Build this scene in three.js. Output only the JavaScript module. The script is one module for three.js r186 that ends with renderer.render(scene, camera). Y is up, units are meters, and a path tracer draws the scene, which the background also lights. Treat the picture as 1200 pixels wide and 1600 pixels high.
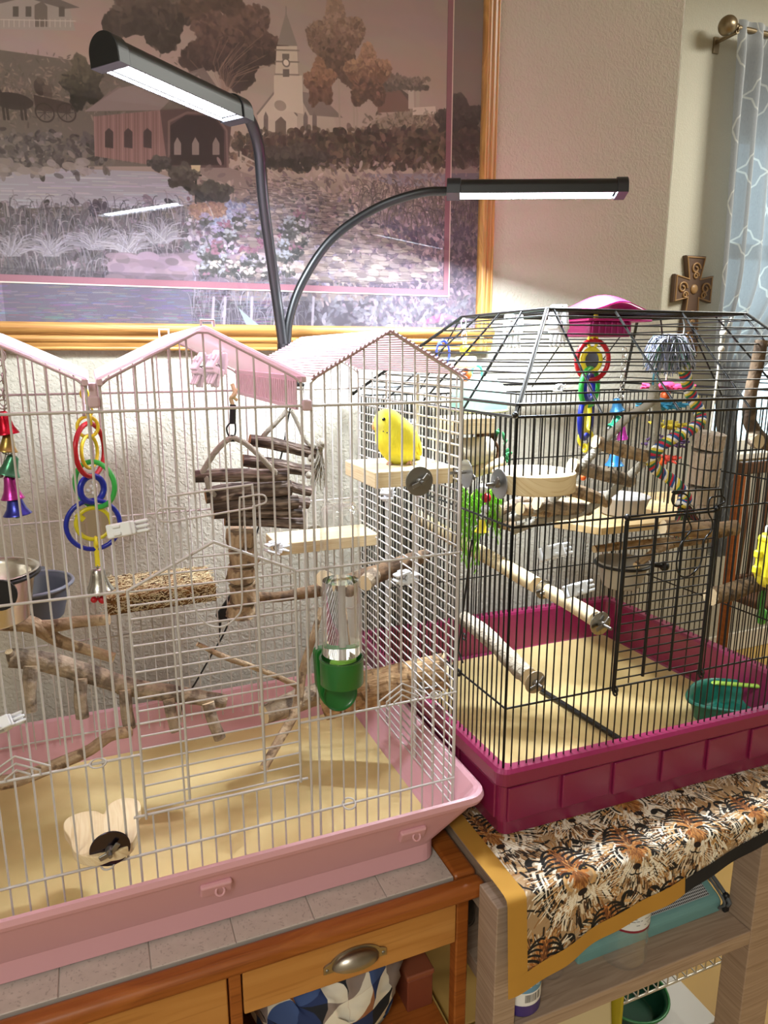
import * as THREE from 'three';
import { RoundedBoxGeometry } from 'three/addons/geometries/RoundedBoxGeometry.js';
import { mergeGeometries } from 'three/addons/utils/BufferGeometryUtils.js';
import { MarchingCubes } from 'three/addons/objects/MarchingCubes.js';
import { RectAreaLightUniformsLib } from 'three/addons/lights/RectAreaLightUniformsLib.js';
RectAreaLightUniformsLib.init();

// ------------------------------------------------------------------ camera, sky, lights, exposure
const CY = 1.5;                                   // height of the eye above the floor
const FPX = 1107, PITCH = 0.219, YAW = 0.3862, ROLL = -0.0012;
const scene = new THREE.Scene();
const camera = new THREE.PerspectiveCamera(2 * Math.atan(800 / FPX) * 180 / Math.PI, 0.75, 0.02, 60);
camera.position.set(0, CY, 0);
camera.rotation.order = 'YXZ';
camera.rotation.set(-PITCH, -YAW, ROLL);
camera.updateMatrixWorld();
scene.background = new THREE.Color().setRGB(0.66, 0.91, 1.0);
scene.backgroundIntensity = 3.2;
const renderer = new THREE.WebGLRenderer({ antialias: true });
renderer.toneMapping = THREE.LinearToneMapping;
renderer.toneMappingExposure = 1.0;
renderer.shadowMap.enabled = true;
const LED_LIGHT = 950, ROOM_LIGHT = 17.4;

// ------------------------------------------------------------------ helpers
const V = (x, y, z) => new THREE.Vector3(x, y + CY, z);          // y is measured from eye height
const V3 = (x, y, z) => new THREE.Vector3(x, y, z);
function rayDir(u, v) { return new THREE.Vector3((u - 600) / FPX, -(v - 800) / FPX, -1).applyQuaternion(camera.quaternion); }
function pz(u, v, z) { const r = rayDir(u, v); return r.multiplyScalar(z / r.z).add(camera.position); }
function px(u, v, x) { const r = rayDir(u, v); return r.multiplyScalar(x / r.x).add(camera.position); }
function py(u, v, y) { const r = rayDir(u, v); return r.multiplyScalar(y / r.y).add(camera.position); }
const FWD = new THREE.Vector3(0, 0, -1).applyQuaternion(camera.quaternion);
const mpp = (p) => p.clone().sub(camera.position).dot(FWD) / FPX; // metres spanned by one unit of angle at a place
let seed0 = 7;
function rng(s) { let a = s >>> 0; return () => { a = (a + 0x6D2B79F5) | 0; let t = Math.imul(a ^ (a >>> 15), 1 | a); t = (t + Math.imul(t ^ (t >>> 7), 61 | t)) ^ t; return ((t ^ (t >>> 14)) >>> 0) / 4294967296; }; }
const lerp = (a, b, t) => a + (b - a) * t, clamp = (x, a = 0, b = 1) => Math.min(b, Math.max(a, x));
const smooth = (a, b, x) => { const t = clamp((x - a) / (b - a)); return t * t * (3 - 2 * t); };
function hash2(x, y, s) { let h = Math.imul(x, 374761393) ^ Math.imul(y, 668265263) ^ Math.imul(s, 1274126177); h = Math.imul(h ^ (h >>> 13), 1274126177); return ((h ^ (h >>> 16)) >>> 0) / 4294967296; }
function vnoise(x, y, p, q, s) {                                   // periodic value noise
  const xi = Math.floor(x), yi = Math.floor(y), fx = x - xi, fy = y - yi, m = (a, n) => ((a % n) + n) % n;
  const ux = fx * fx * (3 - 2 * fx), uy = fy * fy * (3 - 2 * fy);
  const x0 = m(xi, p), x1 = m(xi + 1, p), y0 = m(yi, q), y1 = m(yi + 1, q);
  return lerp(lerp(hash2(x0, y0, s), hash2(x1, y0, s), ux), lerp(hash2(x0, y1, s), hash2(x1, y1, s), ux), uy);
}
function fbm(u, v, p, q, s, o = 4) { let a = 0.5, t = 0, n = 0; for (let i = 0; i < o; i++) { t += a * vnoise(u * p, v * q, p, q, s + i); n += a; a *= 0.5; p *= 2; q *= 2; } return t / n; }
function tex(w, h, fn, srgb = true) {                              // fn(u, v) -> [r, g, b] in 0..1
  const d = new Uint8Array(w * h * 4);
  for (let j = 0; j < h; j++) for (let i = 0; i < w; i++) { const c = fn(i / w, j / h), k = (j * w + i) * 4; d[k] = clamp(c[0]) * 255; d[k + 1] = clamp(c[1]) * 255; d[k + 2] = clamp(c[2]) * 255; d[k + 3] = 255; }
  const t = new THREE.DataTexture(d, w, h); t.wrapS = t.wrapT = THREE.RepeatWrapping; t.magFilter = THREE.LinearFilter; t.minFilter = THREE.LinearMipmapLinearFilter; t.generateMipmaps = true;
  if (srgb) t.colorSpace = THREE.SRGBColorSpace; t.needsUpdate = true; return t;
}
function canvasTex(w, h, draw) { const c = document.createElement('canvas'); c.width = w; c.height = h; draw(c.getContext('2d'), w, h); const t = new THREE.CanvasTexture(c); t.colorSpace = THREE.SRGBColorSpace; t.wrapS = t.wrapT = THREE.RepeatWrapping; return t; }
const rep = (t, a, b) => { const c = t.clone(); c.repeat.set(a, b); c.needsUpdate = true; return c; };
const std = (color, roughness = 0.6, metalness = 0, o = {}) => new THREE.MeshStandardMaterial({ color, roughness, metalness, ...o });
const phys = (color, roughness, o = {}) => new THREE.MeshPhysicalMaterial({ color, roughness, ...o });
const mix3 = (a, b, t) => [lerp(a[0], b[0], t), lerp(a[1], b[1], t), lerp(a[2], b[2], t)];
const rgb = (h) => [(h >> 16 & 255) / 255, (h >> 8 & 255) / 255, (h & 255) / 255];

// geometry, all in world metres
function norm(g) { for (const k of Object.keys(g.attributes)) if (!['position', 'normal', 'uv'].includes(k)) g.deleteAttribute(k); if (!g.attributes.uv) g.setAttribute('uv', new THREE.BufferAttribute(new Float32Array(g.attributes.position.count * 2), 2)); if (!g.index) { const n = g.attributes.position.count, a = new Uint32Array(n); for (let i = 0; i < n; i++) a[i] = i; g.setIndex(new THREE.BufferAttribute(a, 1)); } g.morphAttributes = {}; g.clearGroups(); return g; }
const join = (a) => Array.isArray(a) ? (a.length === 1 ? norm(a[0]) : mergeGeometries(a.map(norm))) : norm(a);
const UP = V3(0, 1, 0);
function rod(a, b, r, n = 8, r2 = r) { const d = b.clone().sub(a), L = d.length(); const g = new THREE.CylinderGeometry(r2, r, L, n, 1); g.applyQuaternion(new THREE.Quaternion().setFromUnitVectors(UP, d.normalize())); g.translate((a.x + b.x) / 2, (a.y + b.y) / 2, (a.z + b.z) / 2); return g; }
function ball(p, r, n = 10, sx = 1, sy = 1, sz = 1) { const g = new THREE.SphereGeometry(r, n, Math.max(6, n * 0.7 | 0)); g.scale(sx, sy, sz); g.translate(p.x, p.y, p.z); return g; }
function wire(pts, r, n = 6, closed = false) { const out = []; const m = closed ? pts.length : pts.length - 1; for (let i = 0; i < m; i++) out.push(rod(pts[i], pts[(i + 1) % pts.length], r, n)); for (let i = closed ? 0 : 1; i < (closed ? pts.length : pts.length - 1); i++) out.push(ball(pts[i], r, 6)); return join(out); }
function tube(pts, r, seg = 40, n = 8, closed = false, tension = 0.5) { return new THREE.TubeGeometry(new THREE.CatmullRomCurve3(pts, closed, 'catmullrom', tension), seg, r, n, closed); }
function box(x0, x1, y0, y1, z0, z1, r = 0) { const w = x1 - x0, h = y1 - y0, d = z1 - z0; const g = r > 0 ? new RoundedBoxGeometry(w, h, d, 2, Math.min(r, w / 2.01, h / 2.01, d / 2.01)) : new THREE.BoxGeometry(w, h, d); boxUV(g); g.translate((x0 + x1) / 2, (y0 + y1) / 2 + CY, (z0 + z1) / 2); return g; }
function boxUV(g) { norm(g); const p = g.attributes.position, n = g.attributes.normal, u = g.attributes.uv; for (let i = 0; i < p.count; i++) { const ax = Math.abs(n.getX(i)), ay = Math.abs(n.getY(i)), az = Math.abs(n.getZ(i)); if (ay >= ax && ay >= az) u.setXY(i, p.getX(i), p.getZ(i)); else if (ax >= az) u.setXY(i, p.getZ(i), p.getY(i)); else u.setXY(i, p.getX(i), p.getY(i)); } return g; }
function lathe(pts, n = 28) { return new THREE.LatheGeometry(pts.map(([r, y]) => new THREE.Vector2(r, y)), n); }
function torus(p, R, r, axis = V3(0, 0, 1), n = 28, m = 8, sx = 1, sy = 1) { const g = new THREE.TorusGeometry(R, r, m, n); g.scale(sx, sy, 1); g.applyQuaternion(new THREE.Quaternion().setFromUnitVectors(V3(0, 0, 1), axis.clone().normalize())); g.translate(p.x, p.y, p.z); return g; }
function extrude(shape, depth, bevel = 0.001, seg = 12) { return new THREE.ExtrudeGeometry(shape, { depth, bevelEnabled: bevel > 0, bevelSize: bevel, bevelThickness: bevel, bevelSegments: 2, curveSegments: seg }); }
// a stick: swept, tapered, knobbly; returns [bark, one cut end, the other]
function branch(pts, radii, { sides = 12, step = 0.006, rough = 0.12, seed = 1, lump = 22, flat = 1 } = {}) {
  const c = new THREE.CatmullRomCurve3(pts, false, 'centripetal'), L = c.getLength(), N = Math.max(4, Math.round(L / step));
  const F = c.computeFrenetFrames(N, false), pos = [], uv = [], idx = [], caps = [];
  for (let i = 0; i <= N; i++) {
    const t = i / N, p = c.getPointAt(t), f = t * (radii.length - 1), k = Math.min(radii.length - 2, Math.floor(f)), r0 = lerp(radii[k], radii[k + 1], f - k);
    for (let j = 0; j <= sides; j++) {
      const a = (j % sides) / sides * Math.PI * 2, n = fbm((j % sides) / sides, t, 4, Math.max(2, Math.round(L * lump * 2)), seed, 3) - 0.5;
      const r = r0 * (1 + rough * 2 * n), ca = Math.cos(a) * r, sa = Math.sin(a) * r * flat;
      pos.push(p.x + F.normals[i].x * ca + F.binormals[i].x * sa, p.y + F.normals[i].y * ca + F.binormals[i].y * sa, p.z + F.normals[i].z * ca + F.binormals[i].z * sa);
      uv.push(j / sides * 2 * Math.PI * r0, t * L);
    }
  }
  for (let i = 0; i < N; i++) for (let j = 0; j < sides; j++) { const a = i * (sides + 1) + j, b = a + 1, d = a + sides + 1, e = d + 1; idx.push(a, d, b, b, d, e); }
  for (const e of [0, N]) {
    const capP = [], capI = [], capUV = [], base = 0, p = c.getPointAt(e / N), r0 = radii[e ? radii.length - 1 : 0];
    capP.push(p.x, p.y, p.z); capUV.push(0, 0);
    for (let j = 0; j < sides; j++) { const o = (e * (sides + 1) + j) * 3; capP.push(pos[o], pos[o + 1], pos[o + 2]); const a = j / sides * 2 * Math.PI; capUV.push(Math.cos(a) * r0, Math.sin(a) * r0); }
    for (let j = 0; j < sides; j++) { const q = base + 1 + j, w = base + 1 + (j + 1) % sides; if (e) capI.push(base, q, w); else capI.push(base, w, q); }
    caps.push([capP, capUV, capI]);
  }
  const mk = (P, U, I) => { const g = new THREE.BufferGeometry(); g.setAttribute('position', new THREE.Float32BufferAttribute(P, 3)); g.setAttribute('uv', new THREE.Float32BufferAttribute(U, 2)); g.setIndex(I); g.computeVertexNormals(); return g; };
  const bark = mk(pos, uv, idx);
  const nn = bark.attributes.normal;                               // weld the seam's normals
  for (let i = 0; i <= N; i++) { const a = i * (sides + 1), b = a + sides; const x = nn.getX(a) + nn.getX(b), y = nn.getY(a) + nn.getY(b), z = nn.getZ(a) + nn.getZ(b), l = Math.hypot(x, y, z) || 1; nn.setXYZ(a, x / l, y / l, z / l); nn.setXYZ(b, x / l, y / l, z / l); }
  return [bark, mk(...caps[0]), mk(...caps[1])];
}
// shells through a list of rounded rectangles {x0, x1, z0, z1, y, r}; map bends them into place
function loopShell(loops, map = (x, y, z) => V(x, y, z), capFirst = true, capLast = true, n = 5) {
  const ring = (o) => { const out = [], r = o.r; for (const [cx, cz, a0] of [[o.x1 - r, o.z1 - r, 0], [o.x0 + r, o.z1 - r, 90], [o.x0 + r, o.z0 + r, 180], [o.x1 - r, o.z0 + r, 270]]) for (let k = 0; k <= n; k++) { const a = (a0 + 90 * k / n) * Math.PI / 180; out.push(map(cx + Math.cos(a) * r, o.y, cz + Math.sin(a) * r)); } return out; };
  const rings = loops.map(ring), m = rings[0].length, pos = [], idx = [];
  for (let i = 0; i + 1 < rings.length; i++) for (let j = 0; j < m; j++) {
    const b = pos.length / 3; for (const p of [rings[i][j], rings[i][(j + 1) % m], rings[i + 1][(j + 1) % m], rings[i + 1][j]]) pos.push(p.x, p.y, p.z); idx.push(b, b + 2, b + 1, b, b + 3, b + 2);
  }
  const cap = (R, up) => { const b = pos.length / 3; for (const p of R) pos.push(p.x, p.y, p.z); for (let j = 1; j + 1 < m; j++) up ? idx.push(b, b + j + 1, b + j) : idx.push(b, b + j, b + j + 1); };
  if (capFirst) cap(rings[0], false); if (capLast) cap(rings[rings.length - 1], true);
  const g = new THREE.BufferGeometry(); g.setAttribute('position', new THREE.Float32BufferAttribute(pos, 3)); g.setIndex(idx); g.computeVertexNormals();
  const uv = []; for (let i = 0; i < pos.length; i += 3) uv.push(pos[i], pos[i + 2]); g.setAttribute('uv', new THREE.Float32BufferAttribute(uv, 2)); return g;
}

// the object tree
const used = {};
const numbered = (n) => { const k = used[n] = (used[n] ?? -1) + 1; return k ? `${n}_${String(k).padStart(3, '0')}` : n; };
function worldPos(o) { const p = V3(0, 0, 0); for (let q = o; q && q !== scene; q = q.parent) p.add(q.position); return p; }
function tag(o, label, category, group) { o.userData = { ...o.userData, label, category }; if (group) o.userData.group = group; return o; }
function thing(name, label, category, pos = V3(0, 0, 0), group) { const o = new THREE.Group(); o.name = numbered(name); o.position.copy(pos); scene.add(o); return tag(o, label, category, group); }
function mesh(name, geo, mat, parent) { const m = new THREE.Mesh(geo, mat); m.name = name; m.castShadow = m.receiveShadow = true; parent.add(m); return m; }
function part(name, geo, mat, parent, label) { const g = join(geo), p = worldPos(parent); g.translate(-p.x, -p.y, -p.z); const m = mesh(name, g, mat, parent); if (label) m.userData.label = label; return m; }
function solo(name, geo, mat, label, category, group) { const m = mesh(numbered(name), join(geo), mat, scene); return tag(m, label, category, group); }
function struct(name, geo, mat, parent = scene) { const m = mesh(name, join(geo), mat, parent); if (parent === scene) m.userData.kind = 'structure'; return m; }
const unitBar = {};
function bar(name, a, b, r, mat, parent, n = 6) {
  const g = unitBar[n] ??= norm(new THREE.CylinderGeometry(1, 1, 1, n, 1)), d = b.clone().sub(a), L = d.length(), p = worldPos(parent), m = mesh(name, g, mat, parent);
  m.scale.set(r, L, r); m.quaternion.setFromUnitVectors(UP, d.normalize()); m.position.set((a.x + b.x) / 2 - p.x, (a.y + b.y) / 2 - p.y, (a.z + b.z) / 2 - p.z); return m;
}

// ------------------------------------------------------------------ materials
const tPeel = tex(512, 512, (u, v) => { const a = fbm(u, v, 70, 70, 3, 3), b = fbm(u, v, 24, 24, 9, 2); const h = smooth(0.42, 0.62, a) * 0.75 + b * 0.25; return [h, h, h]; }, false);
const tWallTone = tex(256, 256, (u, v) => { const n = fbm(u, v, 5, 5, 21, 5) * 0.05 + 0.955; return [n, n * 0.998, n * 0.99]; });
function woodTex(a, b, c, s, stretch = 1, w = 512, h = 512) {          // grain runs along u
  return tex(w, h, (u, v) => { const warp = fbm(u, v, 2, 3, s, 3) * 0.22, g = fbm(u, v + warp, 3, 34 * stretch, s + 5, 4), ring = 0.5 + 0.5 * Math.sin((v * 9 * stretch + warp * 12 + g * 1.5) * 6.283), f = fbm(u, v, 6, 120, s + 11, 2); let k = mix3(a, b, clamp(ring * 0.55 + g * 0.6 - 0.1)); return mix3(k, c, smooth(0.6, 0.85, f) * 0.45); });
}
const tOak = woodTex(rgb(0x9a6a34), rgb(0xc0904e), rgb(0x6f4720), 31, 2);
const tCart = woodTex(rgb(0x9c5a26), rgb(0xb87338), rgb(0x7a421a), 41, 1);
const tPine = woodTex(rgb(0xc08a4a), rgb(0xd2a060), rgb(0xa87238), 51, 0.6);
const tPale = woodTex(rgb(0xdcc498), rgb(0xe9d7b2), rgb(0xc2a473), 61, 1);
const tTaupe = woodTex(rgb(0x9a8270), rgb(0xb09884), rgb(0x7f6857), 71, 2);
const tBarkGrey = tex(256, 512, (u, v) => { const n = fbm(u, v, 7, 12, 81, 5), l = fbm(u, v, 30, 5, 85, 3), k = smooth(0.4, 0.62, fbm(u, v, 4, 9, 88, 3)); return mix3(mix3(rgb(0x4e4237), rgb(0x9c8973), clamp((n * 0.6 + l * 0.4 - 0.5) * 1.9 + 0.5)), rgb(0xc9b495), k * 0.5); });
const tBarkDark = tex(256, 512, (u, v) => { const n = fbm(u, v, 26, 4, 91, 4), l = fbm(u, v, 60, 10, 95, 3), k = smooth(0.52, 0.7, fbm(u, v, 12, 6, 98, 3)); return mix3(mix3(rgb(0x2c221e), rgb(0x6e5d53), clamp((n - 0.5) * 1.6 + 0.5)), rgb(0xa39284), clamp(k * l * 1.2)); });
const tBarkTan = tex(256, 512, (u, v) => { const n = fbm(u, v, 8, 8, 101, 5), l = fbm(u, v, 24, 6, 105, 3), k = smooth(0.55, 0.7, fbm(u, v, 6, 10, 108, 4)); return mix3(mix3(rgb(0x80664c), rgb(0xcdb592), clamp((n * 0.5 + l * 0.5 - 0.5) * 1.7 + 0.5)), rgb(0x54402f), k * 0.7); });
const tRough = tex(256, 256, (u, v) => { const n = fbm(u, v, 12, 12, 111, 5); return [n, n, n]; }, false);
const tGrooves = tex(256, 256, (u, v) => { const n = fbm(u, v, 40, 5, 113, 4); return [n, n, n]; }, false);
const tRings = tex(256, 256, (u, v) => { const r = Math.hypot(u - 0.5, v - 0.5), w = 0.5 + 0.5 * Math.sin((r * 14 + fbm(u, v, 5, 5, 121, 3)) * 6.283); return mix3(rgb(0xd6bd92), rgb(0xe8d6b4), w); });
const tLiner = tex(256, 256, (u, v) => { const n = fbm(u, v, 5, 5, 131, 5); return mix3(rgb(0xcbb077), rgb(0xdcc690), n); });
const tTile = tex(256, 256, (u, v) => { const n = fbm(u, v, 12, 12, 141, 4), s = fbm(u, v, 60, 60, 143, 2); const c = mix3(rgb(0xb9aca6), rgb(0xcbbfb8), n); return mix3(c, rgb(0x8f857f), smooth(0.68, 0.8, s) * 0.5); });
const metres = (t, k) => rep(t, k, k);

const M = {
  wall: std(0xbbb5a6, 0.9, 0, { map: metres(tWallTone, 0.6), bumpMap: metres(tPeel, 3.4), bumpScale: 0.0007 }),
  ceiling: std(0xe6e0d6, 0.95),
  floor: std(0xc8b284, 0.55, 0, { map: metres(tLiner, 1.5) }),
  trim: std(0xd8cfc0, 0.5),
  oak: std(0xffffff, 0.42, 0, { map: rep(tOak, 2.2, 5) }),
  cart: std(0xe8d8c8, 0.38, 0, { map: rep(tCart, 1.8, 3) }),
  pine: std(0xf0e2d2, 0.42, 0, { map: rep(tPine, 1.6, 2.6) }),
  taupe: std(0xffffff, 0.55, 0, { map: rep(tTaupe, 2, 3) }),
  pale: std(0xffffff, 0.65, 0, { map: rep(tPale, 4, 6) }),
  barkGrey: std(0xffffff, 0.9, 0, { map: rep(tBarkGrey, 10, 8), bumpMap: rep(tRough, 12, 10), bumpScale: 0.004 }),
  barkDark: std(0xffffff, 0.92, 0, { map: rep(tBarkDark, 9, 6), bumpMap: rep(tGrooves, 9, 6), bumpScale: 0.005 }),
  barkTan: std(0xffffff, 0.88, 0, { map: rep(tBarkTan, 10, 8), bumpMap: rep(tRough, 12, 10), bumpScale: 0.003 }),
  cement: std(0xb5a893, 0.95, 0, { bumpMap: rep(tRough, 16, 16), bumpScale: 0.004 }),
  cut: std(0xffffff, 0.75, 0, { map: (() => { const t = rep(tRings, 30, 30); t.offset.set(0.5, 0.5); return t; })() }),
  whiteWire: std(0xc4beba, 0.34),
  pinkWire: std(0xbb9ca2, 0.45),
  blackWire: std(0x0d0c0c, 0.32),
  pinkPlastic: phys(0xd5a0a9, 0.42, { clearcoat: 0.15 }),
  pinkRoof: phys(0xcdb0b7, 0.5), pinkSheet: phys(0xe6cdd3, 0.6, { transmission: 0.55, thickness: 0 }),
  magenta: phys(0x841d48, 0.33, { clearcoat: 0.35, clearcoatRoughness: 0.3 }),
  hotPink: phys(0xe8208c, 0.35, { clearcoat: 0.2 }),
  liner: std(0xffffff, 0.95, 0, { map: metres(tLiner, 3) }),
  whitePlastic: phys(0xe9ebee, 0.35),
  blackPlastic: std(0x15161a, 0.42),
  lampBody: std(0x060709, 0.42),
  steel: std(0xb9b6b0, 0.25, 1.0),
  nickel: std(0xa59b90, 0.3, 1.0),
  zinc: std(0x8e8b86, 0.38, 0.9),
  brassDull: std(0x8a7a62, 0.35, 0.9),
  rope: std(0xe6dcc8, 0.95, 0, { bumpMap: rep(tGrooves, 60, 60), bumpScale: 0.002 }),
  clear: phys(0xffffff, 0.01, { transmission: 1, thickness: 0, ior: 1.45 }),
  pet: phys(0xffffff, 0.03, { transmission: 0.97, thickness: 0, ior: 1.5 }),
  water: phys(0xffffff, 0.02, { transmission: 1, thickness: 0.03, ior: 1.33 }),
  glassPane: phys(0xffffff, 0.02, { transmission: 1, thickness: 0, ior: 1.5 }),
  green: phys(0x1f6a2a, 0.35, { clearcoat: 0.2 }),
  limeSoft: phys(0x8ed24a, 0.5),
  teal: phys(0x1c7462, 0.4, { clearcoat: 0.2 }),
  yellowPlastic: phys(0xe9d934, 0.38),
  yellowClear: phys(0xe4dc2a, 0.3, { transmission: 0.25, thickness: 0 }),
  redPlastic: phys(0xb81322, 0.3), greenPlastic: phys(0x37b04a, 0.32), bluePlastic: phys(0x14269a, 0.28), orangePlastic: phys(0xe0652a, 0.4),
  bellRed: std(0xb01028, 0.25, 0.75), bellGold: std(0xa08a4a, 0.3, 0.85), bellGreen: std(0x4f8b6b, 0.3, 0.75), bellPink: std(0xb03a92, 0.26, 0.75), bellBlue: std(0x3a3f9a, 0.26, 0.75),
  tile: std(0xf0e6e2, 0.35, 0, { map: metres(tTile, 6) }),
  grout: std(0xa59c96, 0.9),
};

// ------------------------------------------------------------------ the room
const WZ = -1.38, FARZ = -2.5, JOGX = 1.2836, CEIL = 1.6, FL = -1.5, XL = -2.2, XR = 4.2, ZF = 2.6;
struct('floor', box(XL - 0.1, XR + 0.1, FL - 0.1, FL - 0.012, FARZ - 0.1, ZF + 0.1), M.grout);
{ const fl = scene.getObjectByName('floor'); const v = [0, 1, 2].map((k) => std([0xcdb98c, 0xd3bf94, 0xc6b083][k], 0.5, 0, { map: M.floor.map })); const g = box(-0.226, 0.226, -0.012, 0, -0.226, 0.226, 0.003); g.translate(0, -CY, 0);
  for (let i = 0; i < 11; i++) for (let j = 0; j < 9; j++) { const m = mesh('tile', g, v[(i * 5 + j * 7) % 3], fl); m.position.set(-0.5 + 0.456 * i, FL + CY, -2.3 + 0.456 * j); } }
struct('ceiling', box(XL - 0.1, XR + 0.1, CEIL, CEIL + 0.1, FARZ - 0.1, ZF + 0.1), M.ceiling);
struct('wall_back', box(XL - 0.1, JOGX, FL, CEIL, WZ - 0.12, WZ, 0.012), M.wall);
struct('wall_jog', box(JOGX - 0.12, JOGX - 0.001, FL, CEIL, FARZ, WZ - 0.11), M.wall);
struct('wall_left', box(XL - 0.12, XL, FL, CEIL, WZ, ZF), M.wall);
struct('wall_right', box(XR, XR + 0.12, FL, CEIL, FARZ, ZF), M.wall);
struct('wall_front', box(XL, XR, FL, CEIL, ZF, ZF + 0.12), M.wall);
const WIN = { x0: 2.655, x1: 3.75, y0: -0.46, y1: 0.98 };
struct('wall_far', [box(JOGX - 0.12, WIN.x0, FL, CEIL, FARZ - 0.14, FARZ), box(WIN.x1, XR, FL, CEIL, FARZ - 0.14, FARZ), box(WIN.x0, WIN.x1, FL, WIN.y0, FARZ - 0.14, FARZ), box(WIN.x0, WIN.x1, WIN.y1, CEIL, FARZ - 0.14, FARZ)], M.wall);
struct('baseboard_far', box(JOGX, XR, FL, FL + 0.1, FARZ, FARZ + 0.014, 0.004), M.trim);
{ const w = struct('window_1', [box(WIN.x0, WIN.x0 + 0.05, WIN.y0, WIN.y1, FARZ - 0.13, FARZ - 0.03, 0.004), box(WIN.x1 - 0.05, WIN.x1, WIN.y0, WIN.y1, FARZ - 0.13, FARZ - 0.03, 0.004), box(WIN.x0, WIN.x1, WIN.y0, WIN.y0 + 0.05, FARZ - 0.13, FARZ - 0.03, 0.004), box(WIN.x0, WIN.x1, WIN.y1 - 0.05, WIN.y1, FARZ - 0.13, FARZ - 0.03, 0.004), box(WIN.x0, WIN.x1, 0.43, 0.49, FARZ - 0.12, FARZ - 0.05, 0.004)], M.trim);
  mesh('window_sill', box(WIN.x0 - 0.04, WIN.x1 + 0.04, WIN.y0 - 0.03, WIN.y0, FARZ - 0.13, FARZ + 0.06, 0.006), M.trim, w);
  for (const [a, b] of [[WIN.y0 + 0.05, 0.43], [0.49, WIN.y1 - 0.05]]) mesh('pane', box(WIN.x0 + 0.05, WIN.x1 - 0.05, a, b, FARZ - 0.088, FARZ - 0.084), M.glassPane, w); }

// two warm ceiling lamps over the room (out of the frame)
for (const [lx, lz, power, words] of [[-1.3, 1.6, 1.75, 'square frosted ceiling lamp over the left half of the room'], [3.0, -1.1, 1.9, 'square frosted ceiling lamp over the right half of the room']]) {
  const t = thing('ceiling_lamp', words, 'lamp', V(lx, CEIL - 0.07, lz));
  part('lamp_frame', box(lx - 0.45, lx + 0.45, CEIL - 0.04, CEIL - 0.0005, lz - 0.45, lz + 0.45, 0.01), M.whitePlastic, t);
  part('diffuser', box(lx - 0.43, lx + 0.43, CEIL - 0.055, CEIL - 0.038, lz - 0.43, lz + 0.43, 0.008), std(0xfff0dc, 0.6, 0, { emissive: new THREE.Color().setRGB(1, 0.86, 0.68), emissiveIntensity: 2.0 }), t);
  const l = new THREE.RectAreaLight(new THREE.Color().setRGB(1, 1.02, 0.95), ROOM_LIGHT * power, 0.84, 0.84); l.position.set(lx, CEIL + CY - 0.06, lz); l.lookAt(lx, 0, lz); l.castShadow = true; scene.add(l); }

// ------------------------------------------------------------------ grow lamp with two gooseneck arms
function ledHead(t, a, b, w, tilt, power) {                                // a = neck end, b = tip; the strip looks down
  const d = b.clone().sub(a), L = d.length(); d.normalize();
  const nrm = V3(0, -1, tilt).normalize(), face = nrm.clone().addScaledVector(d, -nrm.dot(d)).normalize(), side = d.clone().cross(face).normalize();
  const m4 = new THREE.Matrix4().makeBasis(side, face.clone().negate(), d).setPosition(a);
  const s = new THREE.Shape(), h = w / 2;                             // channel section: round back, open face
  s.moveTo(-h, -0.0048); s.lineTo(-h, 0.007); s.absarc(0, 0.007, h, Math.PI, 0, true); s.lineTo(h, -0.0048); s.lineTo(h - 0.0025, -0.0048); s.lineTo(h - 0.0025, 0.0015); s.lineTo(-h + 0.0025, 0.0015); s.lineTo(-h + 0.0025, -0.0048); s.closePath();
  const body = extrude(s, L, 0, 14); body.applyMatrix4(m4);
  const head = part('lamp_head', body, M.lampBody, t);
  const capShape = () => { const q = new THREE.Shape(), k = h + 0.0015; q.moveTo(-k, -0.005); q.lineTo(-k, 0.007); q.absarc(0, 0.007, k, Math.PI, 0, true); q.lineTo(k, -0.005); q.closePath(); return q; };
  const c1 = extrude(capShape(), 0.016, 0.0008, 14); c1.applyMatrix4(m4.clone().multiply(new THREE.Matrix4().makeTranslation(0, 0, L - 0.002)));
  const c0 = extrude(capShape(), 0.022, 0.0008, 14); c0.applyMatrix4(m4.clone().multiply(new THREE.Matrix4().makeTranslation(0, 0, -0.018)));
  part('end_cap', c1, M.blackPlastic, head); part('end_cap', c0, M.blackPlastic, head);
  const strip = new THREE.BoxGeometry(w - 0.006, 0.0012, L - 0.012); strip.applyMatrix4(m4.clone().multiply(new THREE.Matrix4().makeTranslation(0, 0.0005, L / 2)));
  part('led_strip', strip, std(0xffffff, 0.5, 0, { emissive: 0xeef4ff, emissiveIntensity: 5 }), head);
  const dots = []; const n = 26; for (let k = 0; k < n; k++) for (const sx of [-1, 1]) { const g = new THREE.BoxGeometry(0.0032, 0.001, 0.0032); g.translate(sx * (w * 0.2), -0.0006, 0.012 + (L - 0.024) * k / (n - 1)); dots.push(g.applyMatrix4(m4)); }
  const dm = part('led', dots, std(0xffffff, 0.5, 0, { emissive: 0xffffff, emissiveIntensity: 22 }), head); dm.userData.kind = 'stuff';
  const l = new THREE.RectAreaLight(new THREE.Color().setRGB(0.86, 0.95, 1.05), LED_LIGHT * power, L - 0.012, w - 0.006);
  const mid = a.clone().lerp(b, 0.5).addScaledVector(face, 0.0012); l.position.copy(mid);
  const q = new THREE.Matrix4().makeBasis(d, d.clone().cross(face).negate().cross(d).negate(), face.clone().negate());
  const bz = face.clone().negate(), bx = d.clone(), by = bz.clone().cross(bx); l.quaternion.setFromRotationMatrix(new THREE.Matrix4().makeBasis(bx, by, bz)); l.castShadow = true; scene.add(l);
  return head;
}
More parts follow.
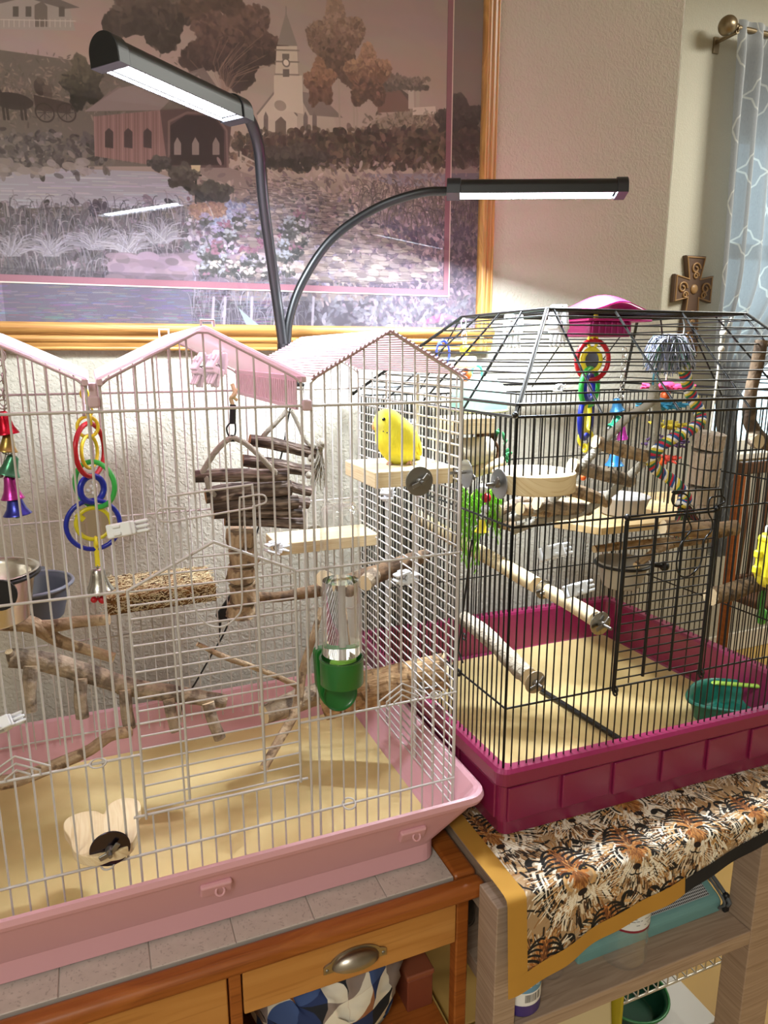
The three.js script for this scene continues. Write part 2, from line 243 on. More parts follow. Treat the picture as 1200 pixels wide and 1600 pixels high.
{ const t = thing('grow_lamp', 'black two-armed gooseneck grow lamp with lit white led bars clamped behind the pink roofs', 'lamp', V(0.318, -0.055, -1.24));
  const A1 = V(0.211, 0.318, -1.062), B1 = V(0.052, 0.309, -0.905), A2 = V(0.606, 0.268, -1.155), B2 = V(0.842, 0.264, -1.032);
  part('clamp_jaw', [box(0.282, 0.352, -0.019, -0.013, -1.262, -1.205, 0.002), box(0.300, 0.345, -0.055, -0.049, -1.262, -1.215, 0.002), box(0.300, 0.345, -0.055, -0.013, -1.264, -1.257, 0.002)], M.lampBody, t);
  part('clamp_screw', [rod(V(0.322, -0.075, -1.235), V(0.322, -0.049, -1.235), 0.003, 10), rod(V(0.322, -0.084, -1.235), V(0.322, -0.075, -1.235), 0.009, 14)], M.lampBody, t);
  part('pole', [rod(V(0.318, -0.016, -1.238), V(0.3185, 0.018, -1.238), 0.0150, 16, 0.0142)], M.lampBody, t);
  part('gooseneck', [tube([V(0.315, 0.01, -1.238), V(0.309, 0.06, -1.236), V(0.299, 0.13, -1.228), V(0.274, 0.235, -1.175), V(0.262, 0.300, -1.14), V(0.240, 0.328, -1.098), A1.clone().add(V3(0.010, 0.008, -0.010))], 0.0088, 60, 10)], M.lampBody, t);
  part('gooseneck', [tube([V(0.321, 0.01, -1.240), V(0.328, 0.06, -1.242), V(0.353, 0.122, -1.242), V(0.405, 0.194, -1.235), V(0.478, 0.245, -1.215), V(0.545, 0.268, -1.178), A2.clone().add(V3(-0.006, 0.004, -0.004))], 0.0075, 60, 10)], M.lampBody, t);
  ledHead(t, A1, B1, 0.036, 0.08, 0.72); ledHead(t, A2, B2, 0.030, 0.2, 1.5);
}

// ------------------------------------------------------------------ framed country print under glass
{ const x0 = -0.50, x1 = 0.803, y0 = 0.007, y1 = 0.84, fw = 0.038, fb = 0.047, zp = -1.366;
  const t = thing('framed_print', 'large gold-framed country landscape print with a white church hanging on the wall', 'picture', V((x0 + x1) / 2, y0, WZ));
  const prof = (w) => { const s = new THREE.Shape(); s.moveTo(0, 0); s.lineTo(w, 0); s.lineTo(w, 0.016); s.quadraticCurveTo(w * 0.93, 0.02, w * 0.86, 0.017); s.lineTo(w * 0.72, 0.019); s.quadraticCurveTo(w * 0.62, 0.026, w * 0.5, 0.022); s.lineTo(w * 0.46, 0.022); s.quadraticCurveTo(w * 0.28, 0.036, w * 0.08, 0.03); s.lineTo(0, 0.022); s.closePath(); return s; };
  const rail = (w, len, place) => { const g = extrude(prof(w), len, 0, 6); norm(g); const p = g.attributes.position; for (let i = 0; i < p.count; i++) { const a = p.getX(i), L = p.getZ(i); p.setZ(i, L < len / 2 ? L + (w - a) * 0 + a * 0 + 0 : L); } const uv = g.attributes.uv; for (let i = 0; i < p.count; i++) uv.setXY(i, p.getZ(i), p.getX(i)); g.applyMatrix4(place); g.computeVertexNormals(); return g; };
  const B = (ex, ey, ez, o) => new THREE.Matrix4().makeBasis(ex, ey, ez).setPosition(o);
  part('frame_rail', rail(fb, x1 - x0, B(V3(0, -1, 0), V3(0, 0, 1), V3(-1, 0, 0), V(x1, y0 + fb, WZ))), M.oak, t);
  part('frame_rail', rail(fw, y1 - y0, B(V3(1, 0, 0), V3(0, 0, 1), V3(0, -1, 0), V(x1 - fw + 0.0, y1, WZ)).multiply(new THREE.Matrix4())), M.oak, t);
  part('frame_rail', rail(fw, y1 - y0, B(V3(-1, 0, 0), V3(0, 0, 1), V3(0, 1, 0), V(x0 + fw, y0, WZ))), M.oak, t);
  part('frame_rail', rail(fb, x1 - x0, B(V3(0, 1, 0), V3(0, 0, 1), V3(1, 0, 0), V(x0, y1 - fb, WZ))), M.oak, t);
  const ax = x0 + fw, bx = x1 - fw, ay = y0 + fb, by = y1 - fb, W = 2048, H = Math.round(2048 * (by - ay) / (bx - ax));
  const art = canvasTex(W, H, (c) => {
    const R = rng(11), P = (u, v) => { const p = pz(u, v, zp); return [(p.x - ax) / (bx - ax) * W, (by - (p.y - CY)) / (by - ay) * H]; }, K = 2.05;
    const col = (r, g, b, a = 1) => `rgba(${r | 0},${g | 0},${b | 0},${a})`;
    const poly = (pts, f) => { c.fillStyle = f; c.beginPath(); pts.forEach((p, i) => { const [x, y] = P(...p); i ? c.lineTo(x, y) : c.moveTo(x, y); }); c.closePath(); c.fill(); };
    const line = (pts, f, w) => { c.strokeStyle = f; c.lineWidth = w * K; c.lineCap = 'round'; c.beginPath(); pts.forEach((p, i) => { const [x, y] = P(...p); i ? c.lineTo(x, y) : c.moveTo(x, y); }); c.stroke(); };
    const dab = (u, v, rx, ry, f, a = 0) => { const [x, y] = P(u, v); c.fillStyle = f; c.beginPath(); c.ellipse(x, y, rx * K, ry * K, a, 0, 7); c.fill(); };
    const vary = (b, s) => { const k = 1 + (R() - 0.5) * s; return col(b[0] * k, b[1] * k, b[2] * k * (1 + (R() - 0.5) * 0.08), 0.5 + R() * 0.5); };
    const soft = () => (R() + R()) * 0.62 - 0.12, scatter = (n, u0, u1, v0, v1, cols, r, s = 0.3, sq = 0.7) => { n = n * 2.6 | 0; r *= 0.6; for (let i = 0; i < n; i++) { const q = cols[R() * cols.length | 0], k = 0.5 + R(); dab(lerp(u0, u1, soft()), lerp(v0, v1, soft()), r * k, r * k * sq, vary(q, s), R() * 3); } };
    const crown = (u, v, ru, rv, cols, n, r) => { n = n * 2.6 | 0; r *= 0.62; for (let i = 0; i < n; i++) { const a = R() * 6.283, q = Math.sqrt(R()), lobe = 0.8 + 0.2 * Math.sin(a * 5 + u); const cc = cols[clamp((q * Math.sin(a) * 0.5 + 0.5 + (R() - 0.5) * 0.5) * cols.length | 0, 0, cols.length - 1)]; dab(u + Math.cos(a) * ru * q * lobe, v + Math.sin(a) * rv * q * lobe, r * (0.4 + R()), r * 0.7 * (0.4 + R()), vary(cc, 0.3), R() * 3); } };
    const blades = (n, u0, u1, v0, v1, cols, len) => { for (let i = 0; i < n; i++) { const u = lerp(u0, u1, R()), v = lerp(v0, v1, R()), a = (R() - 0.5) * 1.6, l = len * (0.5 + R()), q = cols[R() * cols.length | 0]; c.strokeStyle = vary(q, 0.35); c.lineWidth = (0.6 + R() * 1.1) * K; const [x, y] = P(u, v), [x2, y2] = P(u + Math.sin(a) * l, v - Math.cos(a) * l); c.beginPath(); c.moveTo(x, y); c.quadraticCurveTo((x + x2) / 2 - (x2 - x) * 0.3, (y + y2) / 2 - l, x2, y2); c.stroke(); } };
    const bg = c.createLinearGradient(0, 0, 0, H); bg.addColorStop(0, '#7d6e6c'); bg.addColorStop(0.35, '#a8968d'); bg.addColorStop(0.62, '#b5a294'); bg.addColorStop(0.75, '#5d5650'); bg.addColorStop(1, '#4c4650'); c.fillStyle = bg; c.fillRect(0, 0, W, H);
    for (let i = 0; i < 260; i++) dab(lerp(-300, 800, R()), lerp(-200, 140, R()), 40 + R() * 60, 12 + R() * 20, col(150 + R() * 40, 132 + R() * 36, 124 + R() * 34, 0.10), 0.1);
    // hill on the left with houses
    poly([[-400, 70], [0, 78], [120, 95], [200, 120], [330, 160], [330, 260], [-400, 260]], '#6a6159'); scatter(700, -300, 240, 90, 190, [[120, 108, 98], [96, 88, 80], [140, 126, 112]], 5, 0.3, 0.3);
    poly([[-60, 10], [40, -8], [108, 12], [118, 48], [-60, 44]], '#a39a92'); poly([[-60, 8], [40, -22], [125, 12], [100, 14], [40, -4], [-60, 20]], '#6d6460');
    for (const u of [20, 40, 92]) poly([[u, 10], [u + 9, 10], [u + 9, 26], [u, 26]], '#5b534f'); poly([[54, 8], [66, 2], [74, 10], [74, 42], [54, 42]], '#6e645d');
    for (let k = 0; k < 16; k++) line([[-10 + k * 8, 30], [-10 + k * 8, 42]], '#c4bab0', 0.8); line([[-20, 30], [118, 33]], '#c4bab0', 1);
    // trees behind
    crown(240, 10, 90, 70, [[108, 94, 88], [88, 74, 70], [66, 56, 55]], 900, 9); crown(365, 70, 90, 70, [[112, 88, 82], [88, 68, 66], [68, 54, 54]], 1000, 8); crown(330, -20, 70, 50, [[120, 94, 86], [90, 72, 66]], 500, 8);
    crown(130, 130, 34, 44, [[92, 84, 72], [64, 60, 52], [44, 42, 40]], 500, 6);
    for (let k = 0; k < 26; k++) { const a = -1.57 + (R() - 0.5) * 2.2, l = 40 + R() * 70; line([[350, 150], [350 + Math.cos(a) * l * 0.5, 150 + Math.sin(a) * l * 0.5 - 10], [350 + Math.cos(a + 0.3) * l, 150 + Math.sin(a) * l]], 'rgba(150,122,110,.55)', 1); }
    // barn, silo on the far hill
    poly([[580, 190], [640, 168], [700, 172], [800, 190], [800, 260], [580, 250]], '#998a7c'); poly([[590, 160], [592, 142], [604, 132], [626, 142], [640, 158], [640, 174], [590, 176]], '#7d625a'); poly([[604, 132], [614, 130], [644, 152], [640, 160], [626, 142]], '#5f504d');
    poly([[638, 126], [646, 126], [647, 170], [638, 170]], '#c0b2a6'); poly([[650, 134], [655, 134], [656, 172], [650, 172]], '#b1a396'); poly([[645, 168], [680, 166], [682, 178], [645, 180]], '#cdbfb2');
    crown(620, 130, 60, 14, [[130, 116, 108], [104, 94, 88]], 300, 5); scatter(500, 580, 790, 178, 236, [[150, 134, 118], [120, 106, 94], [104, 94, 84]], 6, 0.3, 0.35);
    crown(720, 190, 40, 44, [[96, 84, 80], [72, 64, 62], [56, 50, 52]], 600, 6); line([[720, 200], [722, 250]], '#4b4444', 4);
    // church
    poly([[404, 175], [430, 148], [462, 140], [520, 180], [530, 215], [404, 212]], '#b4a596'); poly([[464, 142], [500, 148], [536, 184], [484, 180]], '#857770'); poly([[402, 178], [432, 140], [464, 178], [464, 212], [404, 212]], '#c7b9a8'); line([[402, 178], [432, 140], [464, 180]], '#83766e', 2.4);
    poly([[428, 118], [472, 118], [474, 178], [428, 170]], '#cbbdab'); poly([[432, 72], [464, 72], [466, 120], [430, 120]], '#c9bba9'); poly([[433, 70], [446, 22], [448, 22], [465, 72]], '#8d827a'); line([[447, 24], [447, 10]], '#857a74', 1.4);
    for (const v of [78, 96, 116]) line([[430, v], [467, v + 1]], '#8b7e74', 2); dab(447, 98, 6, 6, '#7c7068'); dab(447, 98, 4, 4, '#ded2c2'); poly([[441, 84], [452, 84], [452, 92], [441, 92]], '#786c66'); poly([[442, 108], [452, 108], [452, 120], [442, 120]], '#6f645e');
    for (const u of [412, 474, 488]) { poly([[u, 182], [u + 3, 174], [u + 7, 182], [u + 7, 204], [u, 204]], '#7b6e6a'); } poly([[430, 190], [439, 182], [447, 190], [447, 214], [430, 214]], '#75675f'); dab(438, 165, 9, 7, '#a09284');
    // birch pair with a wide crown
    for (const u of [533, 552, 556]) line([[u, 256], [u + (u - 545) * 0.2, 180], [u - 4, 110]], '#a79889', 3);
    crown(525, 70, 46, 80, [[146, 122, 106], [124, 100, 88], [98, 80, 72]], 1400, 6); crown(575, 120, 38, 52, [[162, 130, 108], [128, 98, 84], [98, 78, 70]], 800, 6); crown(500, 130, 26, 40, [[146, 112, 92], [112, 84, 74]], 400, 6);
    // bank, bushes and river
    scatter(900, 380, 800, 205, 262, [[92, 80, 70], [66, 60, 56], [112, 92, 80], [84, 66, 64]], 9, 0.35, 0.6); poly([[-400, 268], [60, 262], [240, 268], [330, 300], [260, 330], [120, 322], [-400, 345]], '#9c9aa2'); poly([[560, 272], [810, 270], [810, 300], [620, 292]], '#8c8690');
    for (let k = 0; k < 200; k++) { const u = lerp(-300, 330, R()), v = lerp(266, 334, R()); line([[u, v], [u + 20 + R() * 40, v + 1]], col(170 + R() * 50, 170 + R() * 50, 180 + R() * 45, 0.3), 1.4); }
    scatter(700, -300, 150, 205, 270, [[84, 78, 78], [60, 56, 56], [108, 100, 96], [120, 112, 108]], 8, 0.4, 0.5); for (let k = 0; k < 60; k++) dab(lerp(-100, 140, R()), lerp(250, 272, R()), 4 + R() * 6, 3 + R() * 3, vary([142, 134, 128], 0.3));
    // horse and wagon
    poly([[52, 148], [112, 162], [110, 178], [56, 172]], '#4a3e3a'); for (const [u, v] of [[70, 176], [104, 176]]) { c.strokeStyle = '#3d3430'; c.lineWidth = 2 * K; const [x, y] = P(u, v); c.beginPath(); c.arc(x, y, 11 * K, 0, 7); c.stroke(); for (let k = 0; k < 8; k++) { const [x2, y2] = P(u + Math.cos(k * 0.785) * 11, v + Math.sin(k * 0.785) * 11); c.lineWidth = K * 0.8; c.beginPath(); c.moveTo(x, y); c.lineTo(x2, y2); c.stroke(); } }
    dab(62, 136, 7, 10, '#433935'); dab(62, 126, 4, 4, '#5a4d46'); poly([[66, 134], [80, 132], [82, 152], [68, 150]], '#5d5049'); dab(20, 158, 24, 10, '#3f3734'); line([[2, 150], [-6, 138]], '#3f3734', 7); for (const u of [4, 10, 32, 38]) line([[u, 162], [u + 3, 186]], '#3a322f', 3);
    // covered bridge
    poly([[146, 182], [250, 172], [262, 262], [148, 244]], '#8a6c66'); poly([[250, 172], [350, 166], [362, 186], [356, 262], [262, 264]], '#5d4a48'); poly([[132, 174], [180, 138], [252, 128], [318, 105], [366, 176], [350, 170], [310, 118], [250, 172]], '#7b6d69'); poly([[132, 174], [186, 138], [310, 112], [250, 172]], '#8b7d78');
    for (let k = 0; k < 22; k++) { const u = 148 + k * 4.8; line([[u, 182 - k * 0.4], [u + 0.6, 246 + k * 0.7]], k % 3 ? 'rgba(70,50,48,.35)' : 'rgba(190,160,150,.35)', 1); } for (const u of [164, 194, 224]) { poly([[u, 206], [u + 6, 200], [u + 13, 206], [u + 13, 232], [u, 230]], '#47393a'); }
    poly([[266, 258], [266, 196], [290, 180], [334, 182], [350, 204], [350, 258]], '#3b3032'); line([[264, 260], [264, 190], [292, 176], [336, 178], [354, 204], [356, 262]], '#7c6561', 3); for (const u of [272, 300, 332]) poly([[u, 224], [u + 5, 214], [u + 11, 224], [u + 11, 242], [u, 242]], '#8d7f78');
    // path, fence, garden
    poly([[300, 262], [360, 262], [470, 300], [620, 340], [800, 380], [800, 470], [360, 470], [330, 410], [420, 340]], '#8f8079'); scatter(1500, 330, 800, 270, 460, [[168, 146, 142], [140, 120, 118], [120, 104, 108], [180, 160, 152]], 8, 0.3, 0.42); for (let k = 0; k < 500; k++) { const u = lerp(330, 800, R()), v = lerp(285, 460, R()); line([[u, v], [u + 6 + R() * 9, v + 2]], 'rgba(66,54,58,.4)', 1); }
    for (const [u, v] of [[412, 256], [420, 262], [440, 280], [376, 238]]) line([[u, v], [u, v + 22]], '#b5a698', 3); line([[376, 242], [424, 266], [452, 288]], '#b5a698', 2.4); line([[376, 250], [424, 274], [452, 296]], '#a89a8d', 2);
    line([[306, 330], [306, 270]], '#2b2829', 3); poly([[298, 256], [314, 256], [311, 274], [301, 274]], '#c9b995'); poly([[296, 258], [305, 247], [317, 258]], '#33302f'); line([[298, 274], [314, 274]], '#2b2829', 2.5);
    scatter(1300, -300, 420, 330, 470, [[70, 64, 70], [92, 84, 90], [56, 52, 60], [106, 92, 100]], 11, 0.4, 0.6);
    blades(1500, -250, 420, 330, 455, [[116, 112, 118], [90, 88, 92], [136, 130, 134], [76, 76, 82]], 26);
    for (const [u, v, n] of [[20, 400, 70], [80, 400, 90], [150, 390, 120], [200, 395, 110], [250, 380, 90], [340, 395, 70]]) for (let k = 0; k < n; k++) { const a = (R() - 0.5) * 2.6, l = 18 + R() * 32; line([[u + (R() - 0.5) * 26, v], [u + Math.sin(a) * l * 0.7, v - Math.cos(a) * l * 0.7], [u + Math.sin(a) * l * 1.2, v - Math.cos(a) * l * 0.8]], vary([134, 130, 136], 0.4), 1.3); }
    scatter(1500, 310, 560, 320, 445, [[126, 112, 132], [150, 138, 148], [108, 84, 96], [158, 150, 156], [90, 84, 96], [76, 80, 78], [70, 66, 72]], 5, 0.35, 0.8); scatter(500, 320, 420, 318, 350, [[136, 140, 162], [118, 122, 146], [160, 156, 170]], 4); scatter(450, 380, 470, 360, 430, [[128, 84, 104], [146, 104, 122], [110, 70, 90]], 4); scatter(420, 420, 520, 380, 440, [[168, 160, 168], [140, 132, 154], [124, 118, 140]], 6); scatter(260, 300, 350, 318, 340, [[150, 122, 106], [128, 100, 94]], 4);
    for (let k = 0; k < 240; k++) { const u = lerp(180, 420, R()), v = lerp(400, 440, R()); dab(u, v, 9 + R() * 7, 4 + R() * 3, vary([128, 112, 122], 0.35)); }
    scatter(1500, 560, 800, 330, 510, [[132, 112, 122], [96, 84, 100], [166, 142, 150], [84, 76, 92]], 8, 0.35, 0.5); blades(500, 560, 800, 300, 360, [[84, 74, 74], [112, 98, 96]], 20);
    for (let k = 0; k < 900; k++) { const v = lerp(275, 440, Math.pow(R(), 0.8)), f = (v - 275) / 165, u = lerp(lerp(395, 360, f), lerp(470, 720, f), R()), w = 3 + f * 7; dab(u, v, w, w * 0.42, vary([[150, 136, 132], [130, 116, 114], [168, 154, 148], [112, 100, 104]][R() * 4 | 0], 0.2), 0.1); line([[u - w, v + w * 0.4], [u + w, v + w * 0.42]], 'rgba(58,48,54,.5)', 0.8); }
    for (let k = 0; k < 46; k++) { const u = lerp(310, 480, R()), v = lerp(330, 425, R()), cc = [[170, 160, 172], [142, 132, 156], [128, 92, 108], [150, 152, 160], [176, 166, 160]][R() * 5 | 0]; crown(u, v + 6, 12, 8, [[86, 84, 82], [66, 66, 66]], 16, 5); for (let m = 0; m < 16; m++) dab(u + (R() - 0.5) * 20, v + (R() - 0.5) * 11, 1.6 + R() * 1.4, 1.4 + R(), vary(cc, 0.25)); }
    crown(330, 300, 36, 16, [[84, 82, 78], [64, 62, 62]], 160, 7); crown(285, 275, 26, 22, [[92, 86, 80], [66, 62, 60]], 160, 6); crown(460, 245, 60, 22, [[88, 78, 74], [64, 58, 57]], 260, 7); crown(250, 255, 20, 12, [[80, 76, 72], [58, 55, 55]], 90, 5);
    // below the line: water, leaves and reeds
    poly([[-400, 438], [300, 442], [300, 520], [-400, 520]], '#6c6676'); for (let k = 0; k < 700; k++) { const u = lerp(-300, 420, R()), v = lerp(440, 510, R()); line([[u, v], [u + 8 + R() * 26, v + (R() - 0.5) * 3]], col(90 + R() * 80, 86 + R() * 74, 104 + R() * 70, 0.5), 1.6); }
    for (let k = 0; k < 420; k++) { const u = lerp(480, 800, R()), v = lerp(460, 520, R()), [x, y] = P(u, v), a = R() * 6.28, s = (5 + R() * 6) * K; c.fillStyle = vary([126, 122, 130], 0.5); c.beginPath(); c.moveTo(x, y); c.quadraticCurveTo(x + Math.cos(a - 0.7) * s, y + Math.sin(a - 0.7) * s, x + Math.cos(a) * s * 1.5, y + Math.sin(a) * s * 1.5); c.quadraticCurveTo(x + Math.cos(a + 0.7) * s, y + Math.sin(a + 0.7) * s, x, y); c.fill(); }
    blades(240, 300, 480, 450, 515, [[156, 150, 158], [118, 114, 124]], 24); for (const u of [332, 350, 392, 488]) line([[u, 508], [u + 2, 465]], 'rgba(196,186,196,.8)', 4); poly([[385, 508], [372, 480], [392, 498], [405, 508]], '#9fb0b4');
    c.globalCompositeOperation = 'soft-light'; const g = c.createLinearGradient(0, 0, W, 0); g.addColorStop(0, 'rgba(128,118,120,.35)'); g.addColorStop(1, 'rgba(128,118,118,.3)'); c.fillStyle = g; c.fillRect(0, 0, W, H); c.globalCompositeOperation = 'source-over';
    // darker outer band printed beyond the line
    const [lx, ly] = P(696, 445), [ux] = P(0, 420); c.fillStyle = 'rgba(40,36,48,.28)'; c.fillRect(lx, 0, W - lx, ly); c.fillRect(ux, ly, W - ux, H - ly); c.fillRect(0, 0, 60, H);
  });
  const print = new THREE.PlaneGeometry(bx - ax, by - ay); print.translate((ax + bx) / 2, (ay + by) / 2 + CY, zp);
  part('backing', box(ax - 0.004, bx + 0.004, ay - 0.004, by + 0.004, WZ + 0.001, zp - 0.001), std(0x5c5048, 0.9), t);
  part('print', print, std(0xffffff, 0.8, 0, { map: art }), t);
  const lm = std(0x8a5a66, 0.7), lh = std(0xd8c8b8, 0.6), yb = 0.118, xr = 0.688;
  part('mat_line', [box(ax + 0.09, xr + 0.011, yb, yb + 0.011, zp + 0.0002, zp + 0.0014), box(xr, xr + 0.011, yb + 0.011, by - 0.08, zp + 0.0002, zp + 0.0014)], lm, t);
  part('mat_line', [box(ax + 0.09, xr + 0.013, yb - 0.0022, yb, zp + 0.0002, zp + 0.0016), box(xr + 0.011, xr + 0.013, yb, by - 0.08, zp + 0.0002, zp + 0.0016)], lh, t);
  part('glass', box(ax - 0.003, bx + 0.003, ay - 0.003, by + 0.003, zp + 0.004, zp + 0.006), M.glassPane, t);
}

// ------------------------------------------------------------------ white and pink cage
const WF = -0.83, WB = -1.225, WX0 = -0.232, WX1 = 0.448, YT = -0.060, YE = -0.029, YP = 0.026, YBOT = -0.662, TOPY = -0.735;
const MODS = [[-0.232, -0.006], [0.008, 0.231], [0.243, 0.448]];
const whiteCage = thing('bird_cage', 'white wire cage with three gabled pink roofs on a pale pink tray', 'bird cage', V((WX0 + WX1) / 2, TOPY, (WF + WB) / 2));
{ const C = whiteCage, W = M.whiteWire;
  // tray
  const tl = (dx, dz, y, r) => ({ x0: -0.226 - dx, x1: 0.418 + dx, z0: -1.232 - dz, z1: -0.822 + dz, y, r });
  const tray = part('tray', loopShell([tl(-0.004, -0.004, -0.735, 0.02), tl(0, 0, -0.732, 0.022), tl(0, 0, -0.704, 0.022), tl(0.003, 0.002, -0.700, 0.024), tl(0.060, 0.030, -0.637, 0.03), tl(0.067, 0.035, -0.634, 0.03), tl(0.069, 0.037, -0.628, 0.03), tl(0.067, 0.035, -0.621, 0.03), tl(0.062, 0.031, -0.6195, 0.03), tl(0.057, 0.027, -0.623, 0.03), tl(0.014, 0.001, -0.688, 0.024), tl(0.010, -0.002, -0.694, 0.02)]), M.pinkPlastic, C);
  for (const x of [-0.19, 0.094, 0.368]) { const g = new RoundedBoxGeometry(0.040, 0.022, 0.008, 2, 0.003); g.rotateX(0.45); g.translate(x, -0.662 + CY, -0.800); part('tray_latch', [g, torus(V(x + 0.004, -0.664, -0.794), 0.0055, 0.0016, V3(0.1, 0.5, 1), 16, 6)], M.pinkPlastic, tray); }
  // front panel: frame rods with every bar its own piece
  const roofY = (m, x) => { const c = (m[0] + m[1]) / 2; return YE + (YP - YE) * (1 - Math.abs(x - c) / ((m[1] - m[0]) / 2)); };
  const gable = (z) => MODS.map((m) => wire([V(m[0], YBOT, z), V(m[0], YE - 0.004, z), V(m[0] + 0.008, YE + 0.003, z), V((m[0] + m[1]) / 2 - 0.006, YP - 0.002, z), V((m[0] + m[1]) / 2 + 0.006, YP - 0.002, z), V(m[1] - 0.008, YE + 0.003, z), V(m[1], YE - 0.004, z), V(m[1], YBOT, z)], 0.0017));
  const RF = 0.0013, cross = (y, z, a = WX0, b = WX1, r = 0.0017) => rod(V(a, y, z), V(b, y, z), r);
  const front = part('front_panel', [...gable(WF), cross(YT, WF + 0.002), cross(-0.265, WF + 0.002, WX0, 0.016), cross(-0.265, WF + 0.002, 0.216, WX1), cross(-0.473, WF + 0.002, WX0, 0.02), cross(-0.473, WF + 0.002, 0.216, WX1), cross(-0.610, WF + 0.002), cross(-0.556, WF + 0.002, 0.004, 0.226)], W, C);
  const door = { x0: 0.0185, x1: 0.2155, y0: -0.556, top: (x) => x < 0.118 ? lerp(-0.264, -0.216, clamp((x - 0.0185) / 0.0995)) : lerp(-0.216, -0.262, clamp((x - 0.118) / 0.0975)) };
  const chev = [0.363, -0.115].map((cx) => ({ cx, w: [0.034, 0.0235, 0.0125], h: [0.026, 0.018, 0.011] }));
  const blocks = (x) => { for (const c of chev) { if (Math.abs(x - c.cx) < 0.035) { const d = Math.abs(x - c.cx); const k = c.w.findIndex((w, i) => d < w + 0.003 && (i === 2 || d > c.w[i + 1] + 0.003)); return -0.473 + (c.h[Math.max(0, k)] ?? 0); } } return null; };
  for (const m of MODS) { const n = 12; for (let k = 1; k < n; k++) {
    const x = lerp(m[0], m[1], k / n), y1 = roofY(m, x) - 0.001;
    const b1 = (a, b) => bar('bar', V(x, a, WF), V(x, b, WF), RF, W, front);
    if (x > door.x0 - 0.006 && x < door.x1 + 0.006) { b1(door.top(x), y1); b1(YBOT, -0.556); }
    else b1(YBOT, y1);
  } }
  for (const c of chev) part('feeder_arch', c.w.map((w, i) => wire([V(c.cx - w, -0.473, WF + 0.004), V(c.cx - w, -0.473 + c.h[i] * 0.38, WF + 0.004), V(c.cx, -0.473 + c.h[i] * 1.15, WF + 0.004), V(c.cx + w, -0.473 + c.h[i] * 0.38, WF + 0.004), V(c.cx + w, -0.473, WF + 0.004)], 0.0012)), W, front);
  for (const g of [torus(V(0.415, -0.470, WF + 0.004), 0.0075, 0.0012, V3(0, 0.7, 1), 18, 6, 1.2, 0.7), torus(V(-0.03, -0.472, WF + 0.004), 0.0075, 0.0012, V3(0, 0.7, 1), 18, 6, 1.2, 0.7), torus(V(0.283, -0.6085, WF + 0.004), 0.009, 0.0013, V3(0, 1, 0.4), 18, 6), torus(V(-0.03, -0.6085, WF + 0.004), 0.008, 0.0013, V3(0, 1, 0.4), 18, 6)]) part('wire_eye', g, W, front);
  // door
  const dz = WF + 0.004;
  const dr = part('door', [wire([V(0.0185, -0.560, dz), V(0.0185, -0.264, dz), V(0.118, -0.216, dz), V(0.2155, -0.262, dz), V(0.2155, -0.558, dz)], 0.0018), rod(V(0.0715, -0.545, dz + 0.002), V(0.0715, -0.188, dz + 0.002), 0.0016), rod(V(0.1675, -0.545, dz + 0.002), V(0.1675, -0.176, dz + 0.002), 0.0020), rod(V(0.0655, -0.240, dz), V(0.0655, -0.552, dz), 0.0012)], W, C);
  for (let k = 0; k < 20; k++) { const y = -0.548 + k * 0.0166; let a = 0.0185, b = 0.2155; if (y > -0.264) { a = lerp(0.0185, 0.118, (y + 0.264) / 0.048); b = lerp(0.2155, 0.118, (y + 0.262) / 0.046); } if (y < -0.218 && b - a > 0.01) bar('door_bar', V(a, y, dz), V(b, y, dz), 0.0012, W, dr); }
  part('door_latch', [wire([V(0.0700, -0.187, dz + 0.004), V(0.0700, -0.157, dz + 0.004), V(0.1660, -0.150, dz + 0.004), V(0.1675, -0.178, dz + 0.004)], 0.0014), tube([V(0.0705, -0.186, dz + 0.006), V(0.0580, -0.183, dz + 0.006), V(0.0590, -0.171, dz + 0.006), V(0.0840, -0.1715, dz + 0.006), V(0.0880, -0.176, dz + 0.006), V(0.0895, -0.225, dz + 0.006), V(0.0915, -0.290, dz + 0.006), V(0.103, -0.314, dz + 0.006), V(0.122, -0.321, dz + 0.006), V(0.139, -0.312, dz + 0.006), V(0.147, -0.296, dz + 0.006), V(0.1485, -0.240, dz + 0.006), V(0.1500, -0.170, dz + 0.006), V(0.155, -0.1640, dz + 0.006), V(0.178, -0.1630, dz + 0.006), V(0.1810, -0.172, dz + 0.006), V(0.1680, -0.176, dz + 0.006)], 0.0012, 160, 6), rod(V(0.071, -0.187, dz + 0.003), V(0.1675, -0.178, dz + 0.003), 0.0013)], W, dr);
  // back panel
  const back = part('back_panel', [...gable(WB), cross(YT, WB - 0.002), cross(-0.262, WB - 0.002), cross(-0.470, WB - 0.002), cross(-0.640, WB - 0.002)], W, C);
  for (const m of MODS) for (let k = 1; k < 12; k++) { const x = lerp(m[0], m[1], k / 12); bar('bar', V(x, YBOT + 0.01, WB), V(x, roofY(m, x), WB), 0.0012, W, back); }
  // mesh ends
  const D = (t) => lerp(WF, WB, t);
  const sideParts = [rod(V(WX1, YBOT, WF - 0.003), V(WX1, YE, WF - 0.003), 0.0018), rod(V(WX1, YBOT, WB + 0.003), V(WX1, YE, WB + 0.003), 0.0022)];
  for (const z of [-0.972, -1.095]) sideParts.push(rod(V(WX1 + 0.002, YBOT, z), V(WX1 + 0.002, YE, z), z > -1 ? 0.0028 : 0.002));
  for (const z of [-0.850, -0.908, -1.033, -1.160]) sideParts.push(rod(V(WX1 + 0.0025, YBOT, z), V(WX1 + 0.0025, YE, z), 0.0012));
  const side = part('side_panel', sideParts, W, C);
  for (let k = 0; k < 41; k++) { const y = YBOT + 0.004 + k * 0.0154; if (y < YE) bar('side_bar', V(WX1, y, WF), V(WX1, y, WB), 0.00135, W, side); }
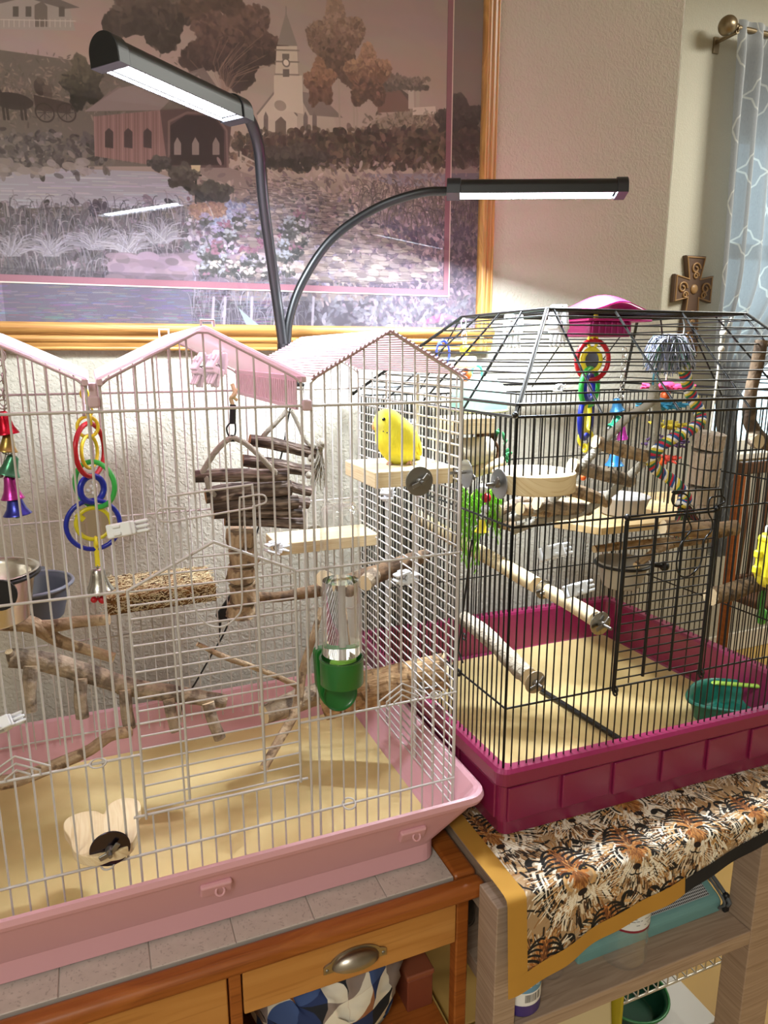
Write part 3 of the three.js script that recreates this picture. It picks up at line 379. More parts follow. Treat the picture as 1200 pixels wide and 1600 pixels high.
  const sideL = part('side_panel', [rod(V(WX0, YBOT, WF), V(WX0, YE, WF), 0.0018), rod(V(WX0, YBOT, -1.02), V(WX0, YE, -1.02), 0.0018)], W, C);
  for (let k = 0; k < 41; k++) { const y = YBOT + 0.004 + k * 0.0154; if (y < YE) bar('side_bar', V(WX0, y, WF), V(WX0, y, WB), 0.00135, W, sideL); }
  // roofs: two smooth plastic ones, one of wires
  MODS.slice(0, 2).forEach((m) => { const c = (m[0] + m[1]) / 2; const slab = (xa, ya, xb, yb) => { const L = Math.hypot(xb - xa, yb - ya), g = new RoundedBoxGeometry(L, 0.003, WF - WB + 0.03, 2, 0.001); boxUV(g); g.rotateZ(Math.atan2(yb - ya, xb - xa)); g.translate((xa + xb) / 2, (ya + yb) / 2 + CY + 0.004, (WF + WB) / 2); return g; };
    const rl = [slab(m[0] - 0.002, YE, c, YP), slab(c, YP, m[1] + 0.002, YE)];
    const r = part('roof', rl, M.pinkSheet, C);
    part('ridge_hook', [wire([V(c - 0.002, YP + 0.004, WF + 0.006), V(c - 0.002, YP + 0.011, WF + 0.006), V(c + 0.012, YP + 0.011, WF + 0.006), V(c + 0.012, YP + 0.004, WF + 0.006)], 0.0014), wire([V(c - 0.002, YP + 0.004, WB + 0.05), V(c - 0.002, YP + 0.012, WB + 0.05), V(c - 0.016, YP + 0.012, WB + 0.05), V(c - 0.016, YP - 0.002, WB + 0.05)], 0.0014)], M.pinkRoof, r);
    for (const x of m) part('roof_edge', box(x - 0.003, x + 0.003, YE - 0.003, YE + 0.004, WB - 0.01, WF + 0.014, 0.001), M.pinkRoof, r);
    const teeth = []; for (let k = 0; k < 34; k++) { const z = lerp(WF - 0.01, WB + 0.01, k / 33); teeth.push(box(m[1] - 0.005, m[1] - 0.003, YE - 0.032, YE - 0.002, z - 0.0034, z + 0.0034, 0.0006)); }
    teeth.push(box(m[1] - 0.0058, m[1] - 0.0025, YE - 0.036, YE - 0.031, WB + 0.005, WF - 0.005)); const tm = part('slatted_valance', teeth, M.pinkRoof, r); });
  { const m = MODS[2], c = (m[0] + m[1]) / 2, r = part('roof', [rod(V(c, YP + 0.002, WF), V(c, YP + 0.002, WB), 0.0018), wire([V(m[0], YE, WF + 0.003), V(c, YP + 0.002, WF + 0.003), V(m[1] + 0.005, YE - 0.002, WF + 0.003)], 0.0018), wire([V(m[0], YE, WB - 0.003), V(c, YP + 0.002, WB - 0.003), V(m[1] + 0.005, YE - 0.002, WB - 0.003)], 0.0018)], M.pinkWire, C);
    for (let s = 0; s < 2; s++) for (let k = 0; k < 19; k++) { const f = (k + 0.5) / 19, x = s ? lerp(c, m[1] + 0.004, f) : lerp(m[0], c, f), y = s ? lerp(YP, YE, f) : lerp(YE, YP, f); bar('roof_bar', V(x, y + 0.003, WF + 0.006), V(x, y + 0.003, WB - 0.006), 0.0016, M.pinkWire, r); } }
  for (const [x, y] of [[0.001, YT + 0.01], [0.237, YT]]) part('connector', [box(x - 0.006, x + 0.006, y - 0.006, y + 0.007, WF - 0.003, WF + 0.006, 0.003), ...(x < 0.1 ? [box(x - 0.004, x + 0.004, y, YE, WF - 0.002, WF + 0.004, 0.002)] : [])], M.pinkRoof, C);
  solo('tray_liner', [box(-0.230, 0.427, -0.6932, -0.6924, -1.228, -0.828, 0.0006)], M.liner, 'mustard paper liner lying in the pale pink tray', 'tray liner');
}

// ------------------------------------------------------------------ black cage on the magenta tray
const BROT = 0.0248, BX0 = 0.5074, BZ0 = -0.79, BW = 0.645, BD = 0.5565, BC = Math.cos(BROT), BS = Math.sin(BROT);
const bxz = (u, v) => [BX0 + u * BC - v * BS, BZ0 + u * BS - v * BC];
const B = (u, y, v) => { const [x, z] = bxz(u, v); return V(x, y, z); };   // u along the front, v towards the wall
function bfront(pu, pv, v = 0) { let p = pz(pu, pv, BZ0 - v); for (let k = 0; k < 4; k++) { const u = (p.x - BX0 + v * BS) / BC; p = pz(pu, pv, bxz(u, v)[1]); } return p; }
const BYT = -0.080, BYM = -0.2275, BYL = -0.4925, BYR = -0.585, BYB = -0.704, ROOFY = 0.067;
const blackCage = thing('bird_cage', 'black wire cage with a sloping flat-topped roof on a deep magenta tray', 'bird cage', B(BW / 2, BYB, BD / 2));
{ const C = blackCage, W = M.blackWire;
  const mp = (x, y, z) => B(x, y, -z), L = (d, y, r) => ({ x0: -0.006 - d, x1: BW + 0.006 + d, z0: -BD - 0.008 - d, z1: 0.006 + d, y, r });
  const tray = part('tray', loopShell([L(-0.012, -0.704, 0.012), L(-0.010, -0.7025, 0.013), L(-0.006, -0.677, 0.013), L(-0.0035, -0.676, 0.013), L(-0.003, -0.614, 0.013), L(0.005, -0.612, 0.016), L(0.007, -0.609, 0.016), L(0.007, -0.590, 0.016), L(0.003, -0.585, 0.016), L(-0.014, -0.587, 0.012), L(-0.0165, -0.592, 0.01), L(-0.02, -0.674, 0.01), L(-0.024, -0.678, 0.01)], mp), M.magenta, C);
  const seams = [0.004, 0.098, 0.192, 0.286, 0.380, 0.474, 0.568, 0.641];
  for (let k = 0; k + 1 < seams.length; k++) { const g = new RoundedBoxGeometry(seams[k + 1] - seams[k] - 0.004, 0.056, 0.005, 2, 0.002); g.rotateY(BROT); const p = B((seams[k] + seams[k + 1]) / 2, -0.6455, -0.0035); g.translate(p.x, p.y, p.z); part('embossed_panel', g, M.magenta, tray); }
  for (let k = 0; k < 5; k++) { const g = new RoundedBoxGeometry(0.1, 0.056, 0.005, 2, 0.002); g.rotateY(BROT + Math.PI / 2); const p = B(-0.0045, -0.6455, 0.06 + k * 0.108); g.translate(p.x, p.y, p.z); part('embossed_panel', g, M.magenta, tray); }
  const bars = [], R = 0.0012;
  const face = (name, n, f, holes = () => null) => { const p = part(name, [0, 1].flatMap((e) => [rod(f(e ? 1 : 0, BYT), f(e ? 1 : 0, BYR - 0.02), 0.002)]).concat([BYT, BYT + 0.0165, BYM, BYL].map((y) => rod(f(0, y), f(1, y), y === BYT ? 0.002 : 0.0016))), W, C);
    for (let k = 1; k < n; k++) { const t = k / n, h = holes(t); for (const [a, b] of h || [[BYR - 0.02, BYT]]) bar('bar', f(t, a), f(t, b), R, W, p); } return p; };
  const DU0 = 0.186, DU1 = 0.352;                                    // the door's place on the front
  const front = face('front_panel', 50, (t, y) => B(t * BW, y, 0), (t) => t * BW > DU0 - 0.003 && t * BW < DU1 + 0.003 ? [[BYR - 0.02, BYL], [BYM, BYT]] : null);
  face('side_panel', 44, (t, y) => B(0, y, t * BD)); face('side_panel', 44, (t, y) => B(BW, y, t * BD)); face('back_panel', 50, (t, y) => B(t * BW, y, BD));
  // the door with its lyre-shaped latch and one fixed grid panel beside it
  const dv = -0.003, dr = part('door', [rod(B(DU0, BYM - 0.005, dv), B(DU0 - 0.002, BYL - 0.004, dv), 0.0032), rod(B(DU1, BYM + 0.002, dv), B(DU1 - 0.002, BYL - 0.004, dv), 0.0032), rod(B(DU0, BYM - 0.004, dv), B(DU1, BYM - 0.004, dv), 0.002), rod(B(0.238, BYM - 0.004, dv - 0.001), B(0.236, BYL + 0.012, dv - 0.001), 0.0026), rod(B(0.290, BYM - 0.004, dv - 0.001), B(0.288, BYL + 0.012, dv - 0.001), 0.0022)], W, C);
  for (let k = 1; k < 18; k++) { const y = BYL + k * 0.0146; bar('door_bar', B(DU0, y, dv), B(DU1, y, dv), 0.0012, W, dr); }
  for (const u of [DU0 + 0.026, 0.264, 0.32]) bar('door_bar', B(u, BYM - 0.004, dv + 0.001), B(u, BYL + 0.004, dv + 0.001), 0.001, W, dr);
  const lp = (u, v) => bfront(u, v, -0.006);
  part('door_latch', [tube([lp(1052, 772), lp(1068, 771), lp(1076, 780), lp(1073, 805), lp(1080, 826), lp(1069, 843), lp(1062, 855), lp(1057, 884), lp(1064, 900), lp(1078, 899), lp(1093, 884), lp(1098, 862), lp(1101, 843), lp(1111, 830), lp(1113, 815), lp(1107, 800), lp(1109, 780), lp(1118, 776), lp(1130, 776), lp(1132, 784), lp(1122, 790)], 0.0014, 140, 6), tube([lp(1052, 772), lp(1050, 782), lp(1056, 791), lp(1066, 788)], 0.0014, 20, 6), wire([lp(1050, 770), lp(1052, 768), lp(1126, 764), lp(1128, 776)], 0.0016)], W, dr);
  for (const u of [DU0, DU1]) { part('door_hinge', [torus(B(u - 0.001, BYL, dv - 0.003), 0.0045, 0.0018, V3(1, 0, 0), 12, 6), torus(B(u - 0.001, BYL - 0.006, dv - 0.003), 0.004, 0.0018, V3(1, 0, 0), 12, 6)], W, dr); part('door_catch', ball(B(u, BYM, dv), 0.005, 8), W, dr); }
  // side hatch on the left
  part('side_hatch', [wire([B(-0.003, BYM - 0.04, 0.10), B(-0.004, -0.455, 0.13), B(-0.004, -0.470, 0.115)], 0.0015), torus(B(-0.003, BYL + 0.066, 0.115), 0.005, 0.0015, V3(1, 0, 0), 12, 6), torus(B(-0.003, BYL, 0.13), 0.005, 0.002, V3(1, 0, 0), 12, 6)], W, C);
  // roof
  const RU0 = 0.146, RU1 = 0.545, RV0 = 0.155, RV1 = 0.415, corners = (t) => { const y = lerp(BYT + 0.012, ROOFY, t), u0 = lerp(0, RU0, t), u1 = lerp(BW, RU1, t), v0 = lerp(0, RV0, t), v1 = lerp(BD, RV1, t); return [B(u0, y, v0), B(u1, y, v0), B(u1, y, v1), B(u0, y, v1)]; };
  const lo = corners(-0.06), hi = corners(1), f = [];
  for (let k = 0; k < 4; k++) f.push(rod(lo[k].clone().add(V3(0.003, 0, 0)), hi[k].clone().add(V3(0.003, 0, 0)), 0.0019), rod(lo[k].clone().add(V3(-0.002, 0, 0.002)), hi[k].clone().add(V3(-0.002, 0, 0.002)), 0.0019));
  f.push(wire(hi, 0.0026, 6, true)); for (const c of [...lo]) f.push(ball(c, 0.0045, 8));
  f.push(rod(B(BW * 0.999, BYT, BD), B(RU1, ROOFY, RV1), 0.0016));
  const roof = part('roof', f, W, C);
  for (const k of [1, 2, 3, 4]) { const u = k * 0.1335, ut = clamp(u + 0.005 + (k === 1 ? 0.02 : 0), RU0, RU1); bar('roof_bar', B(u, BYT, 0), B(ut, ROOFY, RV0), 0.0019, W, roof); bar('roof_bar', B(u, BYT + 0.01, BD), B(clamp(u, RU0, RU1), ROOFY, RV1), 0.0014, W, roof); }
  for (const k of [1, 2, 3]) { const v = k * 0.14, vt = lerp(RV0, RV1, k / 4); for (const [a, b] of [[0, RU0], [BW, RU1]]) bar('roof_bar', B(a, BYT, v), B(b, ROOFY, vt), 0.0018, W, roof); }
  for (let k = 0; k < 10; k++) { const c = corners((k + 0.2) / 10); for (let e = 0; e < 4; e++) bar('roof_bar', c[e], c[(e + 1) % 4], 0.0013, W, roof); }
  for (let k = 1; k < 16; k++) { const v = lerp(RV0, RV1, k / 16); bar('roof_bar', B(RU0, ROOFY, v), B(RU1, ROOFY, v), 0.0012, W, roof); }
  const lin = new THREE.BoxGeometry(BW - 0.04, 0.0015, BD - 0.04); boxUV(lin); lin.rotateY(BROT); const lp0 = B(BW / 2, -0.6768, BD / 2); lin.translate(lp0.x, lp0.y, lp0.z);
  solo('tray_liner', lin, M.liner, 'yellowish paper liner covering the floor of the magenta tray', 'tray liner');
}

// ------------------------------------------------------------------ wooden cart with a tiled top
const CT = -0.7375;                                                  // its top
{ const t = thing('kitchen_cart', 'honey-stained wooden cart with a grey tiled top under the white cage', 'cart', V(0.1, FL, -1.03));
  const x0 = -0.275, x1 = 0.466, zf = -0.754, zb = -1.30, y0 = CT - 0.026;
  part('top_rail', box(x0, x1, y0, CT, -0.782, zf, 0.010), M.cart, t); part('top_rail', box(0.427, x1 - 0.0005, y0 + 0.0005, CT - 0.0003, zb, -0.783, 0.008), M.cart, t); part('top_rail', box(x0, x1, y0, CT, zb - 0.03, zb, 0.01), M.cart, t);
  const bed = part('tile_bed', box(x0, 0.426, y0, CT - 0.0012, zb + 0.0005, -0.783), M.grout, t);
  const tg = box(-0.0516, 0.0516, -0.0022, 0.0022, -0.0512, 0.0512, 0.0012); tg.translate(0, -CY, 0); const wp = worldPos(bed), tv = [0xffffff, 0xf4f0ee, 0xeae6e4].map((c) => std(c, 0.3, 0, { map: M.tile.map }));
  for (let i = 0; i < 7; i++) for (let j = 0; j < 5; j++) { const x = 0.3745 - i * 0.1045, m = mesh('tile', tg, tv[(i * 3 + j) % 3], bed); m.position.set(x - wp.x, CT - 0.0022 + CY - wp.y, -0.8345 - j * 0.1035 - wp.z); }
  // frame below the top
  for (const x of [0.4345, -0.262]) for (const z of [-0.786, -1.29]) part('leg', box(x - 0.0, x + 0.021, FL, y0, z - 0.02, z, 0.003), M.cart, t);
  part('divider', box(0.1005, 0.1165, -1.30, y0, -1.28, -0.783, 0.002), M.cart, t);
  part('side_panel', box(0.4362, 0.4532, -0.86, y0, -1.27, -0.807), M.cart, t);
  part('cross_rail', box(-0.262, 0.1, -1.32, -1.29, -1.28, -0.79, 0.003), M.cart, t); part('lower_shelf', box(-0.26, 0.44, -1.34, -1.321, -1.28, -0.80, 0.003), M.cart, t); part('back_board', box(-0.26, 0.45, -1.32, y0, -1.297, -1.285), M.cart, t);
  const dr = part('drawer', box(0.1185, 0.4328, -0.8535, -0.7665, -0.803, -0.7835, 0.0025), M.pine, t); part('drawer_box', [box(0.122, 0.43, -0.85, -0.775, -1.20, -0.803)], M.pine, dr);
  part('door', box(-0.240, 0.0985, -1.285, -0.768, -0.803, -0.7845, 0.0025), M.pine, t);
  // bin pull: half shell with a rim
  { const c = V(0.2745, -0.8195, -0.7835), pos = [], idx = [], n = 20, m = 10; for (let i = 0; i <= n; i++) for (let j = 0; j <= m; j++) { const a = Math.PI * i / n, b = (j / m) * 1.72; const rx = 0.0355, ry = 0.021, rz = 0.019; pos.push(c.x + Math.cos(a) * rx * Math.sin(Math.min(b, 1.57)) , c.y + Math.sin(a) * ry * Math.sin(Math.min(b, 1.57)) - 0.006 - (b > 1.57 ? 0 : 0), c.z + rz * Math.cos(Math.min(b, 1.57))); }
    for (let i = 0; i < n; i++) for (let j = 0; j < m; j++) { const a = i * (m + 1) + j; idx.push(a, a + 1, a + m + 2, a, a + m + 2, a + m + 1); }
    const g = new THREE.BufferGeometry(); g.setAttribute('position', new THREE.Float32BufferAttribute(pos, 3)); g.setIndex(idx); g.computeVertexNormals();
    const s = new THREE.Shape(); s.moveTo(-0.046, -0.007); s.lineTo(-0.046, 0.003); s.quadraticCurveTo(-0.044, 0.006, -0.036, 0.008); s.quadraticCurveTo(-0.025, 0.021, 0, 0.0215); s.quadraticCurveTo(0.025, 0.021, 0.036, 0.008); s.quadraticCurveTo(0.044, 0.006, 0.046, 0.003); s.lineTo(0.046, -0.007); s.closePath();
    const pl = extrude(s, 0.0016, 0.0006); pl.translate(c.x, c.y - 0.004, c.z + 0.0003);
    const h = part('cup_pull', [g, pl, torus(V3(c.x, c.y - 0.006, c.z), 0.0001, 0.00005)], M.nickel, dr, 'polished cup-shaped metal pull'); for (const s2 of [-1, 1]) part('screw', ball(V3(c.x + s2 * 0.0415, c.y - 0.006, c.z + 0.0022), 0.003, 8, 1, 1, 0.5), M.zinc, h); }
}
// ------------------------------------------------------------------ taupe shelf table under the black cage
const ST = -0.7085;
{ const t = thing('shelf_table', 'taupe wooden shelf table with square legs beneath the tiger-print cloth', 'table', V(0.79, FL, -1.03));
  part('table_top', box(0.470, 1.20, ST - 0.024, ST, -1.345, -0.698, 0.003), M.taupe, t);
  for (const [x, w, z] of [[0.4505, 0.036, -0.7015], [0.95, 0.066, -0.7015], [0.472, 0.036, -1.285], [0.95, 0.066, -1.285]]) part('leg', box(x, x + w, FL, ST - 0.0245, z - 0.05, z, 0.002), M.taupe, t);
  part('back_panel', box(0.4725, 0.62, FL, ST - 0.0245, -1.352, -1.3455, 0.001), std(0x4a3a30, 0.7), t);
  part('apron', box(0.4706, 0.4866, ST - 0.10, ST - 0.0245, -1.28, -0.753, 0.002), M.taupe, t);
  part('shelf', box(0.49, 0.9495, -0.972, -0.945, -1.33, -0.7015, 0.002), M.taupe, t);
}
// ------------------------------------------------------------------ tiger-print table cloth
{ const W = 1536, H = 1536, fab = canvasTex(W, H, (c) => {
    const R = rng(77); c.fillStyle = '#a98a66'; c.fillRect(0, 0, W, H);
    const cols = ['#d9c8ae', '#c49a5e', '#a8743a', '#8a5a2c', '#e6dccb', '#6a4a30', '#201812', '#b9a48a'];
    for (let i = 0; i < 5200; i++) { const x = R() * W, y = R() * H, a = Math.sin(x * 0.006) * 1.5 + Math.cos(y * 0.007) * 1.4 + (R() - 0.5) * 0.7, l = 18 + R() * 50; c.strokeStyle = cols[R() * 8 | 0]; c.globalAlpha = 0.35 + R() * 0.5; c.lineWidth = 1.5 + R() * 5; c.beginPath(); c.moveTo(x, y); c.quadraticCurveTo(x + Math.cos(a) * l * 0.5 + 5, y + Math.sin(a) * l * 0.5 - 5, x + Math.cos(a) * l, y + Math.sin(a) * l); c.stroke(); }
    c.globalAlpha = 1;
    for (let i = 0; i < 950; i++) { const x = R() * W, y = R() * H, a = Math.sin(x * 0.006) * 1.5 + Math.cos(y * 0.007) * 1.4 + 1.2, l = 20 + R() * 40; c.strokeStyle = '#1a120d'; c.lineWidth = 3 + R() * 6; c.lineCap = 'round'; c.beginPath(); c.moveTo(x, y); c.quadraticCurveTo(x + Math.cos(a) * l * 0.5 + 9, y + Math.sin(a) * l * 0.5, x + Math.cos(a) * l, y + Math.sin(a) * l); c.stroke(); }
    const face = (x, y, s, rot) => { c.save(); c.translate(x, y); c.rotate(rot); c.scale(s, s);
      const el = (px0, py0, rx, ry, f, r = 0) => { c.fillStyle = f; c.beginPath(); c.ellipse(px0, py0, rx, ry, r, 0, 7); c.fill(); }, st = (p, w, f = '#15100c') => { c.strokeStyle = f; c.lineWidth = w; c.lineCap = 'round'; c.beginPath(); c.moveTo(p[0], p[1]); c.quadraticCurveTo(p[2], p[3], p[4], p[5]); c.stroke(); };
      const fur = (cx, cy, rx, ry, pal, n, w, len) => { for (let k = 0; k < n; k++) { const a = R() * 6.283, q = Math.sqrt(R()), fx = cx + Math.cos(a) * rx * q, fy = cy + Math.sin(a) * ry * q, o = Math.atan2(fy + 8, fx) + (R() - 0.5) * 0.5; st([fx, fy, fx + Math.cos(o) * len * 0.5, fy + Math.sin(o) * len * 0.5 + 1, fx + Math.cos(o) * len, fy + Math.sin(o) * len + 2], w * (0.5 + R()), pal[R() * pal.length | 0]); } };
      const arcs = (cx, cy, r, a0, a1, w, f, sq = 1.1) => { c.strokeStyle = f; c.lineWidth = w; c.lineCap = 'round'; c.beginPath(); c.ellipse(cx, cy, r, r * sq, 0, a0, a1); c.stroke(); };
      for (const d of [-1, 1]) { el(d * 54, -60, 19, 20, '#15100c', d * 0.4); el(d * 52, -56, 9, 10, '#b8a58a', d * 0.4); }
      fur(0, 8, 82, 90, ['#d9c9b0', '#b3834c', '#8a5c31', '#2a1c14', '#e6dccb'], 300, 3.4, 18);
      for (const d of [-1, 1]) { for (let k = 6; k >= 0; k--) { const r = 20 + k * 9, mid = d > 0 ? 0 : Math.PI, m0 = mid - 0.5 - R() * 0.7, m1 = mid + 0.5 + R() * 0.7; arcs(d * 14, 6 + R() * 8, r, m0, m1, 5 + R() * 4, ['#c9a06a', '#e9dfce', '#efe6d6'][R() * 3 | 0]); const q0 = mid - 1.1 + R() * 0.9; arcs(d * (12 + R() * 6), 6 + R() * 8, r + 3 + R() * 3, q0, q0 + 0.5 + R() * 0.9, 3 + R() * 4, '#15100c'); } fur(d * 62, 12, 30, 62, ['#e6d9c4', '#b3834c', '#efe6d6', '#15100c', '#8a5c31', '#d9c9b0'], 110, 2.2, 20); }
      fur(0, -26, 22, 46, ['#b97a3a', '#a0602a', '#8a4c20', '#c88f52'], 170, 3.4, 11); fur(0, -40, 12, 26, ['#6b3d1b', '#7d4a22', '#4e2b14'], 60, 3, 8);
      for (const d of [-1, 1]) { for (let k = 0; k < 5; k++) st([d * (7 + k), -74 + k * 12, d * (20 + k * 3), -80 + k * 11, d * (36 + k * 5), -60 + k * 8], 4.5 + R() * 2); fur(d * 18, 44, 15, 15, ['#e6dac6', '#cbb595', '#f0e8da'], 50, 2.6, 8); st([d * 12, -6, d * 22, -16, d * 34, -8], 5.5); el(d * 22, -5, 7, 4, '#0f0a08', d * 0.45); el(d * 22, -5.6, 2.8, 2, '#8f7430', d * 0.4); }
      fur(0, 16, 9, 26, ['#96602f', '#7d4a22', '#b07a40'], 60, 3, 8); el(0, 40, 11, 7, '#1f1310'); st([0, 44, 0, 52, 0, 56], 3); for (const d of [-1, 1]) st([0, 56, d * 8, 62, d * 17, 55], 3.4); fur(0, 70, 20, 9, ['#15100c', '#d9c9b0', '#5a3b22'], 50, 2.6, 10);
      for (const d of [-1, 1]) for (let k = 0; k < 6; k++) st([d * 14, 46 + k * 2.5, d * 40, 44 + k * 5, d * 76, 50 + k * 9], 1.1, '#fff8ea'); c.restore(); };
    const spots = []; for (let j = 0; j < 7; j++) for (let i = 0; i < 7; i++) spots.push([i * 225 + 100 + (j % 2) * 108 + (R() - 0.5) * 40, j * 226 + 100 + (R() - 0.5) * 60, 1.0 + R() * 0.4, (R() - 0.5) * 0.7]);
    for (const s of spots) face(...s);
    for (let i = 0; i < 1500; i++) { const x = R() * W, y = R() * H; c.strokeStyle = ['rgba(20,14,10,.55)', 'rgba(240,230,212,.5)', 'rgba(150,98,52,.5)', 'rgba(20,14,10,.4)'][R() * 4 | 0]; c.lineWidth = 1.4; c.beginPath(); c.moveTo(x, y); c.lineTo(x + (R() - 0.5) * 60, y + R() * 40); c.stroke(); }
  });
  // the cloth lies on the table and falls over the front edge; s runs right, t runs from the wall forward and down
  const x0 = 0.455, x1 = 1.21, zb = -1.33, zf = -0.691, drop = (x) => Math.max(0.026, lerp(0.136, 0.042, (x - x0) / 0.46)), top = ST + 0.0022;
  const P = (x, t) => { const D = drop(x), flat = zf - zb; if (t <= flat) { const z = zb + t; return V3(x, top + CY + 0.0012 * Math.sin(x * 60) * Math.sin(z * 50) * smooth(-0.78, -0.70, z), z); }
    const q = t - flat, r = 0.008, arc = r * Math.PI / 2; if (q < arc) { const a = q / r; return V3(x, top + CY - r + r * Math.cos(a), zf + r * Math.sin(a)); }
    const d = q - arc, w = d / 0.13; return V3(x, top + CY - r - d, zf + r + 0.005 * w * Math.sin(x * 26 + 1) + 0.002 * w * Math.sin(x * 71) + 0.008 * w); };
  const flat = zf - zb, sheet = (sa, sb, ta, tb, nS, nT, off = 0) => { const pos = [], uv = [], idx = []; for (let i = 0; i <= nS; i++) { const x = lerp(sa, sb, i / nS), D = flat + 0.0126 + drop(x); for (let j = 0; j <= nT; j++) { const t = lerp(ta(D), tb(D), j / nT), p = P(x, t); if (off) { const p2 = P(x, t + 0.002), n = V3(0, p2.z - p.z, -(p2.y - p.y)).normalize(); p.addScaledVector(n, off); } pos.push(p.x, p.y, p.z); uv.push((x - x0) / 0.80, 1 - t / 0.80); } } for (let i = 0; i < nS; i++) for (let j = 0; j < nT; j++) { const a = i * (nT + 1) + j; idx.push(a, a + 1, a + nT + 2, a, a + nT + 2, a + nT + 1); } const g = new THREE.BufferGeometry(); g.setAttribute('position', new THREE.Float32BufferAttribute(pos, 3)); g.setAttribute('uv', new THREE.Float32BufferAttribute(uv, 2)); g.setIndex(idx); g.computeVertexNormals(); return g; };
  const t = thing('table_cloth', 'tiger-print quilted cloth with mustard binding draped under the black cage', 'tablecloth', V(0.8, top, -1.0));
  part('printed_fabric', sheet(x0, x1, () => 0, (D) => D, 120, 130), std(0xffffff, 0.92, 0, { map: fab, bumpMap: rep(tRough, 6, 6), bumpScale: 0.001 }), t);
  part('lining', sheet(x0, x1, () => flat * 0.9, (D) => D, 60, 50, -0.0022), std(0x2a2420, 0.9), t);
  const mus = std(0xb48432, 0.9), blk = std(0x17161a, 0.9);
  part('binding', sheet(x0 - 0.002, x0 + 0.028, () => 0, (D) => D + 0.001, 4, 110, 0.0014), mus, t); part('binding', sheet(x0 - 0.002, x0 + 0.305, (D) => D - 0.026, (D) => D + 0.0015, 60, 6, 0.0016), mus, t); part('binding', sheet(x0 + 0.305, x1, (D) => D - 0.022, (D) => D + 0.0015, 60, 6, 0.0016), blk, t, 'black end of the binding');
}

// ------------------------------------------------------------------ makers of small things
const along = (a, b, t) => a.clone().lerp(b, t);
const VX = V3(1, 0, 0), VZ = V3(0, 0, 1);
const basisFrom = (axis, up = UP) => { const z = axis.clone().normalize(), x = (Math.abs(z.dot(up)) > 0.95 ? VX : up).clone().cross(z).normalize(), y = z.clone().cross(x); return new THREE.Matrix4().makeBasis(x, y, z); };
function addBranch(name, label, category, pts, radii, mat, opt = {}, group) { const [b, c, d] = branch(pts, radii, opt); const t = thing(name, label, category, pts[0].clone(), group); part('bark', b, mat, t); for (const e of [c, d]) part('cut_end', e, M.cut, t, 'pale sawn end'); return t; }
function stub(t, name, pts, radii, mat, opt) { const [b, c, d] = branch(pts, radii, opt); const m = part(name, b, mat, t); for (const e of [c, d]) part('cut_end', e, M.cut, m); return m; }
function fastener(t, p, axis, R, mat, len = 0.02, wing = true) {           // a washer with its bolt and wing nut, axis pointing out of the cage
  const m4 = basisFrom(axis).setPosition(p), w = lathe([[0, -0.0008], [R * 0.96, -0.0008], [R, -0.0003], [R, 0.0005], [R * 0.96, 0.001], [R * 0.5, 0.0012], [R * 0.35, 0.002], [0, 0.002]], 32); w.rotateX(Math.PI / 2); w.applyMatrix4(m4);
  const m = part('washer', w, mat, t), b = new THREE.CylinderGeometry(0.0024, 0.0024, len, 12); b.rotateX(Math.PI / 2); b.translate(0, 0, len / 2); b.applyMatrix4(m4); part('bolt', b, M.zinc, m);
  if (wing) { const n = [new THREE.CylinderGeometry(0.0045, 0.006, 0.006, 14).rotateX(Math.PI / 2).translate(0, 0, 0.005)]; for (const s of [-1, 1]) { const g = new RoundedBoxGeometry(0.011, 0.0065, 0.0026, 2, 0.0012); g.rotateZ(s * 0.25); g.translate(s * 0.0085, 0.001, 0.0075); g.rotateZ(0.6); n.push(g); } const j = join(n); j.applyMatrix4(m4); part('wing_nut', j, M.zinc, m); }
  return m; }
function bellGeo(R, h) { return lathe([[0.0015, h], [R * 0.28, h * 0.99], [R * 0.46, h * 0.9], [R * 0.55, h * 0.6], [R * 0.68, h * 0.3], [R * 0.9, h * 0.08], [R, 0], [R * 0.95, -0.0005], [R * 0.86, h * 0.08], [R * 0.62, h * 0.32], [R * 0.5, h * 0.6], [R * 0.4, h * 0.86], [0.0015, h * 0.93]], 24); }
function bell(t, p, R, h, mat, tilt = 0, name = 'bell') { const g = bellGeo(R, h); g.rotateZ(tilt); g.translate(p.x, p.y - h, p.z); const m = part(name, g, mat, t); part('clapper', [ball(V3(p.x - Math.sin(-tilt) * h, p.y - h * 1.02, p.z), R * 0.26, 8), rod(p, V3(p.x - Math.sin(-tilt) * h, p.y - h, p.z), 0.0006)], M.zinc, m); part('bell_loop', torus(V3(p.x, p.y + 0.003, p.z), 0.0032, 0.0007, VX, 14, 6), M.steel, m); return m; }
function chain(t, a, b, n, r, mat) { const g = []; for (let k = 0; k < n; k++) { const p = along(a, b, (k + 0.5) / n), L = a.distanceTo(b) / n * 0.72; g.push(torus(p, L, r, k % 2 ? VX : VZ, 14, 6, 0.62, 1)); } const m = part('chain', g, mat, t); m.userData.kind = 'stuff'; return m; }
function twistRope(pts, R, r, turns, n = 90, strands = 3) { const c = new THREE.CatmullRomCurve3(pts), F = c.computeFrenetFrames(n), out = []; for (let s = 0; s < strands; s++) { const q = []; for (let i = 0; i <= n; i++) { const t = i / n, p = c.getPointAt(t), a = turns * t * 6.283 + s * 6.283 / strands; q.push(p.clone().addScaledVector(F.normals[i], Math.cos(a) * R).addScaledVector(F.binormals[i], Math.sin(a) * R)); } out.push(new THREE.TubeGeometry(new THREE.CatmullRomCurve3(q), n * 2, r, 6)); } return out; }
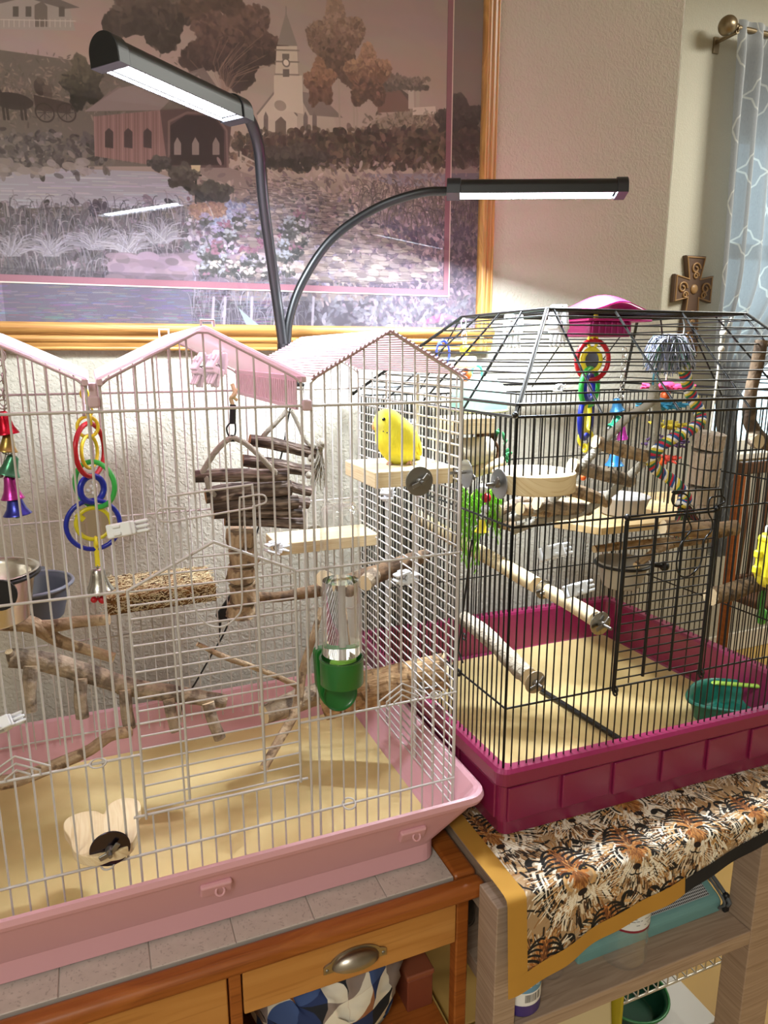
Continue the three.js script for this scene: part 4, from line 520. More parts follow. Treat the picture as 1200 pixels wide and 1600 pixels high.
function sdfMesh(sdf, c, half, res) {
  const mc = new MarchingCubes(res, new THREE.MeshStandardMaterial(), false, false, 120000); mc.isolation = 0; const h = res / 2;
  for (let k = 0; k < res; k++) for (let j = 0; j < res; j++) for (let i = 0; i < res; i++) mc.field[i + j * res + k * res * res] = -sdf((i - h) / h * half, (j - h) / h * half, (k - h) / h * half);
  mc.update(); const n = mc.count, P = mc.positionArray.slice(0, n * 3), N = mc.normalArray.slice(0, n * 3), g = new THREE.BufferGeometry(); for (let i = 0; i < n * 3; i++) P[i] *= half;
  for (let i = 0; i < n * 3; i += 3) { const l = Math.hypot(N[i], N[i + 1], N[i + 2]) || 1; N[i] /= l; N[i + 1] /= l; N[i + 2] /= l; }
  g.setAttribute('position', new THREE.BufferAttribute(P, 3)); g.setAttribute('normal', new THREE.BufferAttribute(N, 3)); norm(g);
  const uv = g.attributes.uv; for (let i = 0; i < n; i++) uv.setXY(i, P[i * 3] + c.x, P[i * 3 + 1]); g.translate(c.x, c.y, c.z); return g;
}
const smin = (a, b, k) => { const h = clamp(0.5 + 0.5 * (b - a) / k); return lerp(b, a, h) - k * h * (1 - h); };

// white plastic spring clip, built once at the origin and copied
function makeClip(label, group) {
  const t = thing('plastic_clip', label, 'clip', V3(0, 0, 0), group);
  const jaw = (s) => [new RoundedBoxGeometry(0.026, 0.0042, 0.015, 2, 0.0018).rotateZ(s * 0.26).translate(-0.008, s * 0.0068, 0), new RoundedBoxGeometry(0.009, 0.009, 0.015, 2, 0.002).translate(0.004, s * 0.0042, 0), ...[-1, 0, 1].map((k) => new THREE.CapsuleGeometry(0.0019, 0.011, 4, 8).rotateZ(Math.PI / 2 + s * 0.18).translate(0.015, s * 0.0036, k * 0.0052)), ...[-1, 1].map((k) => new RoundedBoxGeometry(0.008, 0.0035, 0.0035, 1, 0.001).rotateZ(s * 0.26).translate(-0.010, s * 0.0094, k * 0.004))];
  part('jaw', jaw(1), M.whitePlastic, t); part('jaw', jaw(-1), M.whitePlastic, t); part('spring', [new THREE.TorusGeometry(0.0038, 0.0008, 6, 16).translate(0, 0, 0.003), new THREE.TorusGeometry(0.0038, 0.0008, 6, 16).translate(0, 0, -0.003)], M.zinc, t);
  return t;
}
let clip0 = null;
function placeClip(p, label, ry, rz, s = 1, rx = 0, group) { let t; if (!clip0) t = clip0 = makeClip(label, group); else { t = clip0.clone(); t.name = numbered('plastic_clip'); scene.add(t); t.userData = { ...clip0.userData, label }; } t.position.copy(p); t.rotation.set(rx, ry, rz); t.scale.setScalar(s); return t; }

// ------------------------------------------------------------------ what hangs and stands in the white cage
{ // string of coloured metal bells at the left edge
  const z = -0.95, t = thing('bell_toy', 'string of coloured metal bells on a steel chain at the left edge', 'bell toy', pz(6, 560, z));
  chain(t, pz(3, 550, z), pz(5, 632, z), 7, 0.0007, M.steel); part('ring', torus(pz(5, 632, z), 0.0055, 0.0008, VZ, 18, 6), M.steel, t);
  bell(t, pz(7, 642, z), 0.014, 0.027, M.bellRed, 0.1); bell(t, pz(8, 676, z), 0.012, 0.022, M.bellGold, -0.15); part('ring', torus(pz(13, 702, z), 0.0065, 0.0008, VZ, 18, 6), M.steel, t);
  bell(t, pz(9, 710, z), 0.014, 0.024, M.bellGreen, -0.35); part('ring', torus(pz(17, 735, z), 0.005, 0.0008, VX, 18, 6), M.steel, t); bell(t, pz(16, 742, z), 0.0135, 0.029, M.bellPink, 0.05);
  const last = bell(t, pz(24, 772, z), 0.0165, 0.025, M.bellBlue, 0.08); part('heart_charm', ball(pz(27, 804, z), 0.0045, 8, 1, 1.1, 0.6), M.bellGreen, last); part('link_wire', wire([pz(3, 550, z), pz(6, 600, z), pz(10, 690, z), pz(17, 735, z), pz(24, 772, z)], 0.0007), M.steel, t); }
{ // chain of plastic rings ending in a bell
  const z = -0.965, t = thing('ring_chain_toy', 'hanging chain of bright plastic rings ending in a silver bell', 'ring toy', pz(146, 610, z)), k = 0.00098, T = (u, v, R, r, mat, ax, sx = 1, sy = 1, name = 'ring') => part(name, torus(pz(u, v, z), R * k, r * k, ax, 30, 8, sx, sy), mat, t);
  for (let i = 0; i < 4; i++) T(132 + i * 3.2, 616 + i * 13, 6.5, 1.7, M.yellowPlastic, i % 2 ? VX : VZ, 0.7, 1, 'chain_link');
  T(137, 667, 13, 2.3, M.yellowPlastic, V3(0.35, 0, 1)); T(141, 703, 34, 3.2, M.redPlastic, V3(0.86, 0, 0.5), 1, 1); T(140, 706, 21, 2.3, M.yellowPlastic, V3(0.9, 0, 0.45)); T(148, 757, 30, 3.4, M.greenPlastic, V3(-0.62, 0, 0.8)); T(144, 764, 17, 4.2, M.bluePlastic, V3(0.55, 0, 0.85));
  { const g = new THREE.CylinderGeometry(14.5 * k, 14.5 * k, 0.004, 24); g.applyMatrix4(basisFrom(V3(0.55, 0, 0.85)).multiply(new THREE.Matrix4().makeRotationX(Math.PI / 2))); const p = pz(143, 764, z); g.translate(p.x, p.y, p.z); const m = part('rattle_disc', g, M.clear, t); const R = rng(5); part('bead', Array.from({ length: 9 }, () => ball(pz(143 + (R() - 0.5) * 16, 764 + (R() - 0.5) * 22, z + 0.003), 0.0022, 6)), M.whitePlastic, m).userData.kind = 'stuff'; }
  T(146, 820, 33, 3.2, M.bluePlastic, V3(0.1, 0, 1)); T(146, 818, 21, 3, M.yellowClear, V3(0.08, 0, 1)); { const g = new THREE.CylinderGeometry(19 * k, 19 * k, 0.002, 28); g.rotateX(Math.PI / 2); const p = pz(146, 818, z); g.translate(p.x, p.y, p.z); part('mirror_disc', g, std(0xc9b6a0, 0.08, 1), t); }
  part('ring_arm', rod(pz(119, 803, z), pz(131, 812, z), 0.0042, 8), M.yellowClear, t); part('hanger', [rod(pz(150, 845, z), pz(153, 884, z), 0.0034, 8), torus(pz(150, 846, z), 0.006, 0.0022, VX, 16, 6)], M.yellowPlastic, t);
  bell(t, pz(153, 887, z), 0.0185, 0.031, M.steel, 0.02, 'silver_bell'); part('bead', [ball(pz(147, 937, z), 0.0045, 10), ball(pz(160, 937, z), 0.0055, 10), rod(pz(153, 905, z), pz(153, 937, z), 0.0008)], M.redPlastic, t); }
// bowls
function bowlGeo(R, h, wall = 0.002) { return lathe([[0, 0], [R * 0.72, 0], [R * 0.78, 0.003], [R * 0.97, h * 0.96], [R * 1.05, h], [R * 1.06, h + 0.0015], [R * 0.98, h + 0.001], [R * 0.95 - wall, h * 0.9], [R * 0.76 - wall, 0.005], [R * 0.6, wall + 0.001], [0, wall + 0.001]], 40); }
{ const c = pz(-24, 893, -0.925), g = bowlGeo(0.056, 0.062); g.translate(c.x, c.y - 0.062, c.z); const t = thing('steel_bowl', 'stainless steel coop cup with black rim band at the left edge', 'bowl', V3(c.x, c.y - 0.062, c.z)); part('bowl_wall', g, std(0xdedad4, 0.22, 1), t); part('rim_band', torus(V3(c.x, c.y - 0.004, c.z), 0.0575, 0.0028, UP, 40, 8), M.blackPlastic, t); const h = new THREE.CylinderGeometry(0.018, 0.018, 0.004, 24); h.rotateX(Math.PI / 2); const q = pz(0, 930, -0.868); h.translate(q.x, q.y, q.z); part('mounting_knob', h, M.blackPlastic, t); }
{ const c = pz(38, 915, -1.09), g = bowlGeo(0.062, 0.05, 0.003); g.translate(c.x, c.y - 0.05, c.z); const t = thing('plastic_bowl', 'slate blue plastic bowl beside the steel cup', 'bowl', V3(c.x, c.y - 0.05, c.z)); part('bowl_wall', g, std(0x4c515e, 0.4), t); part('rim', torus(V3(c.x, c.y + 0.0015, c.z), 0.064, 0.0028, UP, 44, 8), std(0x6c707b, 0.4), t); part('bracket', box(c.x - 0.02, c.x + 0.02, c.y - CY - 0.05, c.y - CY - 0.01, -1.226, -1.145, 0.004), std(0x4c515e, 0.4), t); }
// perches of natural wood
{ const z = -0.99, t = addBranch('forked_perch', 'smooth tan branch forking in two beside the steel cup', 'perch', [pz(-60, 966, z), pz(0, 972, z), pz(50, 976, z), pz(90, 1000, z), pz(135, 1015, z), pz(178, 1028, z + 0.01)], [0.011, 0.0115, 0.0115, 0.0085, 0.0075, 0.0072], M.barkTan, { rough: 0.06, seed: 3 }); stub(t, 'side_branch', [pz(56, 978, z), pz(80, 978, z), pz(120, 972, z), pz(171, 968, z + 0.01)], [0.008, 0.0088, 0.0078, 0.0072], M.barkTan, { rough: 0.06, seed: 4 }); }
{ const z = -1.05, t = addBranch('pegged_perch', 'thick grey-brown branch with five stub pegs hanging underneath', 'perch', [pz(16, 1028, z), pz(70, 1034, z), pz(140, 1054, z), pz(200, 1072, z), pz(270, 1084, z), pz(352, 1096, z)], [0.0135, 0.0145, 0.014, 0.0135, 0.0125, 0.011], M.barkGrey, { rough: 0.16, seed: 9 });
  for (const [u0, v0, u1, v1, r] of [[48, 1040, 47, 1112, 0.0095], [126, 1060, 129, 1122, 0.0092], [196, 1078, 203, 1138, 0.0088], [264, 1092, 276, 1142, 0.0088], [325, 1098, 344, 1154, 0.0092]]) stub(t, 'peg', [pz(u0, v0, z + 0.012), pz((u0 + u1) / 2 - 2, (v0 + v1) / 2, z + 0.02), pz(u1, v1, z + 0.026)], [r, r, r * 0.98], M.barkGrey, { rough: 0.1, seed: u0 }); stub(t, 'knot', [pz(22, 1034, z), pz(14, 1018, z + 0.01)], [0.008, 0.005], M.barkGrey, { seed: 7 }); }
addBranch('curved_perch', 'slender curved branch low in the left of the pink tray', 'perch', [pz(-60, 1226, -0.93), pz(20, 1220, -0.95), pz(90, 1194, -0.975), pz(140, 1172, -0.99), pz(172, 1150, -1.0), pz(204, 1143, -1.01)], [0.009, 0.0095, 0.009, 0.0085, 0.0085, 0.0078], M.barkTan, { rough: 0.1, seed: 14 });
{ // rough fibrous ledge
  const z0 = -1.222, z1 = -1.108, a = pz(161, 935, z1), b = pz(338, 914, z1), t = thing('chew_ledge', 'flat chew block with shredded straw top fixed to the back bars', 'ledge', V3((a.x + b.x) / 2, a.y - 0.03, z0));
  const y = (a.y + b.y) / 2 - CY, R = rng(19); const g = new RoundedBoxGeometry(b.x - a.x, 0.028, z1 - z0, 4, 0.004); { const p = g.attributes.position; for (let i = 0; i < p.count; i++) { const h = hash2(Math.round(p.getX(i) * 900), Math.round(p.getZ(i) * 900), 5) - 0.5; p.setY(i, p.getY(i) + h * 0.004); } } boxUV(g); g.translate((a.x + b.x) / 2, y - 0.014 + CY, (z0 + z1) / 2); part('block', g, std(0xb89a68, 0.95, 0, { map: rep(tBarkTan, 6, 6), bumpMap: rep(tRough, 16, 16), bumpScale: 0.004 }), t);
  const fib = []; for (let k = 0; k < 1500; k++) { const top = R() < 0.72, x = lerp(a.x, b.x, R()), zz = top ? lerp(z0 + 0.004, z1, R()) : z1 + 0.0005, yy = y + CY + (top ? 0.001 : -R() * 0.026), an = R() * 6.28, l = 0.004 + R() * 0.007, d = top ? V3(Math.cos(an) * l, R() * 0.002, Math.sin(an) * l) : V3(Math.cos(an) * l, Math.sin(an) * l * 0.5, 0.001); const p = V3(x, yy, zz); fib.push(rod(p, p.clone().add(d), 0.00055, 3)); }
  part('straw', fib, std(0xd8c79c, 0.95), t).userData.kind = 'stuff'; }
{ // log bridge hung by ropes
  const zf = -0.985, zb = -1.105, t = thing('log_bridge', 'bird bridge of dark bark logs hung from white ropes', 'bird bridge', pz(380, 820, -1.04));
  const cutDark = std(0xb08e6c, 0.85, 0, { map: M.cut.map }), logs = [[303, 745, 448, 742, zf, 0.0092], [321, 774, 454, 761, zf - 0.012, 0.0118], [330, 790, 465, 784, zf - 0.018, 0.0098], [334, 801, 470, 799, zf - 0.03, 0.0092], [351, 813, 474, 818, zf - 0.04, 0.0085], [390, 687, 498, 709, zb, 0.0098], [379, 720, 492, 737, zb + 0.006, 0.0098], [420, 752, 485, 768, zb + 0.014, 0.0092], [420, 776, 482, 787, zb + 0.024, 0.0092], [380, 802, 476, 806, zb + 0.04, 0.009]];
  logs.forEach(([u0, v0, u1, v1, z, r], i) => { const a = pz(u0, v0, z), b = pz(u1, v1, z), [g, c, c2] = branch([a, along(a, b, 0.35).add(V3(0, 0.0015, 0)), along(a, b, 0.7), b], [r * 0.95, r * 1.05, r, r], { rough: 0.14, seed: 30 + i, sides: 14, step: 0.005 }); const m = part('log', g, M.barkDark, t); for (const e of [c, c2]) part('cut_end', e, cutDark, m); });
  const rp = (pts, r = 0.0036, turns = 9) => part('rope', twistRope(pts, r * 0.55, r * 0.62, turns, 50), M.rope, t);
  rp([pz(315, 740, zf + 0.004), pz(335, 708, zf + 0.004), pz(352, 690, zf + 0.002), pz(363, 683, zf)]); rp([pz(363, 683, zf), pz(382, 692, zf + 0.002), pz(405, 712, zf + 0.006), pz(432, 740, zf + 0.008)]); rp([pz(322, 745, zf + 0.008), pz(326, 762, zf + 0.008), pz(336, 774, zf)], 0.003, 4);
  rp([pz(449, 641, zb), pz(432, 660, zb), pz(418, 674, zb), pz(405, 690, zb)]); rp([pz(455, 640, zb), pz(466, 662, zb + 0.003), pz(478, 688, zb + 0.006), pz(492, 700, zb + 0.01)]);
  part('knot', [ball(pz(502, 692, zb + 0.012), 0.0085, 12, 1, 0.95, 1), torus(pz(501, 694, zb + 0.012), 0.006, 0.0038, V3(0.6, 0.3, 0.7), 16, 8)], M.rope, t);
  const R = rng(23), tas = []; for (let k = 0; k < 60; k++) { const a = pz(500 + (R() - 0.5) * 8, 702, zb + 0.012), e = pz(496 + (R() - 0.5) * 26, 735 + R() * 34, zb + 0.012 + (R() - 0.5) * 0.01); tas.push(tube([a, along(a, e, 0.5).add(V3((R() - 0.3) * 0.006, 0, 0)), e], 0.0006, 6, 4)); } part('tassel', tas, M.rope, t).userData.kind = 'stuff';
  for (const [u, v] of [[486, 716], [482, 742], [478, 760]]) part('bead', ball(pz(u, v, zb + 0.014), 0.0065, 10, 0.8, 1, 0.8), M.rope, t);
  const c0 = pz(364, 632, zf), c1 = pz(363, 690, zf); part('carabiner', [rod(c0, along(c0, c1, 0.52), 0.0044, 10), tube([along(c0, c1, 0.5).add(V3(-0.004, 0, 0)), along(c0, c1, 0.62).add(V3(-0.008, 0, 0)), along(c0, c1, 0.8).add(V3(-0.006, 0, 0)), along(c0, c1, 0.93).add(V3(0, -0.001, 0)), along(c0, c1, 0.75).add(V3(0.004, 0, 0)), along(c0, c1, 0.5).add(V3(0.0035, 0, 0))], 0.0013, 40, 6), rod(along(c0, c1, 0.82), c1, 0.0032, 10)], std(0x33343a, 0.35, 0.6), t);
  part('hanging_cord', [tube([pz(363, 600, zf), pz(367, 616, zf + 0.004), pz(361, 622, zf), pz(364, 634, zf)], 0.0028, 20, 6), tube([pz(372, 608, zf), pz(364, 618, zf), pz(371, 626, zf)], 0.0024, 16, 6)], std(0xd9cda0, 0.9), t);
  part('hanging_cord', tube([pz(447, 585, zb), pz(449, 610, zb), pz(448, 640, zb)], 0.002, 14, 6), std(0x4a4476, 0.7), t, 'violet hanging cord'); }
{ // stack of bark discs under the bridge
  const z = -1.03, t = thing('disc_toy', 'dangling stack of chewed bark discs under the log bridge', 'chew toy', pz(378, 965, z)); let v = 826; const hs = [26, 28, 24, 30, 22]; hs.forEach((h, i) => { const p = pz(378 + (i % 2 ? 3 : -2), v + h / 2, z), H = h * 0.00098 * 0.92; const g = new THREE.CylinderGeometry(0.0205, 0.022, H, 22, 3); { const q = g.attributes.position; for (let k = 0; k < q.count; k++) { const a = Math.atan2(q.getZ(k), q.getX(k)), s = 1 + 0.10 * (vnoise(a * 2 + 10, i * 5 + q.getY(k) * 90, 40, 40, 8) - 0.5) * 2; q.setX(k, q.getX(k) * s); q.setZ(k, q.getZ(k) * s); } } g.computeVertexNormals(); g.rotateZ((i % 2 ? 1 : -1) * 0.10); g.rotateX(0.12); const uv = g.attributes.uv; for (let k = 0; k < uv.count; k++) uv.setXY(k, uv.getX(k) * 0.13, uv.getY(k) * 0.025); g.translate(p.x, p.y, p.z); part('disc', g, M.barkTan, t); v += h + 1.5; }); part('cord', rod(pz(378, 812, z), pz(379, 965, z), 0.0012), M.rope, t); }
{ // pale board shelf on the back bars
  const z0 = -1.222, z1 = -1.14, a = pz(432, 846, z1), b = pz(592, 838, z1), y = (a.y + b.y) / 2 - CY, t = thing('board_shelf', 'pale pine board shelf fixed to the back bars behind the water tube', 'shelf', V3((a.x + b.x) / 2, y + CY - 0.02, z0)); part('board', box(a.x, b.x, y - 0.021, y, z0, z1, 0.002), M.pale, t); fastener(t, V3((a.x + b.x) / 2, y + CY - 0.01, -1.228), V3(0, 0, -1), 0.016, M.zinc, 0.014); }
{ const z = -1.03, t = addBranch('knotty_perch', 'dark knotty branch perch running behind the water tube', 'perch', [pz(403, 933, z), pz(440, 932, z), pz(500, 922, z - 0.005), pz(560, 905, z - 0.01), pz(600, 893, z - 0.01), pz(640, 876, z - 0.01), pz(668, 868, z - 0.01)], [0.0075, 0.009, 0.0105, 0.014, 0.0155, 0.0135, 0.011], std(0xc0aa96, 0.9, 0, { map: M.barkGrey.map, bumpMap: M.barkGrey.bumpMap, bumpScale: 0.0018 }), { rough: 0.15, seed: 41 }); stub(t, 'cut_stub', [pz(520, 918, z), pz(510, 906, z + 0.018), pz(505, 904, z + 0.028)], [0.011, 0.0125, 0.0128], M.barkGrey, { seed: 42, rough: 0.06 }); stub(t, 'cut_stub', [pz(585, 898, z), pz(570, 912, z + 0.022)], [0.013, 0.0135], M.barkGrey, { seed: 43, rough: 0.12 }); }
addBranch('twig_perch', 'thin tan twig slanting down behind the cage door', 'perch', [pz(308, 1006, -1.05), pz(350, 1026, -1.05), pz(395, 1042, -1.055), pz(430, 1056, -1.06), pz(466, 1072, -1.07)], [0.0035, 0.0048, 0.0045, 0.0045, 0.0052], M.barkTan, { rough: 0.1, seed: 51, step: 0.004 });
{ const t = addBranch('leaning_stick', 'pale jointed stick leaning upright beside the green water holder', 'perch', [pz(502, 950, -1.06), pz(487, 1002, -1.04), pz(474, 1044, -1.02), pz(462, 1110, -0.985), pz(440, 1150, -0.96), pz(412, 1200, -0.925)], [0.0042, 0.006, 0.0066, 0.0078, 0.0072, 0.0066], M.barkTan, { rough: 0.08, seed: 55, step: 0.005 }); }
addBranch('log_stub_perch', 'short mottled log stub lying behind the leaning stick', 'perch', [pz(412, 1116, -1.06), pz(440, 1106, -1.07), pz(480, 1090, -1.09), pz(516, 1076, -1.10)], [0.0165, 0.019, 0.0195, 0.019], M.barkGrey, { rough: 0.12, seed: 57 });
{ // wide worm-grooved log at the right
  const z = -1.0, t = addBranch('grooved_log', 'wide pale log with carved wavy grooves bolted at the right side bars', 'perch', [pz(505, 1098, z - 0.06), pz(560, 1082, z - 0.04), pz(630, 1064, z - 0.01), pz(700, 1047, z + 0.025)], [0.030, 0.032, 0.032, 0.029], std(0xfff0d8, 0.85, 0, { map: rep(tBarkTan, 9, 14), bumpMap: rep(tGrooves, 5, 12), bumpScale: 0.004 }), { rough: 0.07, seed: 61, sides: 20 }); fastener(t, V(WX1 + 0.006, pz(700, 1050, z).y - CY + 0.002, -0.955), VX, 0.012, M.zinc, 0.03, false); }
{ // mouse-head platform at the front
  const y = -0.588, t = thing('wooden_platform', 'pale wooden platform shaped like a round-eared head bolted at the front', 'platform', V(0, y, -0.88)); const c = py(160, 1293, y), s = new THREE.Shape(), P = (u, v) => { const p = py(u, v, y); return [p.x, -p.z]; };
  const path = [[172, 1330], [146, 1338], [118, 1330], [110, 1308], [101, 1294], [104, 1280], [124, 1270], [148, 1267], [162, 1272], [172, 1256], [192, 1247], [214, 1250], [218, 1264], [210, 1274], [214, 1292], [206, 1314], [190, 1326]].map(([u, v]) => new THREE.Vector2(...P(u, v))); s.setFromPoints(new THREE.SplineCurve([...path, path[0]]).getPoints(90)); const g = extrude(s, 0.011, 0.0012); norm(g); g.rotateX(-Math.PI / 2); const uv = g.attributes.uv, q = g.attributes.position; for (let i = 0; i < uv.count; i++) uv.setXY(i, q.getZ(i), q.getX(i) + q.getY(i)); g.translate(0, y + CY - 0.0125, 0); part('board', g, M.pale, t); fastener(t, pz(172, 1326, WF + 0.007), VZ, 0.0235, std(0x4a4450, 0.18, 0.95), 0.016, true); }
{ // budgie board with its two bolts
  const a = pz(584, 745, -0.850), b = V(0.446, -0.150, -0.85), y = -0.1495, t = thing('wooden_platform', 'square-edged pine platform under the yellow budgie held by metal washers', 'platform', V((a.x + b.x) / 2, y, -0.9)); part('board', box(a.x, b.x, y - 0.022, y, -0.965, -0.846, 0.002), M.pale, t); fastener(t, pz(655, 752, WF + 0.004), VZ, 0.0195, M.zinc, 0.014); fastener(t, px(728, 740, WX1 + 0.018), VX, 0.0195, std(0x9a9c9e, 0.3, 0.8), 0.006, true); part('bolt', rod(V(0.44, y - 0.008, px(728, 740, WX1 + 0.018).z), V(WX1 + 0.018, y - 0.008, px(728, 740, WX1 + 0.018).z), 0.0026, 8), M.zinc, t); }
{ // the budgie
  const y = -0.1495 + CY, z0 = -0.905, base = V3(pz(621, 735, z0).x, y, z0), e1 = V3(Math.cos(YAW), 0, Math.sin(YAW)), e3 = V3(-Math.sin(YAW), 0, Math.cos(YAW)), L = (a, b, c) => base.clone().addScaledVector(e1, a).add(V3(0, b, 0)).addScaledVector(e3, c);
  const bl = [[0.004, 0.031, -0.003, 0.0262], [0.005, 0.022, 0.001, 0.0225], [-0.002, 0.043, 0.001, 0.0232], [-0.012, 0.058, 0.004, 0.0178], [-0.0175, 0.0605, 0.006, 0.0142], [-0.012, 0.050, 0.006, 0.0175], [-0.021, 0.055, 0.007, 0.0105], [-0.0075, 0.034, 0.004, 0.0232], [0.0, 0.022, 0.003, 0.0215]];
  const cap = (x, yy, z, a, b, ra, rb) => { const dx = b[0] - a[0], dy = b[1] - a[1], dz = b[2] - a[2], h = clamp(((x - a[0]) * dx + (yy - a[1]) * dy + (z - a[2]) * dz) / (dx * dx + dy * dy + dz * dz)); return Math.hypot(x - a[0] - dx * h, yy - a[1] - dy * h, z - a[2] - dz * h) - lerp(ra, rb, h); };
  const body = (x, yy, z) => { let d = 1; for (const [a, b, c, r] of bl) d = smin(d, Math.hypot(x - a, yy - b + 0.038, z - c) - r, 0.007); d = smin(d, cap(x, yy, z, [0.018, -0.014, -0.012], [0.030, -0.036, -0.036], 0.011, 0.004), 0.008); return d; };
  const g = sdfMesh(body, V3(0, 0, 0), 0.052, 60), skinZ = (x, yy) => { let z = 0.05; while (z > -0.05 && body(x, yy - 0.038, z) > 0) z -= 0.0004; return z; }, skinX = (yy, z) => { let x = -0.05; while (x < 0.05 && body(x, yy - 0.038, z) > 0) x += 0.0004; return x; };
  const m4 = new THREE.Matrix4().makeBasis(e1, UP, e3); m4.setPosition(base.clone().add(V3(0, 0.038, 0))); const P = g.attributes.position, col = []; for (let i = 0; i < P.count; i++) { const yy = P.getY(i), x = P.getX(i), n = fbm(x * 20 + 3, yy * 20 + 3, 9, 9, 70, 3); const low = smooth(-0.018, -0.032, yy); const c = mix3([0.76, 0.67, 0.035], [0.50, 0.50, 0.05], low * 0.8); const pale = smooth(-0.016, -0.024, x) * smooth(0.0, 0.02, yy) * 0.4; const d = mix3(c, [0.78, 0.72, 0.28], pale); col.push(d[0] * (0.94 + n * 0.12), d[1] * (0.94 + n * 0.12), d[2] * (0.9 + n * 0.2)); }
  g.applyMatrix4(m4); const t = new THREE.Group(); t.name = numbered('budgie'); t.position.copy(base); scene.add(t); tag(t, 'small yellow budgie with dark eye perched on the pine platform', 'bird'); g.translate(-base.x, -base.y, -base.z); g.setAttribute('color', new THREE.Float32BufferAttribute(col, 3));
  mesh('body', g, std(0xffffff, 0.85, 0, { vertexColors: true, bumpMap: rep(tGrooves, 50, 50), bumpScale: 0.0004 }), t);
  part('eye', ball(L(-0.0190, 0.0635, skinZ(-0.0190, 0.0635) - 0.0006), 0.0026, 12), std(0x090807, 0.15), t); part('eye', ball(L(-0.0255, 0.0615, -0.0045), 0.0021, 8), std(0x090807, 0.15), t);
  { const s = ball(V3(0, 0, 0), 0.0048, 12, 0.75, 1.25, 0.8); s.applyMatrix4(new THREE.Matrix4().makeBasis(e1, UP, e3)); s.rotateZ(-0.15); const p = L(skinX(0.0535, 0.009) + 0.0012, 0.0535, 0.009); s.translate(p.x, p.y, p.z); part('beak', s, std(0xd8a878, 0.4), t); const c = ball(L(skinX(0.0588, 0.0088) + 0.0008, 0.0588, 0.0088), 0.0028, 8); part('cere', c, std(0xd9b2a6, 0.5), t); }
  for (const [a, b] of [[-0.0195, 0.0475], [-0.0145, 0.046]]) part('cheek_spot', ball(L(a, b, skinZ(a, b) - 0.0004), 0.0012, 6), std(0x4a4552, 0.8), t);
  for (const s of [-1, 1]) { const w = ball(V3(0, 0, 0), 0.020, 16, 0.36, 1.2, 0.9); w.rotateZ(0.14 * s + 0.2); w.applyMatrix4(new THREE.Matrix4().makeBasis(e1, UP, e3)); const p = L(0.004 + s * 0.0205, 0.032, -0.008); w.translate(p.x, p.y, p.z); part('wing', w, std(0xd6c628, 0.85), t); }
  for (const s of [-1, 1]) { const f = []; const o = L(0.003 + s * 0.0135, 0.003, 0.010); for (const a of [-0.5, 0.15, 2.8, 3.6]) { const d = e3.clone().multiplyScalar(Math.cos(a)).addScaledVector(e1, Math.sin(a)); f.push(tube([o.clone().add(V3(0, 0.003, 0)), o.clone().addScaledVector(d, 0.004).add(V3(0, 0.0005, 0)), o.clone().addScaledVector(d, 0.009).add(V3(0, -0.0016, 0))], 0.0012, 8, 6)); } f.push(rod(o, o.clone().add(V3(0, 0.008, -0.002)), 0.0018, 8)); part('foot', f, std(0xd0a08e, 0.7), t); }
  part('tail_feather', [tube([L(0.016, 0.018, -0.012), L(0.025, 0.0, -0.032), L(0.032, -0.016, -0.052)], 0.004, 10, 6)], std(0x8f8b70, 0.85), t); }
